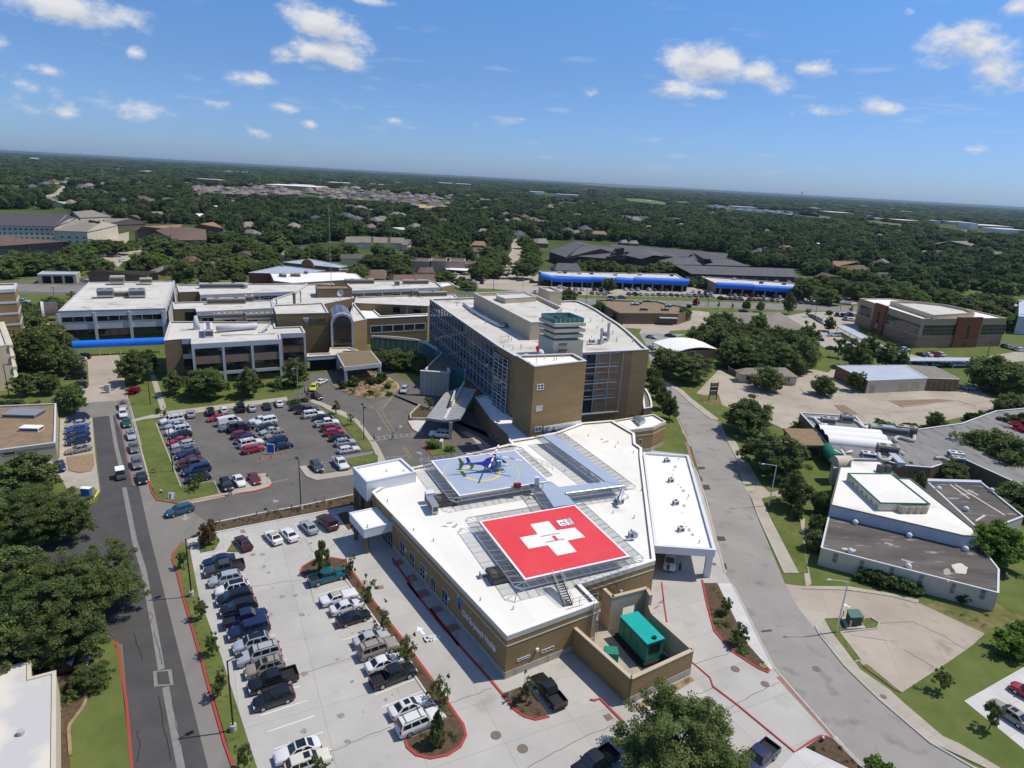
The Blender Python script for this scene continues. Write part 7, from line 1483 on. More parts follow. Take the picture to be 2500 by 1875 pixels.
for k,(x,y,l)in enumerate(((1370,130,5),(1465,105,2),(1270,135,2),(1805,90,5),(1240,130,2))):acu('rooftop_unit',F(x,y,5.8),R(10),l,2,1.6,['tan long unit on','small grey unit at the back of','dark small unit on the left of','large grey unit at the right of','leftmost small unit on'][k]+' the bright white school roof',m_ut if k==0 else m_unit,1)
for i,(x,y)in enumerate(((395,795),(470,795),(580,798),(695,800),(800,812))):gable('town_house',['leftmost','second','third','fourth','rightmost'][i]+' of five grey town houses in a row in the woods',B(x,y,5),B(x+95 if i<4 else x+45,y+3,5),B(x+5,y-28,9),B(x+100 if i<4 else x+40,y-25,9),5,9,m_st,m_cr,win=2)
for i,x in enumerate((838,975,1075,1180)):bldg('town_house',['leftmost','second','third','rightmost'][i]+' of four pinkish town houses with tall chimneys','house',pl(B,[(x,930),(x+(130 if i<3 else 95),935),(x+(130 if i<3 else 95),915),(x+5,910)],7.5),7.5-(i==3)*2,0,mat('pink_brick',(.33,.24,.20),(.38,.28,.23),.5)if i==0 else bpy.data.materials['pink_brick'],m_sb,m_cr,.3,.3)
for i,x in enumerate((870,965,1062,1160)):p=B(x,925,6);mb=MB();mb.box(p.x-1,p.x+1,p.y-1,p.y+1,0,10);tag(mb.bd('chimney',GR['wall']),['first','second','third','fourth'][i]+' tall dark chimney from the left on the pinkish town houses','chimney')
for i,(fr,e0,e1,r0,r1,m,lab)in enumerate(((B,(515,1050),(665,1055),(560,992),(650,990),m_sb,'brown hip roof behind the arch and the link roof'),(B,(715,1075),(1008,1072),(725,1025),(1005,1022),m_sb,'long brown roof behind the rear ward'),(B,(880,1010),(1000,1012),(900,975),(985,972),m_sb,'brown hip roof with a white dish behind the round tree'),(B,(360,915),(520,918),(365,885),(515,888),m_st,'cream house with a stepped wall beside the school'),(A,(1880,895),(1995,900),(1920,860),(1985,862),m_st,'grey house at the left of the cluster behind the white wing'),(A,(1985,870),(2110,865),(2040,830),(2100,828),m_sd,'dark grey house in the cluster behind the white wing'),(A,(1225,935),(1320,940),(1255,900),(1310,898),m_sb,'brown gabled house among trees behind the shop'),(A,(1440,945),(1545,945),(1470,918),(1530,916),m_sb,'second brown house right of the gabled one'),(A,(1470,910),(1560,915),(1520,882),(1555,884),m_sd,'dark house with a steep roof among the trees'),(A,(1600,895),(1700,895),(1625,868),(1690,866),m_sb,'low brown house right of the steep roof'),(A,(1380,955),(1450,955),(1395,935),(1440,935),m_st,'small tan roof below the brown houses'),(A,(1090,985),(1160,990),(1100,965),(1150,965),m_st,'small roof left of the brown houses'),(B,(1245,825),(1345,830),(1270,798),(1330,798),m_sr,'reddish roof left of the far street'),(B,(1250,870),(1330,872),(1265,840),(1320,842),m_sb,'brown roof nearer along the far street'),(B,(1240,905),(1300,905),(1250,880),(1295,880),m_st,'pale house beside the far street'),(B,(1290,735),(1360,742),(1310,712),(1350,715),m_st,'grey roof deep in trees left of the far street'),(B,(1690,812),(1770,815),(1705,780),(1750,780),m_st,'brown grey roof right of the far street'),(B,(1940,745),(1990,750),(1950,725),(1975,727),m_st,'pale grey roof deep in the woods'),(B,(2065,750),(2160,755),(2075,728),(2150,732),m_sr,'orange red roof in the woods above the residence'),(B,(1680,735),(1730,745),(1695,725),(1720,728),m_st,'small grey roof peeking from the woods'),(B,(700,722),(800,728),(710,705),(790,705),m_rd,'pale flat house roof in the middle of the woods'),(C,(170,990),(295,1000),(185,970),(280,975),m_sr,'salmon house roof in the woods'),(C,(640,945),(710,950),(660,922),(690,922),m_sr,'white house with a red roof in the woods'),(C,(835,860),(970,875),(850,848),(960,858),m_sr,'long orange roof in the woods'),(C,(525,870),(600,875),(540,845),(590,847),m_st,'pale blue grey house in the woods'),(C,(610,870),(690,872),(625,842),(680,842),m_sd,'dark house right of the pale one in the woods'),(C,(1855,1130),(1965,1135),(1880,1102),(1940,1104),m_sr,'brick red roof in the woods at the right'),(C,(500,1085),(590,1088),(520,1058),(570,1058),m_st,'tan roof just behind the residence'),(C,(430,1080),(490,1082),(440,1052),(480,1052),m_st,'grey roof left of the tan roof behind the residence'),(C,(450,855),(515,858),(470,835),(500,836),m_st,'pale hip roof far in the woods'),(C,(5,990),(60,995),(15,965),(50,965),m_st,'white gable at the edge of the woods'),(A,(1425,572),(1500,575),(1435,558),(1490,558),m_r2,'bright white roof in the left woods'),(A,(1010,610),(1110,615),(1030,598),(1095,598),m_st,'tan roof above the terracotta residence'),(A,(860,640),(940,645),(875,622),(925,622),m_sb,'brown roof right of the tan apartments'),(A,(365,545),(445,550),(375,530),(440,532),m_rd,'pale blue white roof near the left street'),(A,(1320,618),(1380,620),(1325,612),(1375,612),m_r2,'thin white roof in the left woods'),(D,(1300,790),(1350,795),(1310,780),(1345,782),m_st,'small grey roof deep in the right woods'),(D,(330,722),(380,725),(340,712),(375,712),m_r2,'small white roof in the right woods'))):
 gable('house',lab,fr(*e0,4),fr(*e1,4),fr(*r0,6.8),fr(*r1,6.8),4,6.8,m,m_cr if 'cream' in lab or 'white' in lab or 'pale' in lab else m_bd)
 # far away: a subdivision, stores, towers
mb=MB();mb.pz([(-7,-6),(7,-6),(7,6),(-7,6)],0,3.2,0);E0=[(-7.6,-6.6,3),(7.6,-6.6,3),(7.6,6.6,3),(-7.6,6.6,3)];r0,r1=(-2.5,0,6.6),(2.5,0,6.6)
for f in([E0[0],E0[1],r1,r0],[E0[2],E0[3],r0,r1],[E0[1],E0[2],r1],[E0[3],E0[0],r0]):mb.face(f,1)
hm=[];
for i,m in enumerate((m_st,m_shingle,mat('mauve_shingles',(.20,.175,.18),(.24,.21,.215),.3),m_sb)):
 o=mb.bd('subdivision_house',[m_cr if i%2 else m_bd,m]);hm.append(o.data);bpy.data.objects.remove(o)
n=0
for k in range(900):
 x,y=rng.uniform(-640,1130),rng.uniform(425,560);lo=476-.02*x if x<300 else 500+(x-300)*.07
 if y>lo+20+min(0,x)*.025 or y<436+max(0,(x-500))*.075 or n>250:continue
 p=B(x,y);o=bpy.data.objects.new('subdivision_house',hm[rng.randrange(4)]);sc.collection.objects.link(o);o.location=(p.x,p.y,0);o.rotation_euler.z=rng.uniform(0,3.1);s=rng.uniform(.9,1.5);o.scale=(s,s,1.15);n+=1
 tag(o,'small hip roofed house of the far grey brown subdivision','house','houses of the far subdivision')
m_farred=mat('far_red_brick',(.30,.16,.12),(.34,.19,.14),.05);m_farpink=mat('far_orange_wall',(.52,.30,.20),(.56,.34,.23),.05)
def fblk(fr,x,y,wpx,dep,h,m,lab,group=None,rf=None,name='far_building'):
 a,b_=xy(fr(x-wpx/2,y)),xy(fr(x+wpx/2,y+wpx*.055));d=(b_-a).normalized();n_=V3((-d.y,d.x));keep_clear([(*a,2),(*b_,2),(*a,h),(*b_,h)]);mb=MB();mb.pz([a,b_,b_+n_*dep,a+n_*dep],0,h,0,1);return tag(mb.bd(name,[m,rf or m_r2]),lab,'building',group)
for fr,x,y,wpx,dep,h,m,lab in((A,1960,438,350,120,9,m_farpink,'wide orange and white store beyond the subdivision at the left'),(B,80,438,150,60,10,m_farpink,'right part of the orange store at the left'),(B,345,415,150,90,9,m_cr,'white store right of the orange store'),(B,600,425,90,60,8,m_farpink,'small pink store in the far middle'),(B,1065,420,90,120,14,m_cr,'white part of the big far orange store'),(B,1190,428,100,120,15,m_farpink,'bright orange part of the big far store'),(B,1690,478,100,60,10,m_r2,'long white roof before the far brown towers'),(B,1900,495,150,60,9,m_unit,'grey white block row before the far brown towers'),(B,740,412,50,60,8,m_cr,'small pale store left of the far orange store'),(B,460,445,60,40,6,m_r2,'white shed beside the far field'),(A,965,338,70,90,9,m_r2,'bright white shed far off at the left'),(A,140,238,110,120,10,m_r2,'long white sheds near the left horizon'),(A,280,245,90,100,10,m_r2,'second run of white sheds near the left horizon'),(A,1600,335,200,120,9,m_unit,'long blue white warehouse far off at the left middle'),(A,1860,302,140,150,10,m_r2,'white warehouse line near the horizon'),(A,1400,405,160,40,12,m_farred,'brick red blocks far off before the store'),(A,800,322,60,80,8,m_unit,'small pale shed far off at the left'),(B,1130,342,110,200,12,m_r2,'white sheds near the middle horizon'),(C,1000,730,90,40,8,m_unit,'grey roofed hall before the far green field'),(C,690,712,60,30,5,m_r2,'small white roofs on the far green field'),(C,1130,708,50,30,7,m_cr,'pale house right of the far green field'),(C,1540,768,220,50,7,m_unit,'long grey white store beside the far car lot'),(D,560,475,210,70,14,m_farred,'large dull red brick block beside the far green field'),(D,360,440,70,60,16,m_farred,'taller left part of the dull red brick block'),(D,1180,540,190,60,10,mat('far_crimson_wall',(.30,.05,.07),(.36,.07,.09),.05),'crimson store in the far right'),(D,1170,442,110,60,9,m_r2,'white warehouse far off on the right'),(D,1420,535,80,50,8,m_cr,'pale store right of the crimson store'),(D,1640,545,180,50,8,m_unit,'grey white store row on the far right'),(D,1760,585,60,50,14,m_r2,'bright white tall box on the far right'),(D,1950,582,330,80,9,m_farpink,'long pinkish store on the far right'),(D,2110,612,250,60,7,m_r2,'long white roof at the far right edge'),(D,790,388,60,60,9,m_cr,'pale building near the right horizon'),(D,1030,415,40,60,9,m_cr,'small pale building near the right horizon'),(D,1590,437,70,90,10,m_r2,'white building near the right horizon'),(D,820,490,50,40,8,m_farpink,'small orange store right of the dull red block'),(D,910,510,90,40,7,m_cr,'pale store row right of the dull red block')):
 fblk(fr,x,y,wpx,dep,h,m,lab)
for k,x in enumerate((100,140,182,220)):fblk(C,x,690,26,24,39 if k in(1,2)else 36,m_farred if k in(1,2)else m_farpink,['leftmost brown','second red','third red','rightmost brown'][k]+' slab of the far cluster of apartment towers',name='apartment_tower')
for k in range(300):
 d_,th=420+1700*rng.random()**1.2,rng.uniform(-.7,.7);p=V3((d_*sin(th),d_*cos(th)));px,py=prj((p.x,p.y,0))
 if py>edge_y(px)-4 or(px>1500 and rng.random()<.75)or any(a-6<px<b+6 and c-6<py<e+6 for a,b,c,e in CLEAR):continue
 o=bpy.data.objects.new('house',hm[rng.randrange(4)]);sc.collection.objects.link(o);o.location=(p.x,p.y,0);o.rotation_euler.z=rng.uniform(0,3.1);o.scale=(rng.uniform(1,1.7),1.15,1.25)
 tag(o,'low hip roofed house showing between trees of the mixed woods','house','houses scattered through the woods');keep_clear([(p.x-6,p.y,3),(p.x+6,p.y,3),(p.x,p.y,7)],1)
for k in range(110):
 x=rng.uniform(1180,2010);y=745+(x-1180)*.095+rng.uniform(-14,14);p=C(x,y);o=bpy.data.objects.new('parked_car',None)if 0 else None
 s=rng.uniform(4,9);mb=MB();mb.box(p.x-s,p.x+s,p.y-3,p.y+3,0,rng.uniform(2,3.5));tag(mb.bd('parked_trailer',m_r2 if rng.random()<.6 else m_unit),'pale vehicle in the crowded far lot beside the green field','vehicle','pale vehicles in the far lot')
for k in range(130):
 fr=rng.choice((A,B,C,D));x=rng.uniform(0,2212)
 hy={0:0}.get(0);y0={id(A):203+x*.0415,id(B):287+x*.0475,id(C):503+x*.0715,id(D):262+x*.0745}[id(fr)]
 fblk(fr,x,y0+rng.uniform(10,62)*(1 if fr in(A,B)else 1.4),rng.uniform(12,34),rng.uniform(20,50),rng.uniform(6,10),rng.choice((m_r2,m_cr,m_unit,m_farpink)),'pale speck of a building in the far woods near the horizon','pale buildings near the horizon')
wt_=thg('water_tower','tall water tower on the right of the horizon','water tower',C(2052,668));p=C(2052,668);sc_=(xy(p).length)/1600/3.687;mb=MB();mb.tube([p,p+V3((0,0,38*sc_))],2.2*sc_,8);mb.bd('stem',m_unit,wt_);mb=MB();mb.tube([p+V3((0,0,z*sc_))for z in(28,33,40,44)],[2*sc_,5*sc_,5*sc_,2*sc_],12);mb.bd('tank',m_unit,wt_)
for fr,x,yb,yt,lab in((C,1618,620,585,'thin mast on the horizon at the right'),(C,1095,605,575,'thin mast on the horizon in the middle'),(B,1114,570,468,'tall pale pole beside the far earthwork'),(B,1432,575,500,'pale pole right of the far earthwork'),(B,1522,575,510,'second pale pole right of the far earthwork'),(B,1320,565,512,'short pale pole in the far middle'),(B,648,500,440,'pole in the far subdivision'),(A,1754,415,360,'pole beside the far orange store'),(A,2166,420,345,'mast beside the far orange store'),(A,700,390,330,'pole in the far left woods'),(A,1343,405,370,'pole before the far red blocks'),(B,300,365,330,'mast far off behind the stores'),(B,230,405,340,'thin mast behind the far orange store'),(A,60,375,350,'white spire far off at the left')):
 p=fr(x,yb);d_=xy(p).length;f_=3.687 if fr in(C,D)else 2.765;h_=(yb-yt)/f_*d_/1600*1.02;mb=MB();mb.tube([p,p+V3((0,0,h_))],[max(.25,d_*.00022),max(.15,d_*.00016)],6);tag(mb.bd('far_mast',m_alum),lab,'mast')
 # vehicles
def ang(fr,a,b,z=.7):p,q=fr(*a,z),fr(*b,z);return math.atan2(q.y-p.y,q.x-p.x)
aL=ang(Q,(735,1055),(320,1190),0);bk_=dict(back=1)
row(O,[(1540,192,'sedan','navy'),(1580,247,'pickup','darkgrey'),(1585,325,'suv','bluesilver'),(1632,392,'suv','white',dict(roof='black')),(1652,452,'minivan','black'),(1680,525,'minivan','black'),(1730,600,'pickup','navy',bk_),(1752,682,'large_suv','navy'),(1772,776,'suv','bluesilver',dict(roof='black')),(1822,858,'large_suv','silver',dict(rack=True)),(1862,947,'suv','tan',dict(rack=True,roof='sun')),(1922,1037,'pickup','black'),(1925,1165,'suv','black')],aL,'from the top, left row of the emergency lot','cars in the left row of the emergency car park')
row(Q,[(650,1495,'sedan','white',dict(roof='black',w=' with a black sunroof')),(745,1602,'suv','cream',dict(back=1,roof='sun'))],aL,'at the bottom end of the left row','cars in the left row of the emergency car park')
aR=ang(Q,(1000,425),(1330,320),0)
row(P,[(1290,762,'pickup','teal'),(1392,942,'classic_sedan','white',dict(roof='tan',w=' with a tan roof')),(1465,1028,'sedan','white'),(1525,1128,'sedan','black'),(1685,1312,'sedan','silver'),(1745,1410,'large_suv','tan',dict(rack=True)),(1800,1535,'sedan','white'),(1880,1650,'pickup','black')],aR,'from the top, right emergency row','cars in the right row of the emergency car park')
row(Q,[(1655,1097,'sedan','white',dict(roof='sun',w=' with an open sunroof')),(1745,1240,'large_suv','white',dict(rack=True))],aR,'at the bottom end of the right row','cars in the right row of the emergency car park')
aT=ang(P,(575,500),(490,400),0)
row(P,[(530,455,'sedan','maroon'),(800,402,'sedan','white',dict(roof='tan',w=' with a tan roof')),(942,377,'sedan','white'),(1120,312,'sedan','bluesilver'),(1288,272,'large_suv','maroon')],aT,'from the left along the planted strip','cars along the planted strip')
car(Rr(1062,955,.8),ang(Rr,(1160,1100),(950,830),.8),'pickup','black','black pickup truck with a loaded bed beside the generator yard')
car(S(1300,1560,.8),ang(S,(1370,1490),(1200,1640),.8),'pickup','navy','navy pickup truck right of the big tree at the bottom');car(Rr(1480,1610,.8),ang(Rr,(1600,1540),(1380,1680),.8),'pickup','black','black pickup truck left of the big tree at the bottom');car(S(640,1120,.8),ang(S,(710,1080),(560,1180),.8),'sedan','white','white car under the top edge of the big tree at the bottom')
car(T(2090,1165,.7),ang(T,(2212,1250),(1930,1060),.7),'sedan','olive','silver olive sedan with a sunroof in the white car park at the right edge',roof='sun');car(T(2260,985,.7),ang(T,(2320,1020),(2190,950),.7),'hatchback','red','red hatchback cut off by the right edge of the photo')
GV='cars in the left row of the visitor car park';aV=ang(K,(350,262),(160,295))
row(K,[(255,277,'large_suv','white',dict(rack=True)),(292,320,'sedan','bluesilver'),(315,372,'large_suv','white',dict(rack=True)),(333,412,'suv','black'),(318,460,'sedan','red'),(358,495,'wagon','silver'),(378,540,'sedan','grey'),(398,585,'sedan','navy'),(418,632,'sedan','darkred'),(452,672,'pickup','darkgrey',bk_),(478,728,'large_suv','navy'),(495,795,'sedan','black',bk_)],aV,'from the top, left row of the visitor car park',GV)
GM='cars in the middle rows of the visitor car park'
row(K,[(665,255,'sedan','red'),(775,292,'van','white',bk_),(802,338,'pickup','grey'),(880,350,'pickup','black',bk_),(888,408,'suv','darkred',bk_),(918,452,'suv','navy'),(968,485,'large_suv','white',dict(rack=True,back=1)),(988,538,'suv','red',bk_)],aV,'from the top, middle left row of the visitor lot',GM)
row(K,[(1040,272,'sedan','white'),(1100,290,'large_suv','white'),(1112,335,'sedan','black'),(1140,372,'sedan','silver'),(1190,412,'suv','tan',dict(rack=True)),(1200,462,'suv','navy'),(1252,507,'sedan','navy',bk_)],aV,'from the top, middle right row of the visitor lot',GM)
aW=ang(K,(1745,580),(1950,548))
row(K,[(1400,160,'sedan','black'),(1480,187,'pickup','darkgrey'),(1532,227,'large_suv','white',dict(rack=True)),(1612,252,'sedan','black'),(1655,302,'pickup','white'),(1690,347,'suv','darkred'),(1716,387,'suv','red'),(1765,432,'sedan','black'),(1818,477,'suv','silver',dict(rack=True)),(1850,540,'wagon','white')],aW,'from the top, right row of the visitor car park','cars in the right row of the visitor car park')
row(K,[(428,217,'sedan','bluesilver'),(605,197,'suv','black'),(728,182,'hatchback','white'),(875,162,'pickup','black'),(978,162,'sedan','silver'),(1112,147,'sedan','navy'),(1222,122,'sedan','white')],ang(K,(1125,170),(1105,118),0),'from the left beside the clinic lawn','cars in the back row of the visitor car park')
row(K,[(748,857,'suv','black'),(862,818,'sedan','white'),(1000,800,'sedan','darkred')],ang(K,(830,770),(895,870)),'from the left in the front row by the red kerb','cars in the front row of the visitor car park')
row(K,[(1562,692,'suv','darkgrey'),(1775,665,'pickup','white')],ang(K,(1525,640),(1610,745)),'from the left beside the striped bay','vehicles beside the striped bay')
car(K(325,1090,.7),ang(K,(430,1060),(220,1120),.7),'suv','steelblue','steel blue boxy car turning at the corner of the left road')
car(F(1605,1075,.6),ang(F,(1550,1100),(1655,1050),.6),'sedan','white','white sedan on the entrance drive ahead of the yellow car');car(F(1532,1130,.7),ang(F,(1550,1100),(1515,1165),.7),'suv','yellow','bright yellow car on the entrance drive');car(F(1560,1208,.6),ang(F,(1520,1190),(1600,1235),.6),'sedan','maroon','dark plum sedan on the entrance drive behind the yellow car')
car(Gg(320,1145,.8),ang(Gg,(335,1110),(300,1180),.8),'suv','silver','silver car passing the rocky garden on the entrance drive');car(Gg(645,1545,.8),ang(Gg,(740,1560),(550,1545),.8),'large_suv','white','white sport utility vehicle stopped under the butterfly canopy',rack=True)
row(J,[(1105,327,'suv','tan',dict(roof='sun')),(1107,402,'suv','white'),(1140,482,'sedan','green'),(1180,592,'sedan','bluesilver',dict(roof='sun')),(1205,705,'sedan','grey'),(1232,848,'suv','grey'),(1277,977,'sedan','black')],ang(J,(1180,590),(1205,705),0),'from the top in the left road queue','cars queued along the left road')
row(J,[(698,440,'suv','navy'),(698,492,'sedan','silver'),(690,542,'sedan','blue'),(695,590,'sedan','navy'),(700,645,'suv','navy'),(705,722,'sedan','tan')],ang(J,(800,705),(610,745)),'from the top by the gravel roofed clinic','cars by the gravel roofed clinic')
car(J(537,872,.7),ang(J,(520,810),(555,930),.7),'sedan','navy','navy sedan alone beside the oval stone island')
row(E,[(740,850,'suv','black'),(695,868,'sedan','white'),(690,915,'sedan','silver'),(690,972,'sedan','grey'),(688,1028,'large_suv','black'),(700,1108,'suv','black')],ang(E,(770,915),(620,920)),'from the top beside the fire lane','cars beside the fire lane')
car(O(110,392,.7),ang(O,(60,380),(170,400),.7),'sedan','grey','grey sedan in the shade under the big trees at the left');car(O(430,945,.8),ang(O,(330,960),(500,930),.8),'pickup','black','dark pickup truck under the tree beside the corner building')
car(MM(1050,1520,1.1),ang(MM,(1050,1400),(1060,1640),0),'van','white','white ambulance parked inside the ambulance canopy')
gc=thg('utility_cart','small utility cart with a white roof on the left road','cart',J(1088,985));ga_=ang(J,(1080,940),(1100,1030),0);c,s=cos(ga_),sin(ga_);gp=J(1088,985);GP=lambda x,y,z:V3((gp.x+x*c-y*s,gp.y+x*s+y*c,z))
def gbox(mb,x0,x1,y0,y1,z0,z1,tx=0):mb.hexa([GP(x0,y0,z0),GP(x1,y0,z0),GP(x1,y1,z0),GP(x0,y1,z0)],[GP(x0,y0,z1),GP(x1-tx,y0,z1),GP(x1-tx,y1,z1),GP(x0,y1,z1)])
mb=MB();gbox(mb,-1.5,1.5,-.75,.75,.35,.95,.1);gbox(mb,-.2,.3,-.7,.7,.9,1.3);mb.bd('body',m_ud,gc,bevel=.05);mb=MB();gbox(mb,-1.5,.85,-.8,.8,1.95,2.06);mb.bd('roof',m_pw,gc,bevel=.03);mb=MB();gbox(mb,.7,.78,-.7,.7,.95,1.95);mb.bd('windscreen',m_windscreen,gc)
for x in(-1,1):
 for y in(-.75,.75):mb=MB();mb.tube([GP(x,y-.1,.33),GP(x,y+.1,.33)],.33,12);mb.bd('wheel',m_tyre,gc)
for x,y in((-1.45,-.7),(-1.45,.7),(.75,-.7),(.75,.7)):mb=MB();mb.tube([GP(x,y,.9),GP(x,y,1.98)],.035,5);mb.bd('roof_post',m_bk,gc)
far_cols=['white','silver','grey','black','navy','white','red','bluesilver','black','tan','darkgrey','white','navy','maroon'];far_kinds=['sedan','suv','sedan','pickup','minivan','suv','sedan']
def frw(fr,a,b,n,where,group,skip=(),nose=None):
 p,q=fr(*a,.7),fr(*b,.7);an=math.atan2(q.y-p.y,q.x-p.x)+pi/2*(1 if nose is None else nose)
 for k in range(n):
  if k in skip:continue
  kd,cl=rng.choice(far_kinds),rng.choice(far_cols);t=p.lerp(q,k/(n-1))if n>1 else p
  far_car(t,an,kd,cl,f"{CN.get(cl, cl)} {KN[kd]}, {ORD[k]} from the left {where}",group)
g_='cars parked at the strip malls'
frw(C,(-60,1525),(1250,1557),25,'in the long mall front row',g_,(3,7,8,9));frw(C,(470,1496),(830,1503),8,'in the long mall back row',g_,(3,));frw(C,(20,1494),(300,1500),6,'left of the mall tree',g_,(2,));frw(C,(1325,1577),(1760,1592),11,'in the shorter mall front row',g_,(5,));frw(C,(1740,1592),(1890,1603),4,'right of the shorter mall row',g_);frw(C,(1400,1545),(1850,1567),10,'in the shorter mall back row',g_,(7,));frw(C,(1080,1518),(1240,1532),4,'in the gap between the strip malls',g_);frw(D,(195,1245),(450,1255),6,'right of the malls',g_,(4,));frw(D,(210,1210),(350,1215),3,'in the second row beyond the malls',g_);frw(D,(495,1240),(640,1255),5,'in the cluster beyond the malls',g_)
g2='cars around the medical office';frw(I,(775,195),(860,240),5,'in the slanting row by the hip roofed office',g2,nose=0);frw(I,(950,188),(985,192),2,'behind the medical office corner',g2);frw(I,(1010,186),(1075,190),4,'in the row behind the medical office corner',g2);frw(I,(1005,215),(1065,222),4,'in the second row behind the medical office corner',g2);frw(I,(1455,518),(1870,522),14,'under the long carport',g2,(6,11));frw(I,(1520,455),(1640,455),4,'close to the medical office wall',g2);frw(I,(2090,400),(2190,425),5,'right of the medical office',g2)
for fr,x,y,kd,cl,a_,lab in((I,1400,425,'pickup','white',.2,'white pickup truck at the foot of the medical office'),(I,930,325,'van','white',.1,'white van parked on a strip of paving beside the carport'),(I,815,352,'pickup','black',-.2,'black pickup truck at the corner of the tree cluster'),(I,915,412,'sedan','black',.1,'dark sedan below the white van'),(I,318,162,'sedan','black',.1,'dark sedan leaving the main road'),(I,810,325,'van','white',-.3,'white box van above the black pickup'),(I,1850,682,'pickup','silver',.3,'silver wrecked pickup on the grass beside the office wing'),(H,1080,322,'suv','black',.15,'dark car on the main road, left of a pair'),(H,1175,315,'suv','grey',.15,'grey car on the main road, right of a pair'),(H,1440,670,'sedan','silver',-.7,'silver sedan in the clinic parking beyond the glass building'),(H,1612,658,'sedan','darkgrey',-.4,'dark sedan beside the tree cluster beyond the glass building'),(H,1440,765,'sedan','silver',1.9,'silver sedan at the mouth of the arched shed'),(H,625,225,'suv','white',.2,'white car left of the long strip mall'),(H,375,178,'suv','black',.2,'dark car at the corner of the far street'),(H,260,160,'large_suv','darkgrey',.4,'dark truck under the street tree by the long strip mall'),(H,395,270,'pickup','white',1.3,'white pickup beyond the lift housing'),(A,565,1060,'suv','silver',.2,'silver car at the back left of the white wing'),(A,630,1062,'sedan','white',.2,'white car behind the white wing roof'),(A,150,1205,'pickup','silver',.2,'silver pickup left of the barrel skylight'),(A,625,910,'sedan','white',.3,'white car in the far left lot'),(A,708,895,'suv','white',.1,'second white car in the far left lot'),(A,745,900,'sedan','maroon',.1,'dark red car in the far left lot'),(A,793,898,'sedan','silver',.1,'silver car at the right of the far left lot'),(A,585,952,'sedan','grey',.2,'grey car beside the far left lawn'),(A,830,930,'suv','white',1.2,'white car nose-on in the far left drive'),(A,1375,1078,'van','white',.1,'white van in the lane behind the rear wing'),(A,1510,1050,'large_suv','maroon',.1,'maroon car near the school'),(A,1560,1022,'sedan','bluesilver',.1,'pale blue car near the school'),(A,1510,1015,'sedan','red',.2,'red car near the school'),(A,1665,1085,'sedan','bluesilver',.2,'blue grey car behind the rear wing'),(D,1620,1290,'sedan','grey',.2,'grey car on the paving beyond the medical office'),(D,1635,1258,'sedan','white',.2,'white car beyond the medical office'),(D,2030,1318,'suv','darkred',.2,'dark red car at the far right edge'),(D,2120,1300,'suv','white',.2,'white car at the far right edge'),(D,700,1212,'sedan','darkgrey',-.5,'dark car behind the medical office'),(B,1142,1018,'sedan','white',.2,'white car below the white carport roof')):far_car(fr(x,y,.7),a_,kd,cl,lab,'cars scattered round the district')
frw(B,(1262,1060),(1315,1062),2,'in the front of the side street lot','cars in the side street lot');frw(B,(1262,1072),(1320,1076),2,'nearest in the side street lot','cars in the side street lot');frw(B,(1262,1045),(1312,1050),2,'in the middle row of the side street lot','cars in the side street lot');frw(B,(1262,1032),(1305,1034),2,'in the back row of the side street lot','cars in the side street lot')
# posts, signs, small things
def lmp(base,h,heads,label,group=None,m=None,arm=.9,plinth=True,name='lamp_post'):
 t=thg(name,label,'street lamp',base,group);x,y=base[0],base[1];z0=.9 if plinth else.0
 mb=MB();mb.tube([(x,y,z0),(x,y,h)],[.11,.08],8);mb.bd('pole',m or m_bk,t)
 if plinth:mb=MB();mb.cyl((x,y),.36,0,.95,16);mb.bd('concrete_base',m_kerb,t)
 for a_ in heads:
  d=V3((cos(a_),sin(a_),0));p=V3((x,y,h));mb=MB();mb.bar(p-V3((0,0,.1)),p+d*arm-V3((0,0,.02)),.09,.09);hx=p+d*(arm+.35);n=V3((-d.y,d.x,0))*.24;u=V3((0,0,.16));mb.hexa([hx-d*.38-n-u*.5,hx+d*.38-n-u*.5,hx+d*.38+n-u*.5,hx-d*.38+n-u*.5],[hx-d*.38-n+u*.5,hx+d*.38-n+u*.5,hx+d*.38+n+u*.5,hx-d*.38+n+u*.5]);mb.bd('lamp_head',m or m_bk,t)
 return t
GL='black car park lamps'
lmp(O(1350,452),9.6,[aR+.2],'black lamp post on a concrete drum beside the left row, nearer the corner',GL);lmp(O(1645,1400),9.6,[aR+.2],'black lamp post on a concrete drum near the bottom of the left row',GL);lmp(K(1420,1085),10.0,[aR+1.6],'black lamp post rising from the middle of the planted strip',GL);lmp(K(268,745),9.6,[aV],'black lamp post on the dry verge beside the visitor car park',GL,plinth=False);lmp(F(1985,1602),8.6,[aW+1.5,aW-1.6],'black twin headed lamp post beside the entrance drive',GL,plinth=False);lmp(F(1395,1250),9.4,[aV+.2],'grey lamp post on the hedged corner near the clinic wing',GL,m_sl,plinth=False);lmp(E(1355,1282),8.6,[1.2],'thin lamp post on the lawn by the straight footpath',GL,plinth=False);lmp(E(85,1222),9,[0.1],'dark lamp post at the left edge beside two round trees',GL,plinth=False)
def street_lamp(base,h,d,label):
 t=thg('street_lamp',label,'street lamp',base,'steel street lamps');p=V3(base);dv=V3((cos(d),sin(d),0));mb=MB();mb.tube([p,p+V3((0,0,h))],[.13,.08],8);mb.bd('pole',m_alum,t);mb=MB();q=p+V3((0,0,h));mb.tube([q,q+dv*1.2+V3((0,0,.25)),q+dv*2.6+V3((0,0,.4))],.05,6);mb.bd('arm',m_alum,t);mb=MB();e=q+dv*2.6+V3((0,0,.4));mb.tube([e,e+dv*.25,e+dv*.7],[.07,.16,.06],8);mb.bd('lamp_head',m_wh,t)
street_lamp(I(490,1482),9,ang(I,(490,1480),(235,1480),0),'steel street lamp arching over the street beside the dry verge');street_lamp(T(520,442),8.6,ang(T,(520,440),(250,440),0),'steel street lamp by the green transformer box')
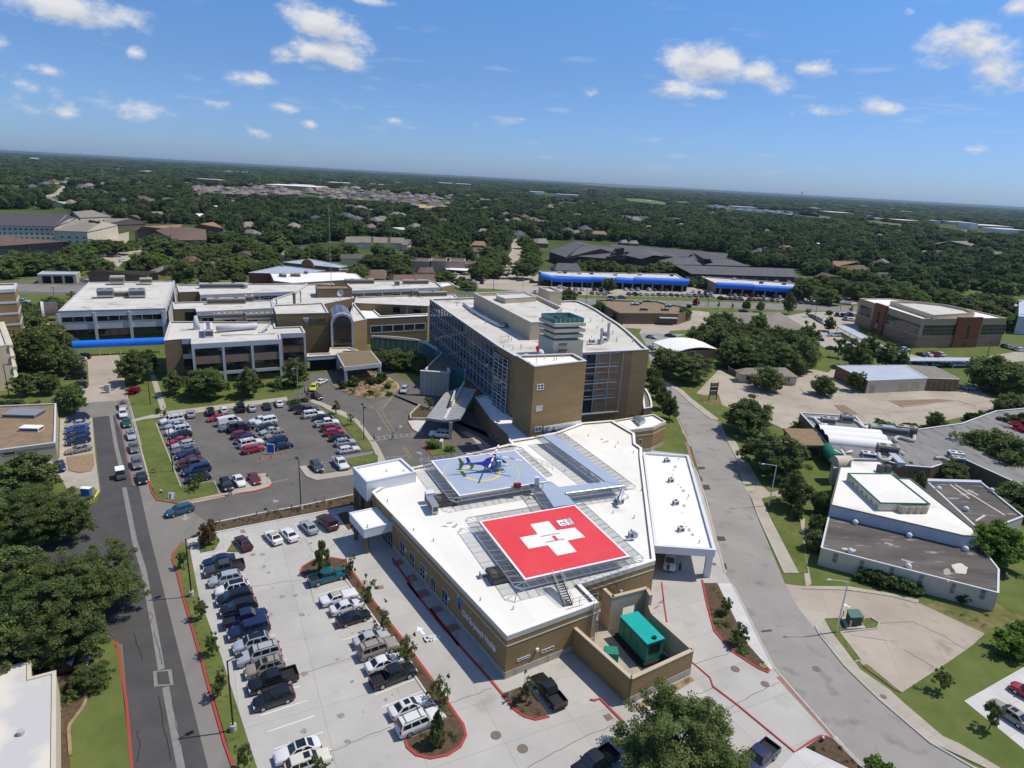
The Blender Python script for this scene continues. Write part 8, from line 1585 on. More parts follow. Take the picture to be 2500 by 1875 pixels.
street_lamp(H(280,250),9,3.3,'steel street lamp at the far street junction');street_lamp(I(2,165),9,2.9,'steel street lamp on the main road verge')
def pole(fr,xb,yb,xt,yt,label,arms=1,grp='wooden utility poles',m=None,name='utility_pole'):
 p=fr(xb,yb);d_=xy(p).length;zs=[k*.25 for k in range(8,80)];z=min(zs,key=lambda z:(prj((p.x,p.y,z))[1]-prj(fr(xt,yt))[1])**2)
 t=thg(name,label,'pole',p,grp);mb=MB();mb.tube([p,p+V3((0,0,z))],[.16,.11],7);mb.bd('mast',m or m_wood,t)
 for k in range(arms):mb=MB();q=p+V3((0,0,z-.5-k*1.1));mb.bar(q-V3((1.2,.25,0)),q+V3((1.2,.25,0)),.12,.14);mb.bd('cross_arm',m_wood,t)
for fr,b_,t_,lab,ar_ in((H,(850,372),(862,190),'utility pole in front of the long strip mall',1),(C,(1208,1655),(1228,1450),'utility pole in the gap between the strip malls',1),(C,(1318,1605),(1335,1470),'pale pole left of the shorter strip mall',0),(I,(1425,520),(1450,362),'utility pole with three cross arms before the medical office',3),(I,(640,560),(642,432),'utility pole with a transformer in the tree cluster',0),(A,(232,1035),(208,832),'tall pale leaning pole at the far left',0),(A,(590,960),(586,870),'pole near the far left lot',1),(A,(472,998),(465,890),'pole before the brown motel',1),(A,(1335,1060),(1330,965),'pole behind the rear wing',0),(A,(365,1170),(350,1105),'dark street pole beside the access road',1),(I,(805,185),(812,110),'pole on the verge left of the medical office',0),(I,(970,165),(985,105),'pole beside the main road near the medical office',0),(I,(1490,400),(1520,360),'pole at the medical office corner',1),(I,(1960,480),(1985,355),'pole at the right of the long carport',1),(H,(1715,770),(1735,680),'dark pole behind the arched shed',1),(B,(1215,1105),(1214,1085),'short post at the far street',0),(B,(1395,1130),(1400,1060),'post beside the steel enclosure',0),(D,(1290,1240),(1300,1110),'pole among trees beyond the medical office',1),(D,(1650,1300),(1665,1180),'second pole among trees beyond the medical office',1),(D,(1945,1310),(1975,1165),'third pole among trees at the right',1)):pole(fr,*b_,*t_,lab,ar_)
sgn=thg('monument_sign','dark two post sign with tan panels beside the street','sign',H(1990,1240));pa,pb=H(1955,1242),H(2020,1238);mb=MB()
for p in(pa,pb):mb.bar(p,p+V3((0,0,5.6)),.22,.22)
mb.bd('post',m_signdk,sgn)
for z0,z1,m in((4.3,5.4,m_gravel2),(3.1,4.1,m_signdk),(1.5,2.9,m_gravel2)):mb=MB();mb.bar(pa+V3((0,0,(z0+z1)/2)),pb+V3((0,0,(z0+z1)/2)),.15,z1-z0);mb.bd('panel',m,sgn)
def sign(fr,x,y,h,face,size,label,shape='rect',name='road_sign',ang_=None,post=m_sl):
 p=fr(x,y);t=thg(name,label,'sign',p);mb=MB();mb.tube([p,p+V3((0,0,h))],.035,5);mb.bd('post',post,t);d=V3((-p.x,-p.y,0)).normalized()if ang_ is None else V3((cos(ang_),sin(ang_),0));n=V3((-d.y,d.x,0));c=p+V3((0,0,h-size[1]/2))+d*.05;mb=MB()
 if shape=='round':pts=[c+n*size[0]/2*cos(2*pi*k/16)+V3((0,0,size[0]/2*sin(2*pi*k/16)))for k in range(16)]
 else:pts=[c+n*a*size[0]/2+V3((0,0,b*size[1]/2))for a,b in((-1,-1),(1,-1),(1,1),(-1,1))]
 mb.face(pts);q=[v-d*.03 for v in pts];mb.face(q[::-1]);k=len(pts)
 for i in range(k):mb.face([pts[i],q[i],q[(i+1)%k],pts[(i+1)%k]])
 mb.bd('panel',face,t,cleanup=True);return t,c,d,n
t,c,d,n=sign(J,1385,1002,2.4,mat('no_entry_red',(.30,.03,.03),None),(.85,.85),'round red no entry sign on the dry verge','round');mb=MB();mb.hexa([c+d*.01-n*.3-V3((0,0,.07)),c+d*.03-n*.3-V3((0,0,.07)),c+d*.03+n*.3-V3((0,0,.07)),c+d*.01+n*.3-V3((0,0,.07))],[c+d*.01-n*.3+V3((0,0,.07)),c+d*.03-n*.3+V3((0,0,.07)),c+d*.03+n*.3+V3((0,0,.07)),c+d*.01+n*.3+V3((0,0,.07))]);mb.bd('bar',m_pw,t)
for fr,x,y,f,sz,lab in((K,1085,860,m_sl,(.4,.5),'x'),)[:0]:pass
sign(K,1118,855,2.2,m_sl,(.5,.6),'small grey sign on the curb island by the dark red sedan');sign(F,1965,1520,2.3,m_pw,(.6,.6),'small white sign below the twin headed lamp post');sign(K,1608,762,2.0,m_signblue,(.35,.5),'small blue parking sign beside the striped bay')
for k,(x,y)in enumerate(((690,1208),(1022,1140),(1336,1082),(1632,1012))):p=K(x,y);mb=MB();mb.cyl(p,.11,0,1.1,10);mb.cyl(p,.12,1.1,1.2,10);tag(mb.bd('bollard_light',m_sl),f'slim grey bollard light, {ORD[k]} from the left in the planted strip','bollard','bollard lights in the planted strip')
for k,(x,y)in enumerate(((835,1205),(1080,1150),(1215,1120),(1548,1055))):sign(K,x,y,1.9,m_unit,(.3,.45),f'thin post with a small parking sign, {ORD[k]} from the left in the planted strip')
for k,(fr,x,y)in enumerate(((P,1865,625),(P,2045,830),(Rr,30,235),(Rr,237,490),(Rr,465,755),(Rr,718,1058))):p=fr(x,y);mb=MB();mb.cyl(p,.10,0,1.1,10);mb.cyl(p,.11,1.1,1.18,10);tag(mb.bd('bollard',m_sl),f'slim steel bollard, {ORD[k]} from the north along the emergency building pavement','bollard','bollards along the emergency building')
for k,(x,y)in enumerate(((1060,632),(1158,616),(1250,592))):p=K(x,y);mb=MB();mb.tube([(p.x,p.y,.03),(p.x,p.y,.75)],[.2,.04],12);mb.box(p.x-.25,p.x+.25,p.y-.25,p.y+.25,.03,.08);tag(mb.bd('traffic_cone',m_orange),['left','middle','right'][k]+' orange traffic cone in the visitor car park','cone')
kp=K(1148,585);kq=thg('information_board','white and blue notice board among the cars of the visitor car park','sign',kp);mb=MB();mb.box(kp.x-.85,kp.x+.85,kp.y-.05,kp.y+.05,.3,2.4);mb.bd('frame',m_pw,kq);mb=MB();mb.box(kp.x-.75,kp.x+.75,kp.y-.07,kp.y-.05,.4,2.3);mb.bd('panel',m_signblue,kq)
afr=thg('sandwich_board','white folding sandwich board on the grass corner','sign',J(1548,1172));p=J(1548,1172,0);mb=MB();mb.hexa([p+V3((-.5,-.45,.02)),p+V3((.5,-.3,.02)),p+V3((.5,-.25,.02)),p+V3((-.5,-.4,.02))],[p+V3((-.5,-.03,1.3)),p+V3((.5,.12,1.3)),p+V3((.5,.15,1.3)),p+V3((-.5,0,1.3))]);mb.hexa([p+V3((-.5,.4,.02)),p+V3((.5,.55,.02)),p+V3((.5,.6,.02)),p+V3((-.5,.45,.02))],[p+V3((-.5,.0,1.3)),p+V3((.5,.15,1.3)),p+V3((.5,.18,1.3)),p+V3((-.5,.03,1.3))]);mb.bd('board',m_pw,afr);mb=MB()
mb.hexa([p+V3((-.3,-.40,.2)),p+V3((-.05,-.36,.2)),p+V3((-.05,-.3,.2)),p+V3((-.3,-.34,.2))],[p+V3((-.3,-.12,1.1)),p+V3((-.05,-.08,1.1)),p+V3((-.05,-.02,1.1)),p+V3((-.3,-.06,1.1))]);mb.bd('print',m_signblue,afr)
mbx=J(782,1145);t=thg('blue_sign_box','blue and white box sign on the small grass corner','sign',mbx);mb=MB();mb.box(mbx.x-.8,mbx.x+.8,mbx.y-.4,mbx.y+.4,.1,1.6);mb.bd('cabinet',m_signblue,t);mb=MB();mb.box(mbx.x-.9,mbx.x+.9,mbx.y-.5,mbx.y+.5,1.6,1.72);mb.bd('cap',m_pw,t)
kk=E(978,1175);t=thg('ticket_machine','grey white ticket machine at the end of the fire lane','machine',kk);mb=MB();mb.box(kk.x-.5,kk.x+.5,kk.y-.45,kk.y+.45,0,2.2);mb.bd('cabinet',m_unit,t,bevel=.05);mb=MB();mb.box(kk.x-.6,kk.x+.6,kk.y-.55,kk.y+.55,2.2,2.35);mb.bd('cap',m_mr,t)
def hydrant(p,label,m1,m2):
 t=thg('fire_hydrant',label,'hydrant',(p[0],p[1],.1));mb=MB();mb.tube([(p[0],p[1],.1),(p[0],p[1],.6),(p[0],p[1],.62)],[.14,.13,.19],10);mb.tube([(p[0]-.22,p[1],.45),(p[0]+.22,p[1],.45)],.07,8);mb.bd('barrel',m1,t);mb=MB();mb.tube([(p[0],p[1],.62),(p[0],p[1],.78),(p[0],p[1],.86)],[.17,.12,.03],10);mb.bd('bonnet',m2,t)
m_hred=mat('hydrant_red',(.35,.03,.03),None);hydrant(S(1868,1425),'red fire hydrant with a white cap in the dotted planting bed',m_hred,m_pw);hydrant(J(1452,1125),'dark fire hydrant with a white cap on the grass corner',m_bk,m_pw)
tb=thg('utility_transformer','green topped transformer box on a pad with yellow bollards','transformer',T(665,380));q=pl(T,[600,300,635,385,745,385,735,300],.1);q=pl(T,[603,322,636,390,745,385,700,320],.15);mb=MB();mb.pz(q,.15,1.75);mb.bd('cabinet',mat('transformer_green',(.06,.075,.06),(.07,.085,.07),2),tb);mb=MB();mb.pz(ins(q,-.12),1.75,1.88);mb.bd('lid',mat('lid_green',(.09,.17,.14),(.10,.19,.155),2),tb);mb=MB();mb.pz(ins(q,-.5),.1,.28);mb.bd('concrete_pad',m_kerb,tb)
for x,y in((577,310),(640,405),(757,385)):p=T(x,y);mb=MB();mb.cyl(p,.09,0,1.35,8);mb.bd('bollard',m_py,tb)
ls=L(838,528);mb=MB();mb.box(ls.x-.35,ls.x+.35,ls.y-.9,ls.y+.9,.1,1.9);tag(mb.bd('stone_sign',m_cr),'plain cream stone sign slab on the small green island','sign')
gz=thg('pipe_gate','red and white pipe barrier at the ambulance drive','barrier',S(440,170));mb=MB();mb.tube([S(432,150,.9),S(395,178,.9)],.06,6);mb.tube([S(437,170),S(437,170)+V3((0,0,1.0))],.07,6);mb.bd('pipe',m_red,gz)
kerb('kerb',pl(S,[426,-10,438,100,452,220,472,350]),m_red,.18,.12)
enc=thg('steel_enclosure','open steel framed screen beyond the rear ward','screen',B(1260,1140));mb=MB();pts=pl(B,[1135,1120,1270,1118,1390,1140,1300,1165,1140,1160],6)
for i in range(5):
 a_,b_=pts[i],pts[(i+1)%5]
 for k in range(9):p=a_.lerp(b_,k/8);mb.tube([(p.x,p.y,0),(p.x,p.y,6)],.1,5)
 for z in(2,4,5.9):mb.bar((a_.x,a_.y,z),(b_.x,b_.y,z),.12,.12)
mb.bd('frame',m_sl,enc)
ow=Q(1807,497)if 0 else Q(1820,502);obx=pl(Q,[1772,490,1850,473,1868,520,1795,537]);obx=[xy(p)for p in obx];mb=MB();mb.pz(obx,.05,.056);tag(mb.bd('one_way_panel',m_signdk),kind='structure')
dt=(obx[1]-obx[0]).normalized();du=(obx[0]-obx[3]).normalized()
for k,tx in enumerate(('ONE','WAY')):
 p=obx[3].lerp(obx[0],.53-k*.47)+dt*.22;o=text_mesh(tx,.98,m_pw,'one_way_lettering',None,(p.x,p.y,.060),(dt.x,dt.y,0),(du.x,du.y,0),.002,bold=.02);tag(o,kind='structure')
for a_,b_,z in(((1425,520),(1960,480),9.5),((1425,520),(1960,480),8.4),((640,560),(1425,520),9)):
 p,q=I(*a_),I(*b_);mb=MB();mb.tube([p.lerp(q,k/12)+V3((0,0,z-6*(k/12)*(1-k/12)))for k in range(13)],.035,4);tag(mb.bd('power_line',m_bk),{9.5:'upper sagging wire before the medical office',8.4:'lower sagging wire before the medical office',9:'sagging wire from the tree cluster to the utility pole'}[z],'power line')
m_skin=mat('skin',(.42,.24,.16),None,rough=.6);m_hair=mat('dark_hair',(.03,.02,.015),None)
def skin_obj(name,joints,edges,m,par,root=0):
 me=bpy.data.meshes.new(name);me.from_pydata([j[0]for j in joints],edges,[]);o=bpy.data.objects.new(name,me);sc.collection.objects.link(o)
 md=o.modifiers.new('skin','SKIN');md.use_smooth_shade=True
 for i,v in enumerate(me.skin_vertices[0].data):r_=joints[i][1];v.radius=r_ if isinstance(r_,tuple)else(r_,r_);v.use_root=(i==root)
 o.modifiers.new('sub','SUBSURF').levels=1;o.modifiers['sub'].render_levels=1
 me.materials.append(m);o.parent=par;return o
def person(p,ang_,shirt,trous,label,stride=.25,armout=0):
 t=thg('person',label,'person',p);t.rotation_euler.z=ang_
 s=stride;J_=[((0,0,.95),.15),((0,0,1.15),.14),((0,0,1.38),.16),((0,0,1.50),.065),((.02,0,1.58),.085),((.025,0,1.68),.10),((.02,0,1.75),.07)];Ed=[(0,1),(1,2),(2,3),(3,4),(4,5),(5,6)]
 for sd,k in((1,1),(-1,-1)):
  b0=len(J_);J_+=[((0,sd*.10,.88),.10),((k*s*.55,sd*.10,.48),.07),((k*s*(1.0 if k>0 else.9),sd*.10,.09),.045),((k*s+.14,sd*.11,.04),.04)];Ed+=[(0,b0),(b0,b0+1),(b0+1,b0+2),(b0+2,b0+3)]
  b1=len(J_);J_+=[((0,sd*.19,1.40),.06),((-k*s*.3,sd*(.24+armout),1.14),.045),((-k*s*.7+.05,sd*(.24+armout),.92),.033),((-k*s*.8+.07,sd*(.235+armout),.84),.034)];Ed+=[(2,b1),(b1,b1+1),(b1+1,b1+2),(b1+2,b1+3)]
  hp=J_[b1+3][0]
  for f,(dx,dz,ln_)in enumerate(((.03,-.05,.06),(.012,-.06,.07),(-.006,-.06,.075),(-.024,-.055,.065))):J_.append(((hp[0]+dx,hp[1],hp[2]+dz-.02),.009));J_.append(((hp[0]+dx,hp[1]-sd*.015,hp[2]+dz-ln_+.02),.008));Ed+=[(b1+3,len(J_)-2),(len(J_)-2,len(J_)-1)]
  J_.append(((hp[0]+.05,hp[1]-sd*.01,hp[2]-.02),.011));Ed.append((b1+3,len(J_)-1))
 skin_obj('body',J_,Ed,m_skin,t)
 g=lambda r:tuple(x+.018 for x in(r if isinstance(r,tuple)else(r,r)))
 SJ=[(J_[0][0],g(J_[0][1])),(J_[1][0],g(J_[1][1])),(J_[2][0],g(J_[2][1]))];SE=[(0,1),(1,2)]
 TJ=[((0,0,.98),.16)];TE=[]
 i=7
 for sd in(1,-1):
  TJ+=[(J_[i][0],.125),(J_[i+1][0],.09),((J_[i+2][0][0],J_[i+2][0][1],.13),.07)];n=len(TJ);TE+=[(0,n-3),(n-3,n-2),(n-2,n-1)]
  SJ+=[(J_[i+4][0],.08),(((J_[i+4][0][0]+J_[i+5][0][0])/2,(J_[i+4][0][1]+J_[i+5][0][1])/2,1.24),.065)];n=len(SJ);SE+=[(2,n-2),(n-2,n-1)]
  i+=4+4+8+1
 skin_obj('shirt',SJ,SE,shirt,t);skin_obj('trousers',TJ,TE,trous,t)
 skin_obj('hair',[((-.01,0,1.73),.095),((-.05,0,1.68),.075),((.03,0,1.765),.06)],[(0,1),(0,2)],m_hair,t)
 return t
cl=lambda n,c:mat(n,c,None,rough=.9)
c_w,c_k,c_b,c_g,c_r=cl('white_cloth',(.6,.6,.6)),cl('black_cloth',(.015,.015,.018)),cl('blue_cloth',(.05,.13,.33)),cl('grey_cloth',(.10,.10,.11)),cl('pink_cloth',(.45,.22,.2))
person(Gg(48,1608,PW),1.2,c_w,c_k,'person in a white shirt and dark shorts walking on the footpath by the crosswalk');person(Gg(215,1598),2.4,c_b,c_b,'person in blue clothes on the crosswalk');person(K(783,955,PW),2.9,c_k,c_k,'person in black walking past the small black car');person(F(1452,1185,PW),.5,c_k,c_k,'person in black standing left of the yellow car');person(F(1470,1215,PW),2,c_g,c_k,'person in grey nearest the plum sedan');person(F(1487,1215,PW),1,c_r,c_g,'person in a pink top beside the plum sedan')
person(MM(1138,1640,.04),1.3,c_k,c_k,'person in dark clothes right of the ambulance',0);person(MM(1030,1650,.04),4.5,c_k,c_g,'person in dark clothes in front of the ambulance',.1)
# trees and planting
for a in[(S,600,1440,8.2,9.5,'big','big round light dappled oak at the bottom of the photo'),(O,400,500,8.4,11,'big','huge spreading oak at the lower left beside the left road'),(O,640,310,7.0,10,'big','spreading oak leaning over the left road'),(J,230,1290,8.2,10,'big','broad oak above the huge one at the left edge'),(J,190,960,6.6,9,'oak','dark round oak in front of the gravel roofed clinic'),(J,590,1330,4.5,7.5,'oak','oak whose branch reaches over the left road junction'),(O,60,250,5,8,'oak','oak cut by the left edge above the parked grey sedan'),(O,130,760,5.5,8,'oak','oak over the corner building roof'),(O,20,470,3.5,4,'shrub','leafy bush at the left edge near the grey sedan'),(O,640,1000,2.6,3,'oak','low branch tree at the top of the grass verge'),(E,320,740,8.4,12,'dark','large dark tree beside the banded tower'),(E,560,850,5.2,9,'dark','lower dark tree beside the row of cars near the white wing'),(E,480,660,6,10,'dark','dark tree behind the cars by the white wing'),(E,205,1090,3.6,6,'oak','left of two round lawn trees at the left'),(E,430,1078,3.6,5.8,'oak','right of two round lawn trees at the left'),(E,630,1200,4.2,7.5,'oak','tree at the end of the small car park'),(E,320,1285,2.6,2.4,'russet','russet hedge beside the gravel roofed clinic'),(E,130,1280,3.4,2.6,'shrub','dark hedge behind the gravel roofed clinic'),(E,20,1280,3.0,2.4,'shrub','dark hedge at the left edge behind the clinic roof'),(E,250,560,7,9,'dark','dark tree right of the banded tower'),(E,270,450,7,9,'dark','dark tree left of the barrel skylight'),(E,480,370,6,7,'dark','dark tree behind the barrel skylight'),(E,640,290,3.2,4,'thin','yellowish tree beside the white wing'),(E,1190,930,5.4,9.5,'oak','tree between the fire lane and the clinic wing'),(E,1305,880,3.6,7,'oak','slimmer tree left of the clinic wing'),(E,1208,1145,2.0,2.2,'crimson','small crimson shrub at the end of the fire lane'),(E,1420,1340,.9,1.6,'shrub','small dark bush at the foot of the straight path'),(F,265,1070,3.6,6.6,'oak','grey green tree at the left corner of the clinic wing'),(F,560,1065,6.6,8,'oak','wide dark tree in front of the clinic wing'),(F,940,1060,4.8,8,'oak','open tree in the middle of the clinic wing lawn'),(F,1210,1075,2.3,5.4,'small','small tree right of the open one on the lawn'),(F,1365,975,4,8.4,'oak','tree at the right end of the clinic wing'),(Gg,110,850,4.5,6.5,'dark','left dark tree inside the curved glass wall'),(Gg,260,860,5,7,'dark','middle dark tree inside the curved glass wall'),(Gg,400,870,4.5,6.5,'dark','right dark tree inside the curved glass wall'),(Gg,470,930,3,4.5,'dark','low dark tree under the bend of the curved glass wall'),(F,1890,1070,2.6,3.2,'shrub','rounded shrub in front of the portico'),(F,2050,1060,2.4,3.0,'shrub','second rounded shrub in front of the portico'),(F,2140,1035,2.4,3.0,'shrub','rounded shrub at the right post of the portico'),(F,1792,1105,1.8,2.4,'shrub','dark shrub at the left tip of the rocky garden'),(F,1890,1165,1.5,1.6,'thin','russet shrub in the rocky garden'),(Gg,170,1110,1.8,1.8,'bshrub','light green shrub in the rocky garden'),(Gg,185,1182,1.5,1.4,'bshrub','small green shrub at the kerb of the rocky garden'),(Gg,90,1060,2,2.2,'shrub','green shrub at the back of the rocky garden'),(Gg,20,1170,1.5,1.5,'shrub','low shrub among the rocks'),(Gg,545,1245,3.4,5,'thin','olive tree in the stone planter by the metal canopy'),(L,760,488,2.2,2.4,'bshrub','bright shrub on the small green island'),(L,915,535,1.8,1.3,'bshrub','low shrub behind the cream sign slab'),(K,1735,148,1.9,4.6,'small','small tree beside the entrance drive footpath'),(K,1870,250,1.7,4.4,'thin','sparse young tree near the twin headed lamp post'),(K,480,808,3.0,4.6,'thin','olive tree over the last car of the visitor left row'),(K,188,205,1.5,3.2,'thin','bare little tree at the end of the straight path'),(K,580,1270,2.6,4.6,'russet','russet tree on the green corner of the emergency car park'),(K,1360,110,2.6,1.2,'shrub','low clipped hedge on the corner near the plum sedan'),(K,1450,95,1.6,1.1,'shrub','small clipped hedge near the plum sedan'),(P,1235,555,2.2,6.2,'cone','conical evergreen on the red kerbed island tip'),(P,1490,650,2.0,4.6,'thin','young tree beside the teal pickup'),(P,1660,870,2.2,5.0,'thin','young tree beside the white old sedan'),(P,1790,1120,2.2,5.0,'thin','young tree beside the black sedan'),(P,2000,1395,2.3,5.0,'thin','young tree beside the tan truck in the right row'),(Q,1925,945,2.2,4.8,'thin','young tree above the sunroofed white sedan'),(Q,1912,1260,1.7,5.0,'cone','dark conical tree over the last white car by the red island'),(Rr,875,925,2.0,4.4,'thin','olive tree beside the loaded black pickup'),(O,1285,170,1.6,4.0,'small','first young tree from the top of the left grass strip'),(O,1410,525,1.6,4.2,'small','second young tree along the left grass strip'),(O,1482,770,1.6,4.2,'small','third young tree along the left grass strip'),(O,1545,1050,1.7,4.3,'small','fourth young tree along the left grass strip'),(O,1708,1560,1.6,4.2,'small','lowest young tree on the left grass strip'),(Q,830,1640,1.6,3.6,'small','treetop cut by the bottom edge beside the cream car'),(S,1020,180,1.7,3.8,'small','upper young tree in the street side planting bed'),(S,1140,440,2.1,4.2,'small','lower young tree in the street side planting bed'),(T,1490,855,1.9,4.2,'small','upper young tree on the bright lawn at the right'),(T,1945,1165,2.0,4.8,'small','young tree in front of the olive sedan'),(T,2110,550,3.6,3.4,'bshrub','bright bushes at the right edge of the lawn'),(T,2230,470,3.6,3.4,'bshrub','bright bush running off the right edge'),(T,895,1650,2.0,2.2,'bshrub','bush top cut by the bottom edge at the right'),(I,360,850,7.6,9.5,'oak','round oak between the street and the tan forecourt'),(I,540,1110,7.8,9.5,'oak','widest oak beside the street in front of the brown porch'),(I,665,1350,4.2,8,'oak','darker oak below the widest one beside the street'),(I,690,1490,2.2,4.4,'cone','small dark tree on the verge by the clinic path'),(I,845,1440,2.2,5,'dark','dark tree at the corner of the white roofed clinic'),(N,365,1010,2.2,4,'dark','upper dark bush at the end of the low annex'),(N,345,1160,2.1,4,'dark','lower dark bush at the end of the low annex'),(N,1660,1690,1.6,1.8,'shrub','dark bush at the far end of the low annex wall'),(H,1455,1010,2.6,7,'oak','first street tree behind the curved podium'),(H,1490,1110,2.6,7,'oak','second street tree behind the curved podium'),(H,1550,1200,2.6,7,'oak','third street tree behind the curved podium'),(H,1615,1290,2.7,7,'oak','street tree nearest the brick annex'),(H,1760,920,8.5,10,'oak','broad oak shading the bend of the street'),(H,1580,870,6,9,'oak','oak left of the broad one at the bend of the street'),(I,490,605,5.6,8,'dark','dark round tree in front of the grey bungalow'),(I,870,655,4.4,6.5,'dark','low round tree standing alone on the tan forecourt'),(I,1080,625,3,7,'oak','tree against the storage building'),(I,975,395,5.4,10,'small','light airy tree left of the trio on the lawn'),(I,1085,440,5.4,11,'oak','dark tree in the trio on the lawn'),(I,1170,400,4,11,'oak','tree before the long pale carport'),(I,1290,450,5,10,'oak','tree right of the trio near the storage building'),(I,1375,480,3.6,8,'oak','small tree at the left end of the long carport'),(I,2030,560,10,13,'dark','large dark tree at the right above the wrecked pickup'),(I,2140,620,6,10,'dark','dark tree at the right edge beside the large one'),(I,2130,780,5,7,'dark','round dark tree at the right end of the tan forecourt'),(I,1990,1045,7,8.5,'dark','dark tree growing through the grey roofed complex'),(I,2120,1110,7,9,'dark','dark tree beside it at the right edge of the grey complex'),(I,2185,985,4.2,6,'crimson','pink flowering crape myrtle at the right edge'),(I,2190,920,5,7,'oak','tree above the pink flowering one'),(I,1625,890,2.9,5,'dark','dark round tree before the grey roofed complex'),(I,1850,875,2.6,3,'shrub','left of two round bushes on the tan forecourt edge'),(I,1910,872,3.2,3.8,'shrub','right of two round bushes on the tan forecourt edge'),(I,1262,935,3.6,3.4,'bshrub','pale bush at the edge of the tan forecourt'),(I,1450,945,3,2.8,'shrub','round bush beside the grey complex wall'),(I,1430,1230,2.8,4,'bright','light green tree behind the weathered white roof'),(I,1725,1235,4.4,5,'oak','wide green tree in the courtyard of the grey complex'),(I,1515,1310,2.8,6,'cone','narrow tree between white roof and dark wing'),(I,2180,1410,5.5,7,'dark','dark tree at the right edge beside the dark wing'),(N,1990,1180,5.6,8,'bright','bright green tree at the ruined corner of the low annex'),(I,680,925,2.8,3,'thin','olive bush beside the brown porch'),(I,635,105,3.8,11,'oak','tall tree standing on the main road verge'),(I,340,118,2.9,6,'oak','left of two round trees beside the main road'),(I,435,128,2.7,6,'oak','right of two round trees beside the main road'),(I,755,165,2.5,6,'small','small tree near the slanting row of cars'),(I,905,245,3,7,'oak','tree at the head of the pale carport'),(I,152,118,1.5,4,'small','little tree on the main road verge'),(I,245,128,1.4,4,'small','second little tree on the main road verge'),(I,1048,145,1.6,5,'small','little tree beside the medical office corner'),(I,835,50,4.2,6,'oak','round tree in the strip mall car park at the right'),(I,925,45,3,5.5,'oak','smaller round tree in the strip mall car park at the right'),(I,900,170,2.6,2.6,'dark','dark bush near the medical office'),(H,1060,195,5.2,9,'oak','tree hiding part of the long blue awning'),(H,475,178,4.2,3.5,'oak','bush at the left corner of the long strip mall'),(H,690,290,5,9,'dark','dark tree behind the lift housing'),(H,985,400,4.2,6,'dark','tree at the left of the brown gravel roofed office'),(H,1090,490,3.4,4,'dark','bush at the front of the brown gravel roofed office'),(H,1735,455,4,7,'bright','light tree right of the brown gravel roofed office'),(H,1775,392,2.4,2,'shrub','low bush behind the brown gravel roofed office'),(H,1843,352,2.2,4.5,'crimson','small red tree on the main road verge'),(B,1600,985,9,11,'oak','oak at the corner of the far street and the strip mall'),(B,775,1000,10,9,'dark','broad round tree behind the rear ward'),(B,1070,1045,8,9,'dark','dark tree right of the long brown roof'),(B,1225,1092,6,5,'dark','dark bush beyond the end stair block'),(B,265,985,4,6,'dark','dark tree between the school roofs'),(B,1185,1060,4,5,'dark','small dark tree by the side street lot'),(A,690,955,7,8,'dark','dark tree beside the wall of the far left lot'),(A,960,935,10,12,'dark','large dark tree behind the brown shop'),(A,1050,920,8,11,'bright','bright tree right of the large dark one behind the shop'),(A,120,930,11,12,'dark','large dark tree before the brown motel'),(A,290,935,9,11,'dark','dark tree at the middle of the brown motel'),(A,390,925,8,10,'dark','grey green tree right of the motel'),(A,875,825,4,6.5,'dark','left of two small round trees by the far left lawn'),(A,910,825,3.4,6,'dark','right of two small round trees by the far left lawn'),(A,1395,1045,4.4,6,'dark','round tree behind the rear wing'),(A,1450,1022,4.4,6.5,'dark','taller round tree behind the rear wing'),(A,1612,1040,4.4,6,'dark','round tree left of the school'),(A,1720,970,6,7.5,'dark','round tree above the pale blue school roof'),(A,1185,965,7,9,'dark','grey green tree right of the brown shop'),(A,1250,1075,5,4.5,'thin','loose shrubs at the back of the white wing'),]:ctree(*a[:3],a[3]*({'small':.62,'thin':.66,'cone':.62,'russet':.66,'shrub':.72,'bshrub':.72}.get(a[5],.95)),a[4]*(.88 if a[5]in('small','thin')else 1),a[5],a[6])
for i,(x,y,r_,h_,k)in enumerate(((60,320,7,10,'dark'),(130,250,7,11,'dark'),(200,230,6,10,'dark'),(230,330,8,11,'dark'),(300,420,8,11,'dark'),(330,310,7,12,'oak'),(410,370,8,12,'dark'),(420,245,5,11,'bright'),(510,420,8,11,'dark'),(560,340,7,11,'dark'),(600,470,7,10,'oak'),(650,370,7,12,'dark'),(740,430,5.5,13,'dark'),(755,330,4,13,'oak'),(680,520,4.2,7,'dark'),(400,490,6,8,'oak'),(220,450,5,9,'oak'),(270,380,5,9,'oak'))):
 ctree(I,x,y,r_,h_,k,'dark crowded tree of the cluster between the main road and the bungalow','trees of the cluster by the bungalow')
for x,y in((40,1300),(150,1290),(250,1300),(330,1310),(420,1320),(500,1330),(590,1330),(680,1330),(770,1300),(850,1300),(910,1330),(1000,1350)):ctree(C,x,y,rng.uniform(7,9),rng.uniform(9,11),'oak','leafy tree in the row between the residence and the long strip mall','trees between the residence and the strip mall')
for x,y in((1180,1440),(1040,1420),(1120,1400),(2090,1480),(2180,1500),(2050,1420)):ctree(C,x,y,6,6,'dark','bushy tree around the ends of the shorter strip mall','trees by the shorter strip mall')
for x,y in((560,940),(640,930),(700,950),(330,870),(210,870),(140,880),(420,845),(620,845),(860,870),(940,870),(1080,860),(1010,820),(1190,830),(1215,880),(1390,915),(1340,930),(1450,910),(1400,985),(1380,870),(1655,940),(1650,905),(1640,850),(1660,880),(1650,840),(1610,800),(1340,960),(1120,900),(760,920),(690,880),(820,940),(70,880),(480,1000),(1290,985)):ctree(B,x,y,rng.uniform(7,9.5),rng.uniform(9,12),rng.choice(('dark','dark','oak'))if rng.random()<.9 else 'bright','leafy tree among the houses behind the hospital','trees among the houses behind the hospital')
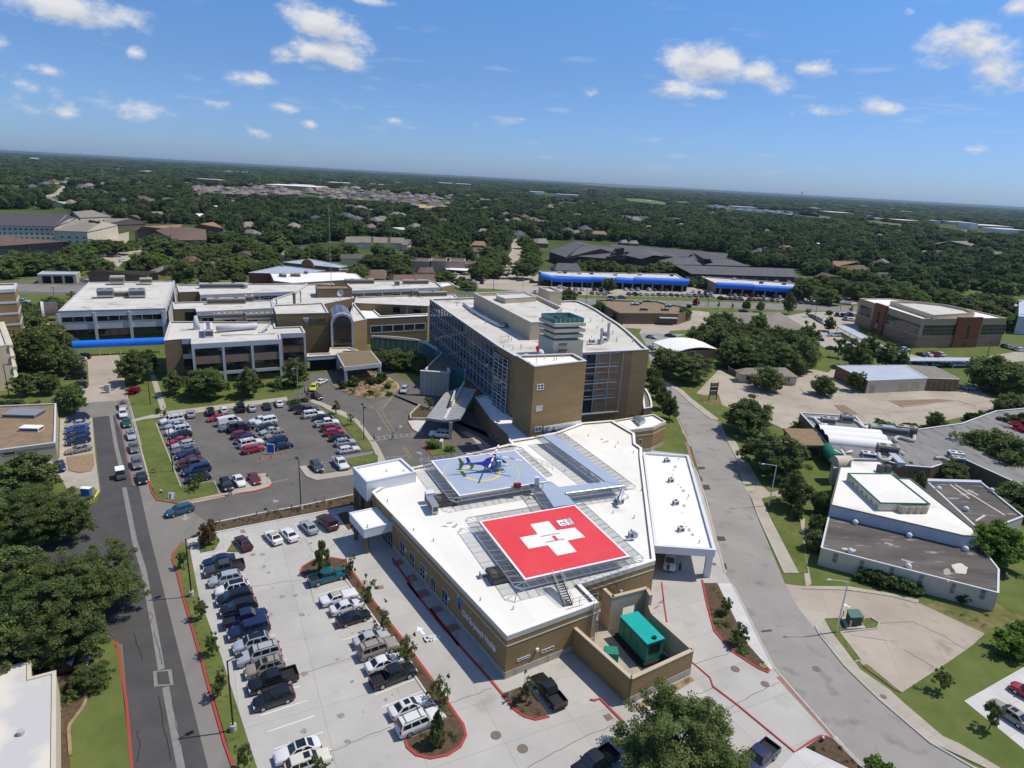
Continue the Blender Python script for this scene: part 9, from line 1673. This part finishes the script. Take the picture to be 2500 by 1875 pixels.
for x,y in((480,900),(560,850),(640,830),(735,835),(780,830),(1100,830),(1190,830),(1040,790),(1120,740),(1160,800),(1290,885),(1420,860),(1480,850),(1350,850),(1310,820),(1560,830),(1620,945),(1580,930),(1790,880),(1830,900),(1750,850),(1900,830),(1700,830),(1350,970),(1560,970),(1840,960),(1660,800),(1530,780),(1450,780),(2120,860),(2010,905),(2160,890),(1230,980),(560,905),(210,940),(40,960),(440,960)):ctree(A,x,y,rng.uniform(7,10),rng.uniform(9,12),rng.choice(('dark','dark','oak'))if rng.random()<.9 else 'bright','leafy tree among the houses and lawns behind the white wing','trees behind the white wing')
for x,y in((440,1180),(560,1100),(640,1100),(700,1130),(820,1120),(900,1050),(780,1020),(1000,1090),(980,1150),(1100,1100),(1060,1160),(1200,1160),(1260,1200),(1180,1220),(1500,1200),(1420,1180),(1560,1190),(1680,1240),(1720,1280),(1800,1230),(1880,1240),(1960,1250),(1850,1300),(2050,1260),(2120,1400),(660,910),(600,1000),(280,1080),(240,1130),(380,1060)):ctree(D,x,y,rng.uniform(7,9.5),rng.uniform(9,12),rng.choice(('dark','dark','oak'))if rng.random()<.88 else 'bright','leafy tree at the near edge of the right hand woods','trees at the edge of the right hand woods')
for k,(x,y)in enumerate(((810,1480),(880,1500),(950,1530),(1050,1540),(1120,1555),(1200,1590))):ctree(N,x,y,1.9,2.3,'shrub',f'dark clipped bush, {ORD[k]} from the left along the low annex wall','bushes along the low annex wall')
for k in range(6):ctree(F,860+k*95,1115-k*6,1.3,1.2,'shrub',f'low clipped bush, {ORD[k]} from the left under the clinic wing','low bushes under the clinic wing',trunk=False)
def plt(label,polys,n,r0,r1,kinds,z=.14,name='bed_planting'):
 V_,F_,M_=[],[],[];src=[]
 mats=[]
 for kd in kinds:me=CROWN[kd][0];co=np.empty(len(me.vertices)*3);me.vertices.foreach_get('co',co);src.append(co.reshape(-1,4,3));mats.append(me.materials[0])
 tot=0;g=np.random.default_rng(int(n*100))
 for poly in polys:
  q=[xy(p)for p in poly];x0,x1=min(p.x for p in q),max(p.x for p in q);y0,y1=min(p.y for p in q),max(p.y for p in q);ar=abs(sum(q[i-1].x*q[i].y-q[i].x*q[i-1].y for i in range(len(q))))/2
  m_=max(3,int(n*ar));c=0;tr=0
  while c<m_ and tr<m_*30:
   tr+=1;x,y=rng.uniform(x0,x1),rng.uniform(y0,y1)
   ins=False
   for i in range(len(q)):
    a,b=q[i-1],q[i]
    if(a.y>y)!=(b.y>y)and x<(b.x-a.x)*(y-a.y)/(b.y-a.y)+a.x:ins=not ins
   if not ins:continue
   k=rng.randrange(len(src));s=src[k];pick=g.choice(len(s),min(len(s),130),replace=False);r=rng.uniform(r0,r1);w_=s[pick]*np.array([r,r,r*.95])+np.array([x,y,z]);V_.append(w_.reshape(-1,3));M_+=[k]*len(pick);c+=1
 v=np.concatenate(V_);nf=len(v)//4;me=bpy.data.meshes.new(name);me.vertices.add(len(v));me.vertices.foreach_set('co',v.ravel());me.loops.add(len(v));me.loops.foreach_set('vertex_index',np.arange(len(v),dtype=np.int32));me.polygons.add(nf);me.polygons.foreach_set('loop_start',np.arange(0,nf*4,4,dtype=np.int32));me.polygons.foreach_set('loop_total',np.full(nf,4,np.int32));me.update()
 for m in mats:me.materials.append(m)
 me.polygons.foreach_set('material_index',M_);o=bpy.data.objects.new(name,me);sc.collection.objects.link(o);tag(o,label,'planting',None,'stuff')
plt('low brown green ground cover in the long planted strip',[pl(K,[620,1225,1000,1142,1420,1066,1890,966,1900,1040,1360,1142,660,1280])],1.1,.25,.55,['shrub','thin','russet'])
plt('green and russet shrubs in the median of the emergency car park',[pl(P,[1450,640,1570,820,1660,960,1900,1290,1960,1450,1780,1190,1620,980,1520,840,1440,760]),pl(Q,[1450,420,1560,500,1680,660,1890,940,2050,1170,1985,1190,1880,1050,1720,830,1600,670])],.9,.3,.7,['shrub','bshrub','thin'])
plt('tufted shrubs on the red kerbed end island',[pl(Q,[1840,1340,1985,1230,2070,1205,2120,1280,2140,1370,2090,1450,1990,1520,1850,1550,1730,1520,1660,1460,1650,1420])],.45,.35,.7,['bshrub','shrub','thin'])
plt('dark shrubs on the rounded island tip by the conical evergreen',[pl(P,[1070,730,1080,690,1165,640,1320,615,1420,640,1420,740])],.6,.3,.6,['russet','shrub','thin'])
plt('dry shrubs on the small island by the loaded pickup',[pl(Rr,[670,1010,800,960,890,990,1030,1170,930,1200,830,1170,745,1095])],.5,.3,.7,['thin','shrub','russet'])
plt('mixed shrubs in the street side planting bed',[pl(S,[880,20,920,20,975,130,1075,330,1175,540,1370,765,1300,745,1060,590,915,415,860,205])],.55,.3,.8,['thin','shrub','russet','bshrub'])
plt('evenly dotted young plants in the corner bed by the hydrant',[pl(S,[1735,1475,1870,1390,1950,1400,2200,1650,2150,1675])],.9,.22,.36,['thin','shrub'])
plt('small rust coloured tufts along the generator yard wall',[pl(S,[140,1120,670,840,700,870,350,1060])],.12,.3,.55,['russet','thin'],.06)
plt('green tufts in the bed along the corner building',[pl(O,[520,960,590,1050,585,1200,520,1300,500,1250,530,1100]),pl(O,[395,1100,480,1080,470,1280,395,1300])],.4,.5,1.0,['bshrub','shrub'],.16)
plt('low shrubs over the rocky garden at the portico',[pl(Gg,[-300,1100,-100,1020,60,1010,180,1050,250,1100,262,1140,190,1200,0,1222,-180,1180])],.16,.5,1.3,['shrub','thin','bshrub','russet'])
plt('long grass on the green corner of the emergency car park',[pl(K,[505,1310,635,1300,680,1370,635,1440,520,1465])],.9,.3,.6,['bshrub','shrub'])
plt('weeds round the ruined end of the low annex',[pl(T,[1270,200,1900,180,2212,310,2212,420,1860,450]),pl(T,[1480,745,1740,565,1860,470,1930,520,1600,760,1180,990,1120,985])],.12,.2,.5,['thin','bshrub'],.02)
m_oil=mat('oil_stain',(.20,.19,.18),(.34,.325,.30),3)
for k in range(46):
 q=xy(Q(320,1190))+dirr*rng.uniform(-8,38)+d_st*rng.choice((rng.uniform(1,4.5),rng.uniform(6,11),rng.uniform(13,17)))
 r=rng.uniform(.12,.5);mb=MB();n=9;mb.pz([q+V3((r*rng.uniform(.6,1.2)*cos(2*pi*j/n),r*rng.uniform(.6,1.2)*sin(2*pi*j/n)))for j in range(n)],.03,.036);tag(mb.bd('oil_stain',m_oil),kind='structure')
rock=MB()
for k in range(46):
 x,y=Gg(rng.uniform(-220,90),rng.uniform(1080,1170)).xy;r=rng.uniform(.25,.8);n=7;top=[]
 for lv,(zz_,rr)in enumerate(((.1,1),(.35*r+.1,1.05),(.7*r+.1,.6))):rock.v+=[(x+r*rr*cos(2*pi*j/n)*rng.uniform(.8,1.15),y+r*rr*.8*sin(2*pi*j/n)*rng.uniform(.8,1.15),zz_)for j in range(n)]
 b0=len(rock.v)-3*n
 for lv in range(2):
  for j in range(n):rock.f.append((b0+lv*n+j,b0+lv*n+(j+1)%n,b0+lv*n+n+(j+1)%n,b0+lv*n+n+j));rock.m.append(0)
 rock.f.append(tuple(b0+2*n+j for j in range(n)));rock.m.append(0)
tag(rock.bd('garden_rocks',mat('sandstone',(.42,.30,.17),(.30,.19,.11),1.2)),'orange tan boulders heaped in the rocky garden','rocks',None,'stuff')
# the woods to the horizon
def clear_poly(fr,pts):return[((fr(x,y)),)for x,y in pts]
def pxpoly(fr,pts):return[prj(fr(x,y))for x,y in pts]
OPEN=[pxpoly(C,q)for q in([(420,678),(640,683),(870,718),(865,745),(640,722),(470,703)],[(1850,788),(2212,813),(2212,852),(1930,824)],[(60,545),(500,563),(900,588),(880,599),(400,581),(60,557)],[(1180,728),(1900,800),(2020,815),(2000,835),(1700,810),(1180,760)])]
OPEN+=[pxpoly(D,q)for q in([(0,415),(280,438),(520,488),(480,502),(200,472),(0,442)],[(620,498),(800,508),(1150,543),(1120,564),(800,527)],[(1170,718),(1310,723),(1280,750),(1180,748)],[(1380,528),(2212,600),(2212,645),(1900,625),(1380,570)])]
OPEN+=[pxpoly(B,q)for q in([(250,438),(430,443),(420,472),(260,467)],[(850,548),(1085,558),(1105,582),(900,578)],[(-640,428),(-30,432),(300,440),(700,470),(1130,520),(1130,566),(700,535),(300,515),(-30,492),(-640,474)],[(1492,748),(1540,738),(1596,860),(1565,935),(1515,1015),(1380,1000),(1480,910),(1520,860)],[(1650,470),(1990,485),(1990,505),(1650,490)])]
OPEN+=[pxpoly(A,q)for q in([(1270,436),(1420,440),(1400,472),(1290,467)],[(220,560),(235,510),(360,478),(420,428),(480,423),(450,462),(400,492),(280,522),(250,560)],[(1600,440),(2212,445),(2212,510),(1900,490),(1600,470)])]
def inpoly(x,y,q):
 ins=False
 for i in range(len(q)):
  (ax,ay),(bx,by)=q[i-1],q[i]
  if(ay>y)!=(by>y)and x<(bx-ax)*(y-ay)/(by-ay)+ax:ins=not ins
 return ins
g=np.random.default_rng(3);wpts=[]
d=250.0
grid={}
for(tx,ty,tr)in TREES:grid.setdefault((int(tx//20),int(ty//20)),[]).append((tx,ty,tr))
def hashn(x,y):
 return.5+.25*(sin(x*.0031+1.3)*cos(y*.0027-.4)+sin(x*.0011-y*.0017+2.1)+.5*sin(x*.0093+y*.0071)*cos(y*.0113))
while d<15000:
 s=max(8.6,d*.0098)
 nth=int(1.55*d/s)
 for k in range(nth):
  th=-0.775+1.55*(k+g.uniform(-.4,.4))/nth;dd=d+g.uniform(-.42,.42)*s
  x,y=dd*sin(th),dd*cos(th);px,py=prj((x,y,0))
  if px<-120 or px>2640 or py>edge_y(px):continue
  h=g.uniform(6.5,13);tx_,ty_=prj((x,y,h*.85))
  rp_=s*.55*FPX/d*.8;tm=ty_+(py-ty_)*.5
  if any(inpoly(px,py,q)or inpoly(tx_,ty_,q)or inpoly(px,tm,q)for q in OPEN):continue
  if any(a-rp_<=tx_<=b+rp_ and min(py,e)-max(ty_,c)>.42*(e-c)for a,b,c,e in CLEAR):continue
  if d>520 and hashn(x*2.3,y*2.3)+g.uniform(-.06,.06)>(.80 if px<1650 else.90):continue
  if d<700 and any((x-a)**2+(y-b)**2<(r_*.8+3)**2 for i in(-1,0,1)for j in(-1,0,1)for a,b,r_ in grid.get((int(x//20)+i,int(y//20)+j),())):continue
  r=s*g.uniform(.5,.85)if d<700 else s*g.uniform(.4,.9)
  wpts.append((x,y,r,h if d<700 else h*g.uniform(.85,1.15)+min(4,d*.0006)))
 d+=s*.93
wpts.sort(key=lambda w:w[0]**2+w[1]**2)
n_ind=max(0,300-len([o for o in sc.objects if o.name.startswith(('tree','young_tree','conical_tree'))]))
for x,y,r,h in wpts[:n_ind]:tree((x,y),r,h,'wood','tree of the mixed woods, nearest the clearings and houses','nearest trees of the woods')
far=wpts[n_ind:]
def woodland(name,label,pts):
 n=len(pts);me=bpy.data.meshes.new(name);me.vertices.add(n);co=np.array([(p[0],p[1],-.1)for p in pts],dtype=np.float32);me.vertices.foreach_set('co',co.ravel())
 a=me.attributes.new('size','FLOAT_VECTOR','POINT');a.data.foreach_set('vector',np.array([(p[2],p[2],p[3])for p in pts],dtype=np.float32).ravel())
 a=me.attributes.new('turn','FLOAT','POINT');a.data.foreach_set('value',g.uniform(0,6.28,n).astype(np.float32))
 a=me.attributes.new('pick','INT','POINT');a.data.foreach_set('value',g.integers(0,5,n).astype(np.int32))
 o=bpy.data.objects.new(name,me);sc.collection.objects.link(o)
 col=bpy.data.collections.new('crown_kinds')
 for i,m in enumerate(CROWN['wood']):col.objects.link(bpy.data.objects.new(f'wood_crown_{i}',m))
 ng=bpy.data.node_groups.new('scatter','GeometryNodeTree');ng.interface.new_socket('Geometry',in_out='INPUT',socket_type='NodeSocketGeometry');ng.interface.new_socket('Geometry',in_out='OUTPUT',socket_type='NodeSocketGeometry')
 nd,lk=ng.nodes,ng.links;gi,go=nd.new('NodeGroupInput'),nd.new('NodeGroupOutput');ip=nd.new('GeometryNodeInstanceOnPoints');ci=nd.new('GeometryNodeCollectionInfo');ci.inputs[0].default_value=col;ci.inputs[1].default_value=True;ci.inputs[2].default_value=True
 def attr(nm,tp):q=nd.new('GeometryNodeInputNamedAttribute');q.data_type=tp;q.inputs[0].default_value=nm;return q.outputs[0]
 cx=nd.new('ShaderNodeCombineXYZ');lk.new(attr('turn','FLOAT'),cx.inputs[2])
 lk.new(gi.outputs[0],ip.inputs['Points']);lk.new(ci.outputs[0],ip.inputs['Instance']);ip.inputs['Pick Instance'].default_value=True
 lk.new(attr('pick','INT'),ip.inputs['Instance Index']);lk.new(cx.outputs[0],ip.inputs['Rotation']);lk.new(attr('size','FLOAT_VECTOR'),ip.inputs['Scale']);lk.new(ip.outputs[0],go.inputs[0])
 md=o.modifiers.new('scatter','NODES');md.node_group=ng
 return tag(o,label,'woods',None,'stuff')
woodland('woodland','dense mixed woods spreading from behind the buildings to the horizon',far)
print('woods',len(far),'individual trees',len(TREES),'cars',len(CARPOS))
hz=MB();hz.box(-16000,16000,-400,16500,-1,64.5);ho=hz.bd('haze',None);ho.data.materials.clear()
mh=bpy.data.materials.new('thin_haze');mh.use_nodes=True;nd=mh.node_tree.nodes;nd.clear();vo=nd.new('ShaderNodeVolumePrincipled');oo=nd.new('ShaderNodeOutputMaterial');mh.node_tree.links.new(vo.outputs[0],oo.inputs['Volume'])
vo.inputs['Color'].default_value=(.50,.70,1,1);vo.inputs['Density'].default_value=HAZE;vo.inputs['Anisotropy'].default_value=.2;ho.data.materials.append(mh);tag(ho,'thin blue summer haze over the whole district','haze',None,'stuff')
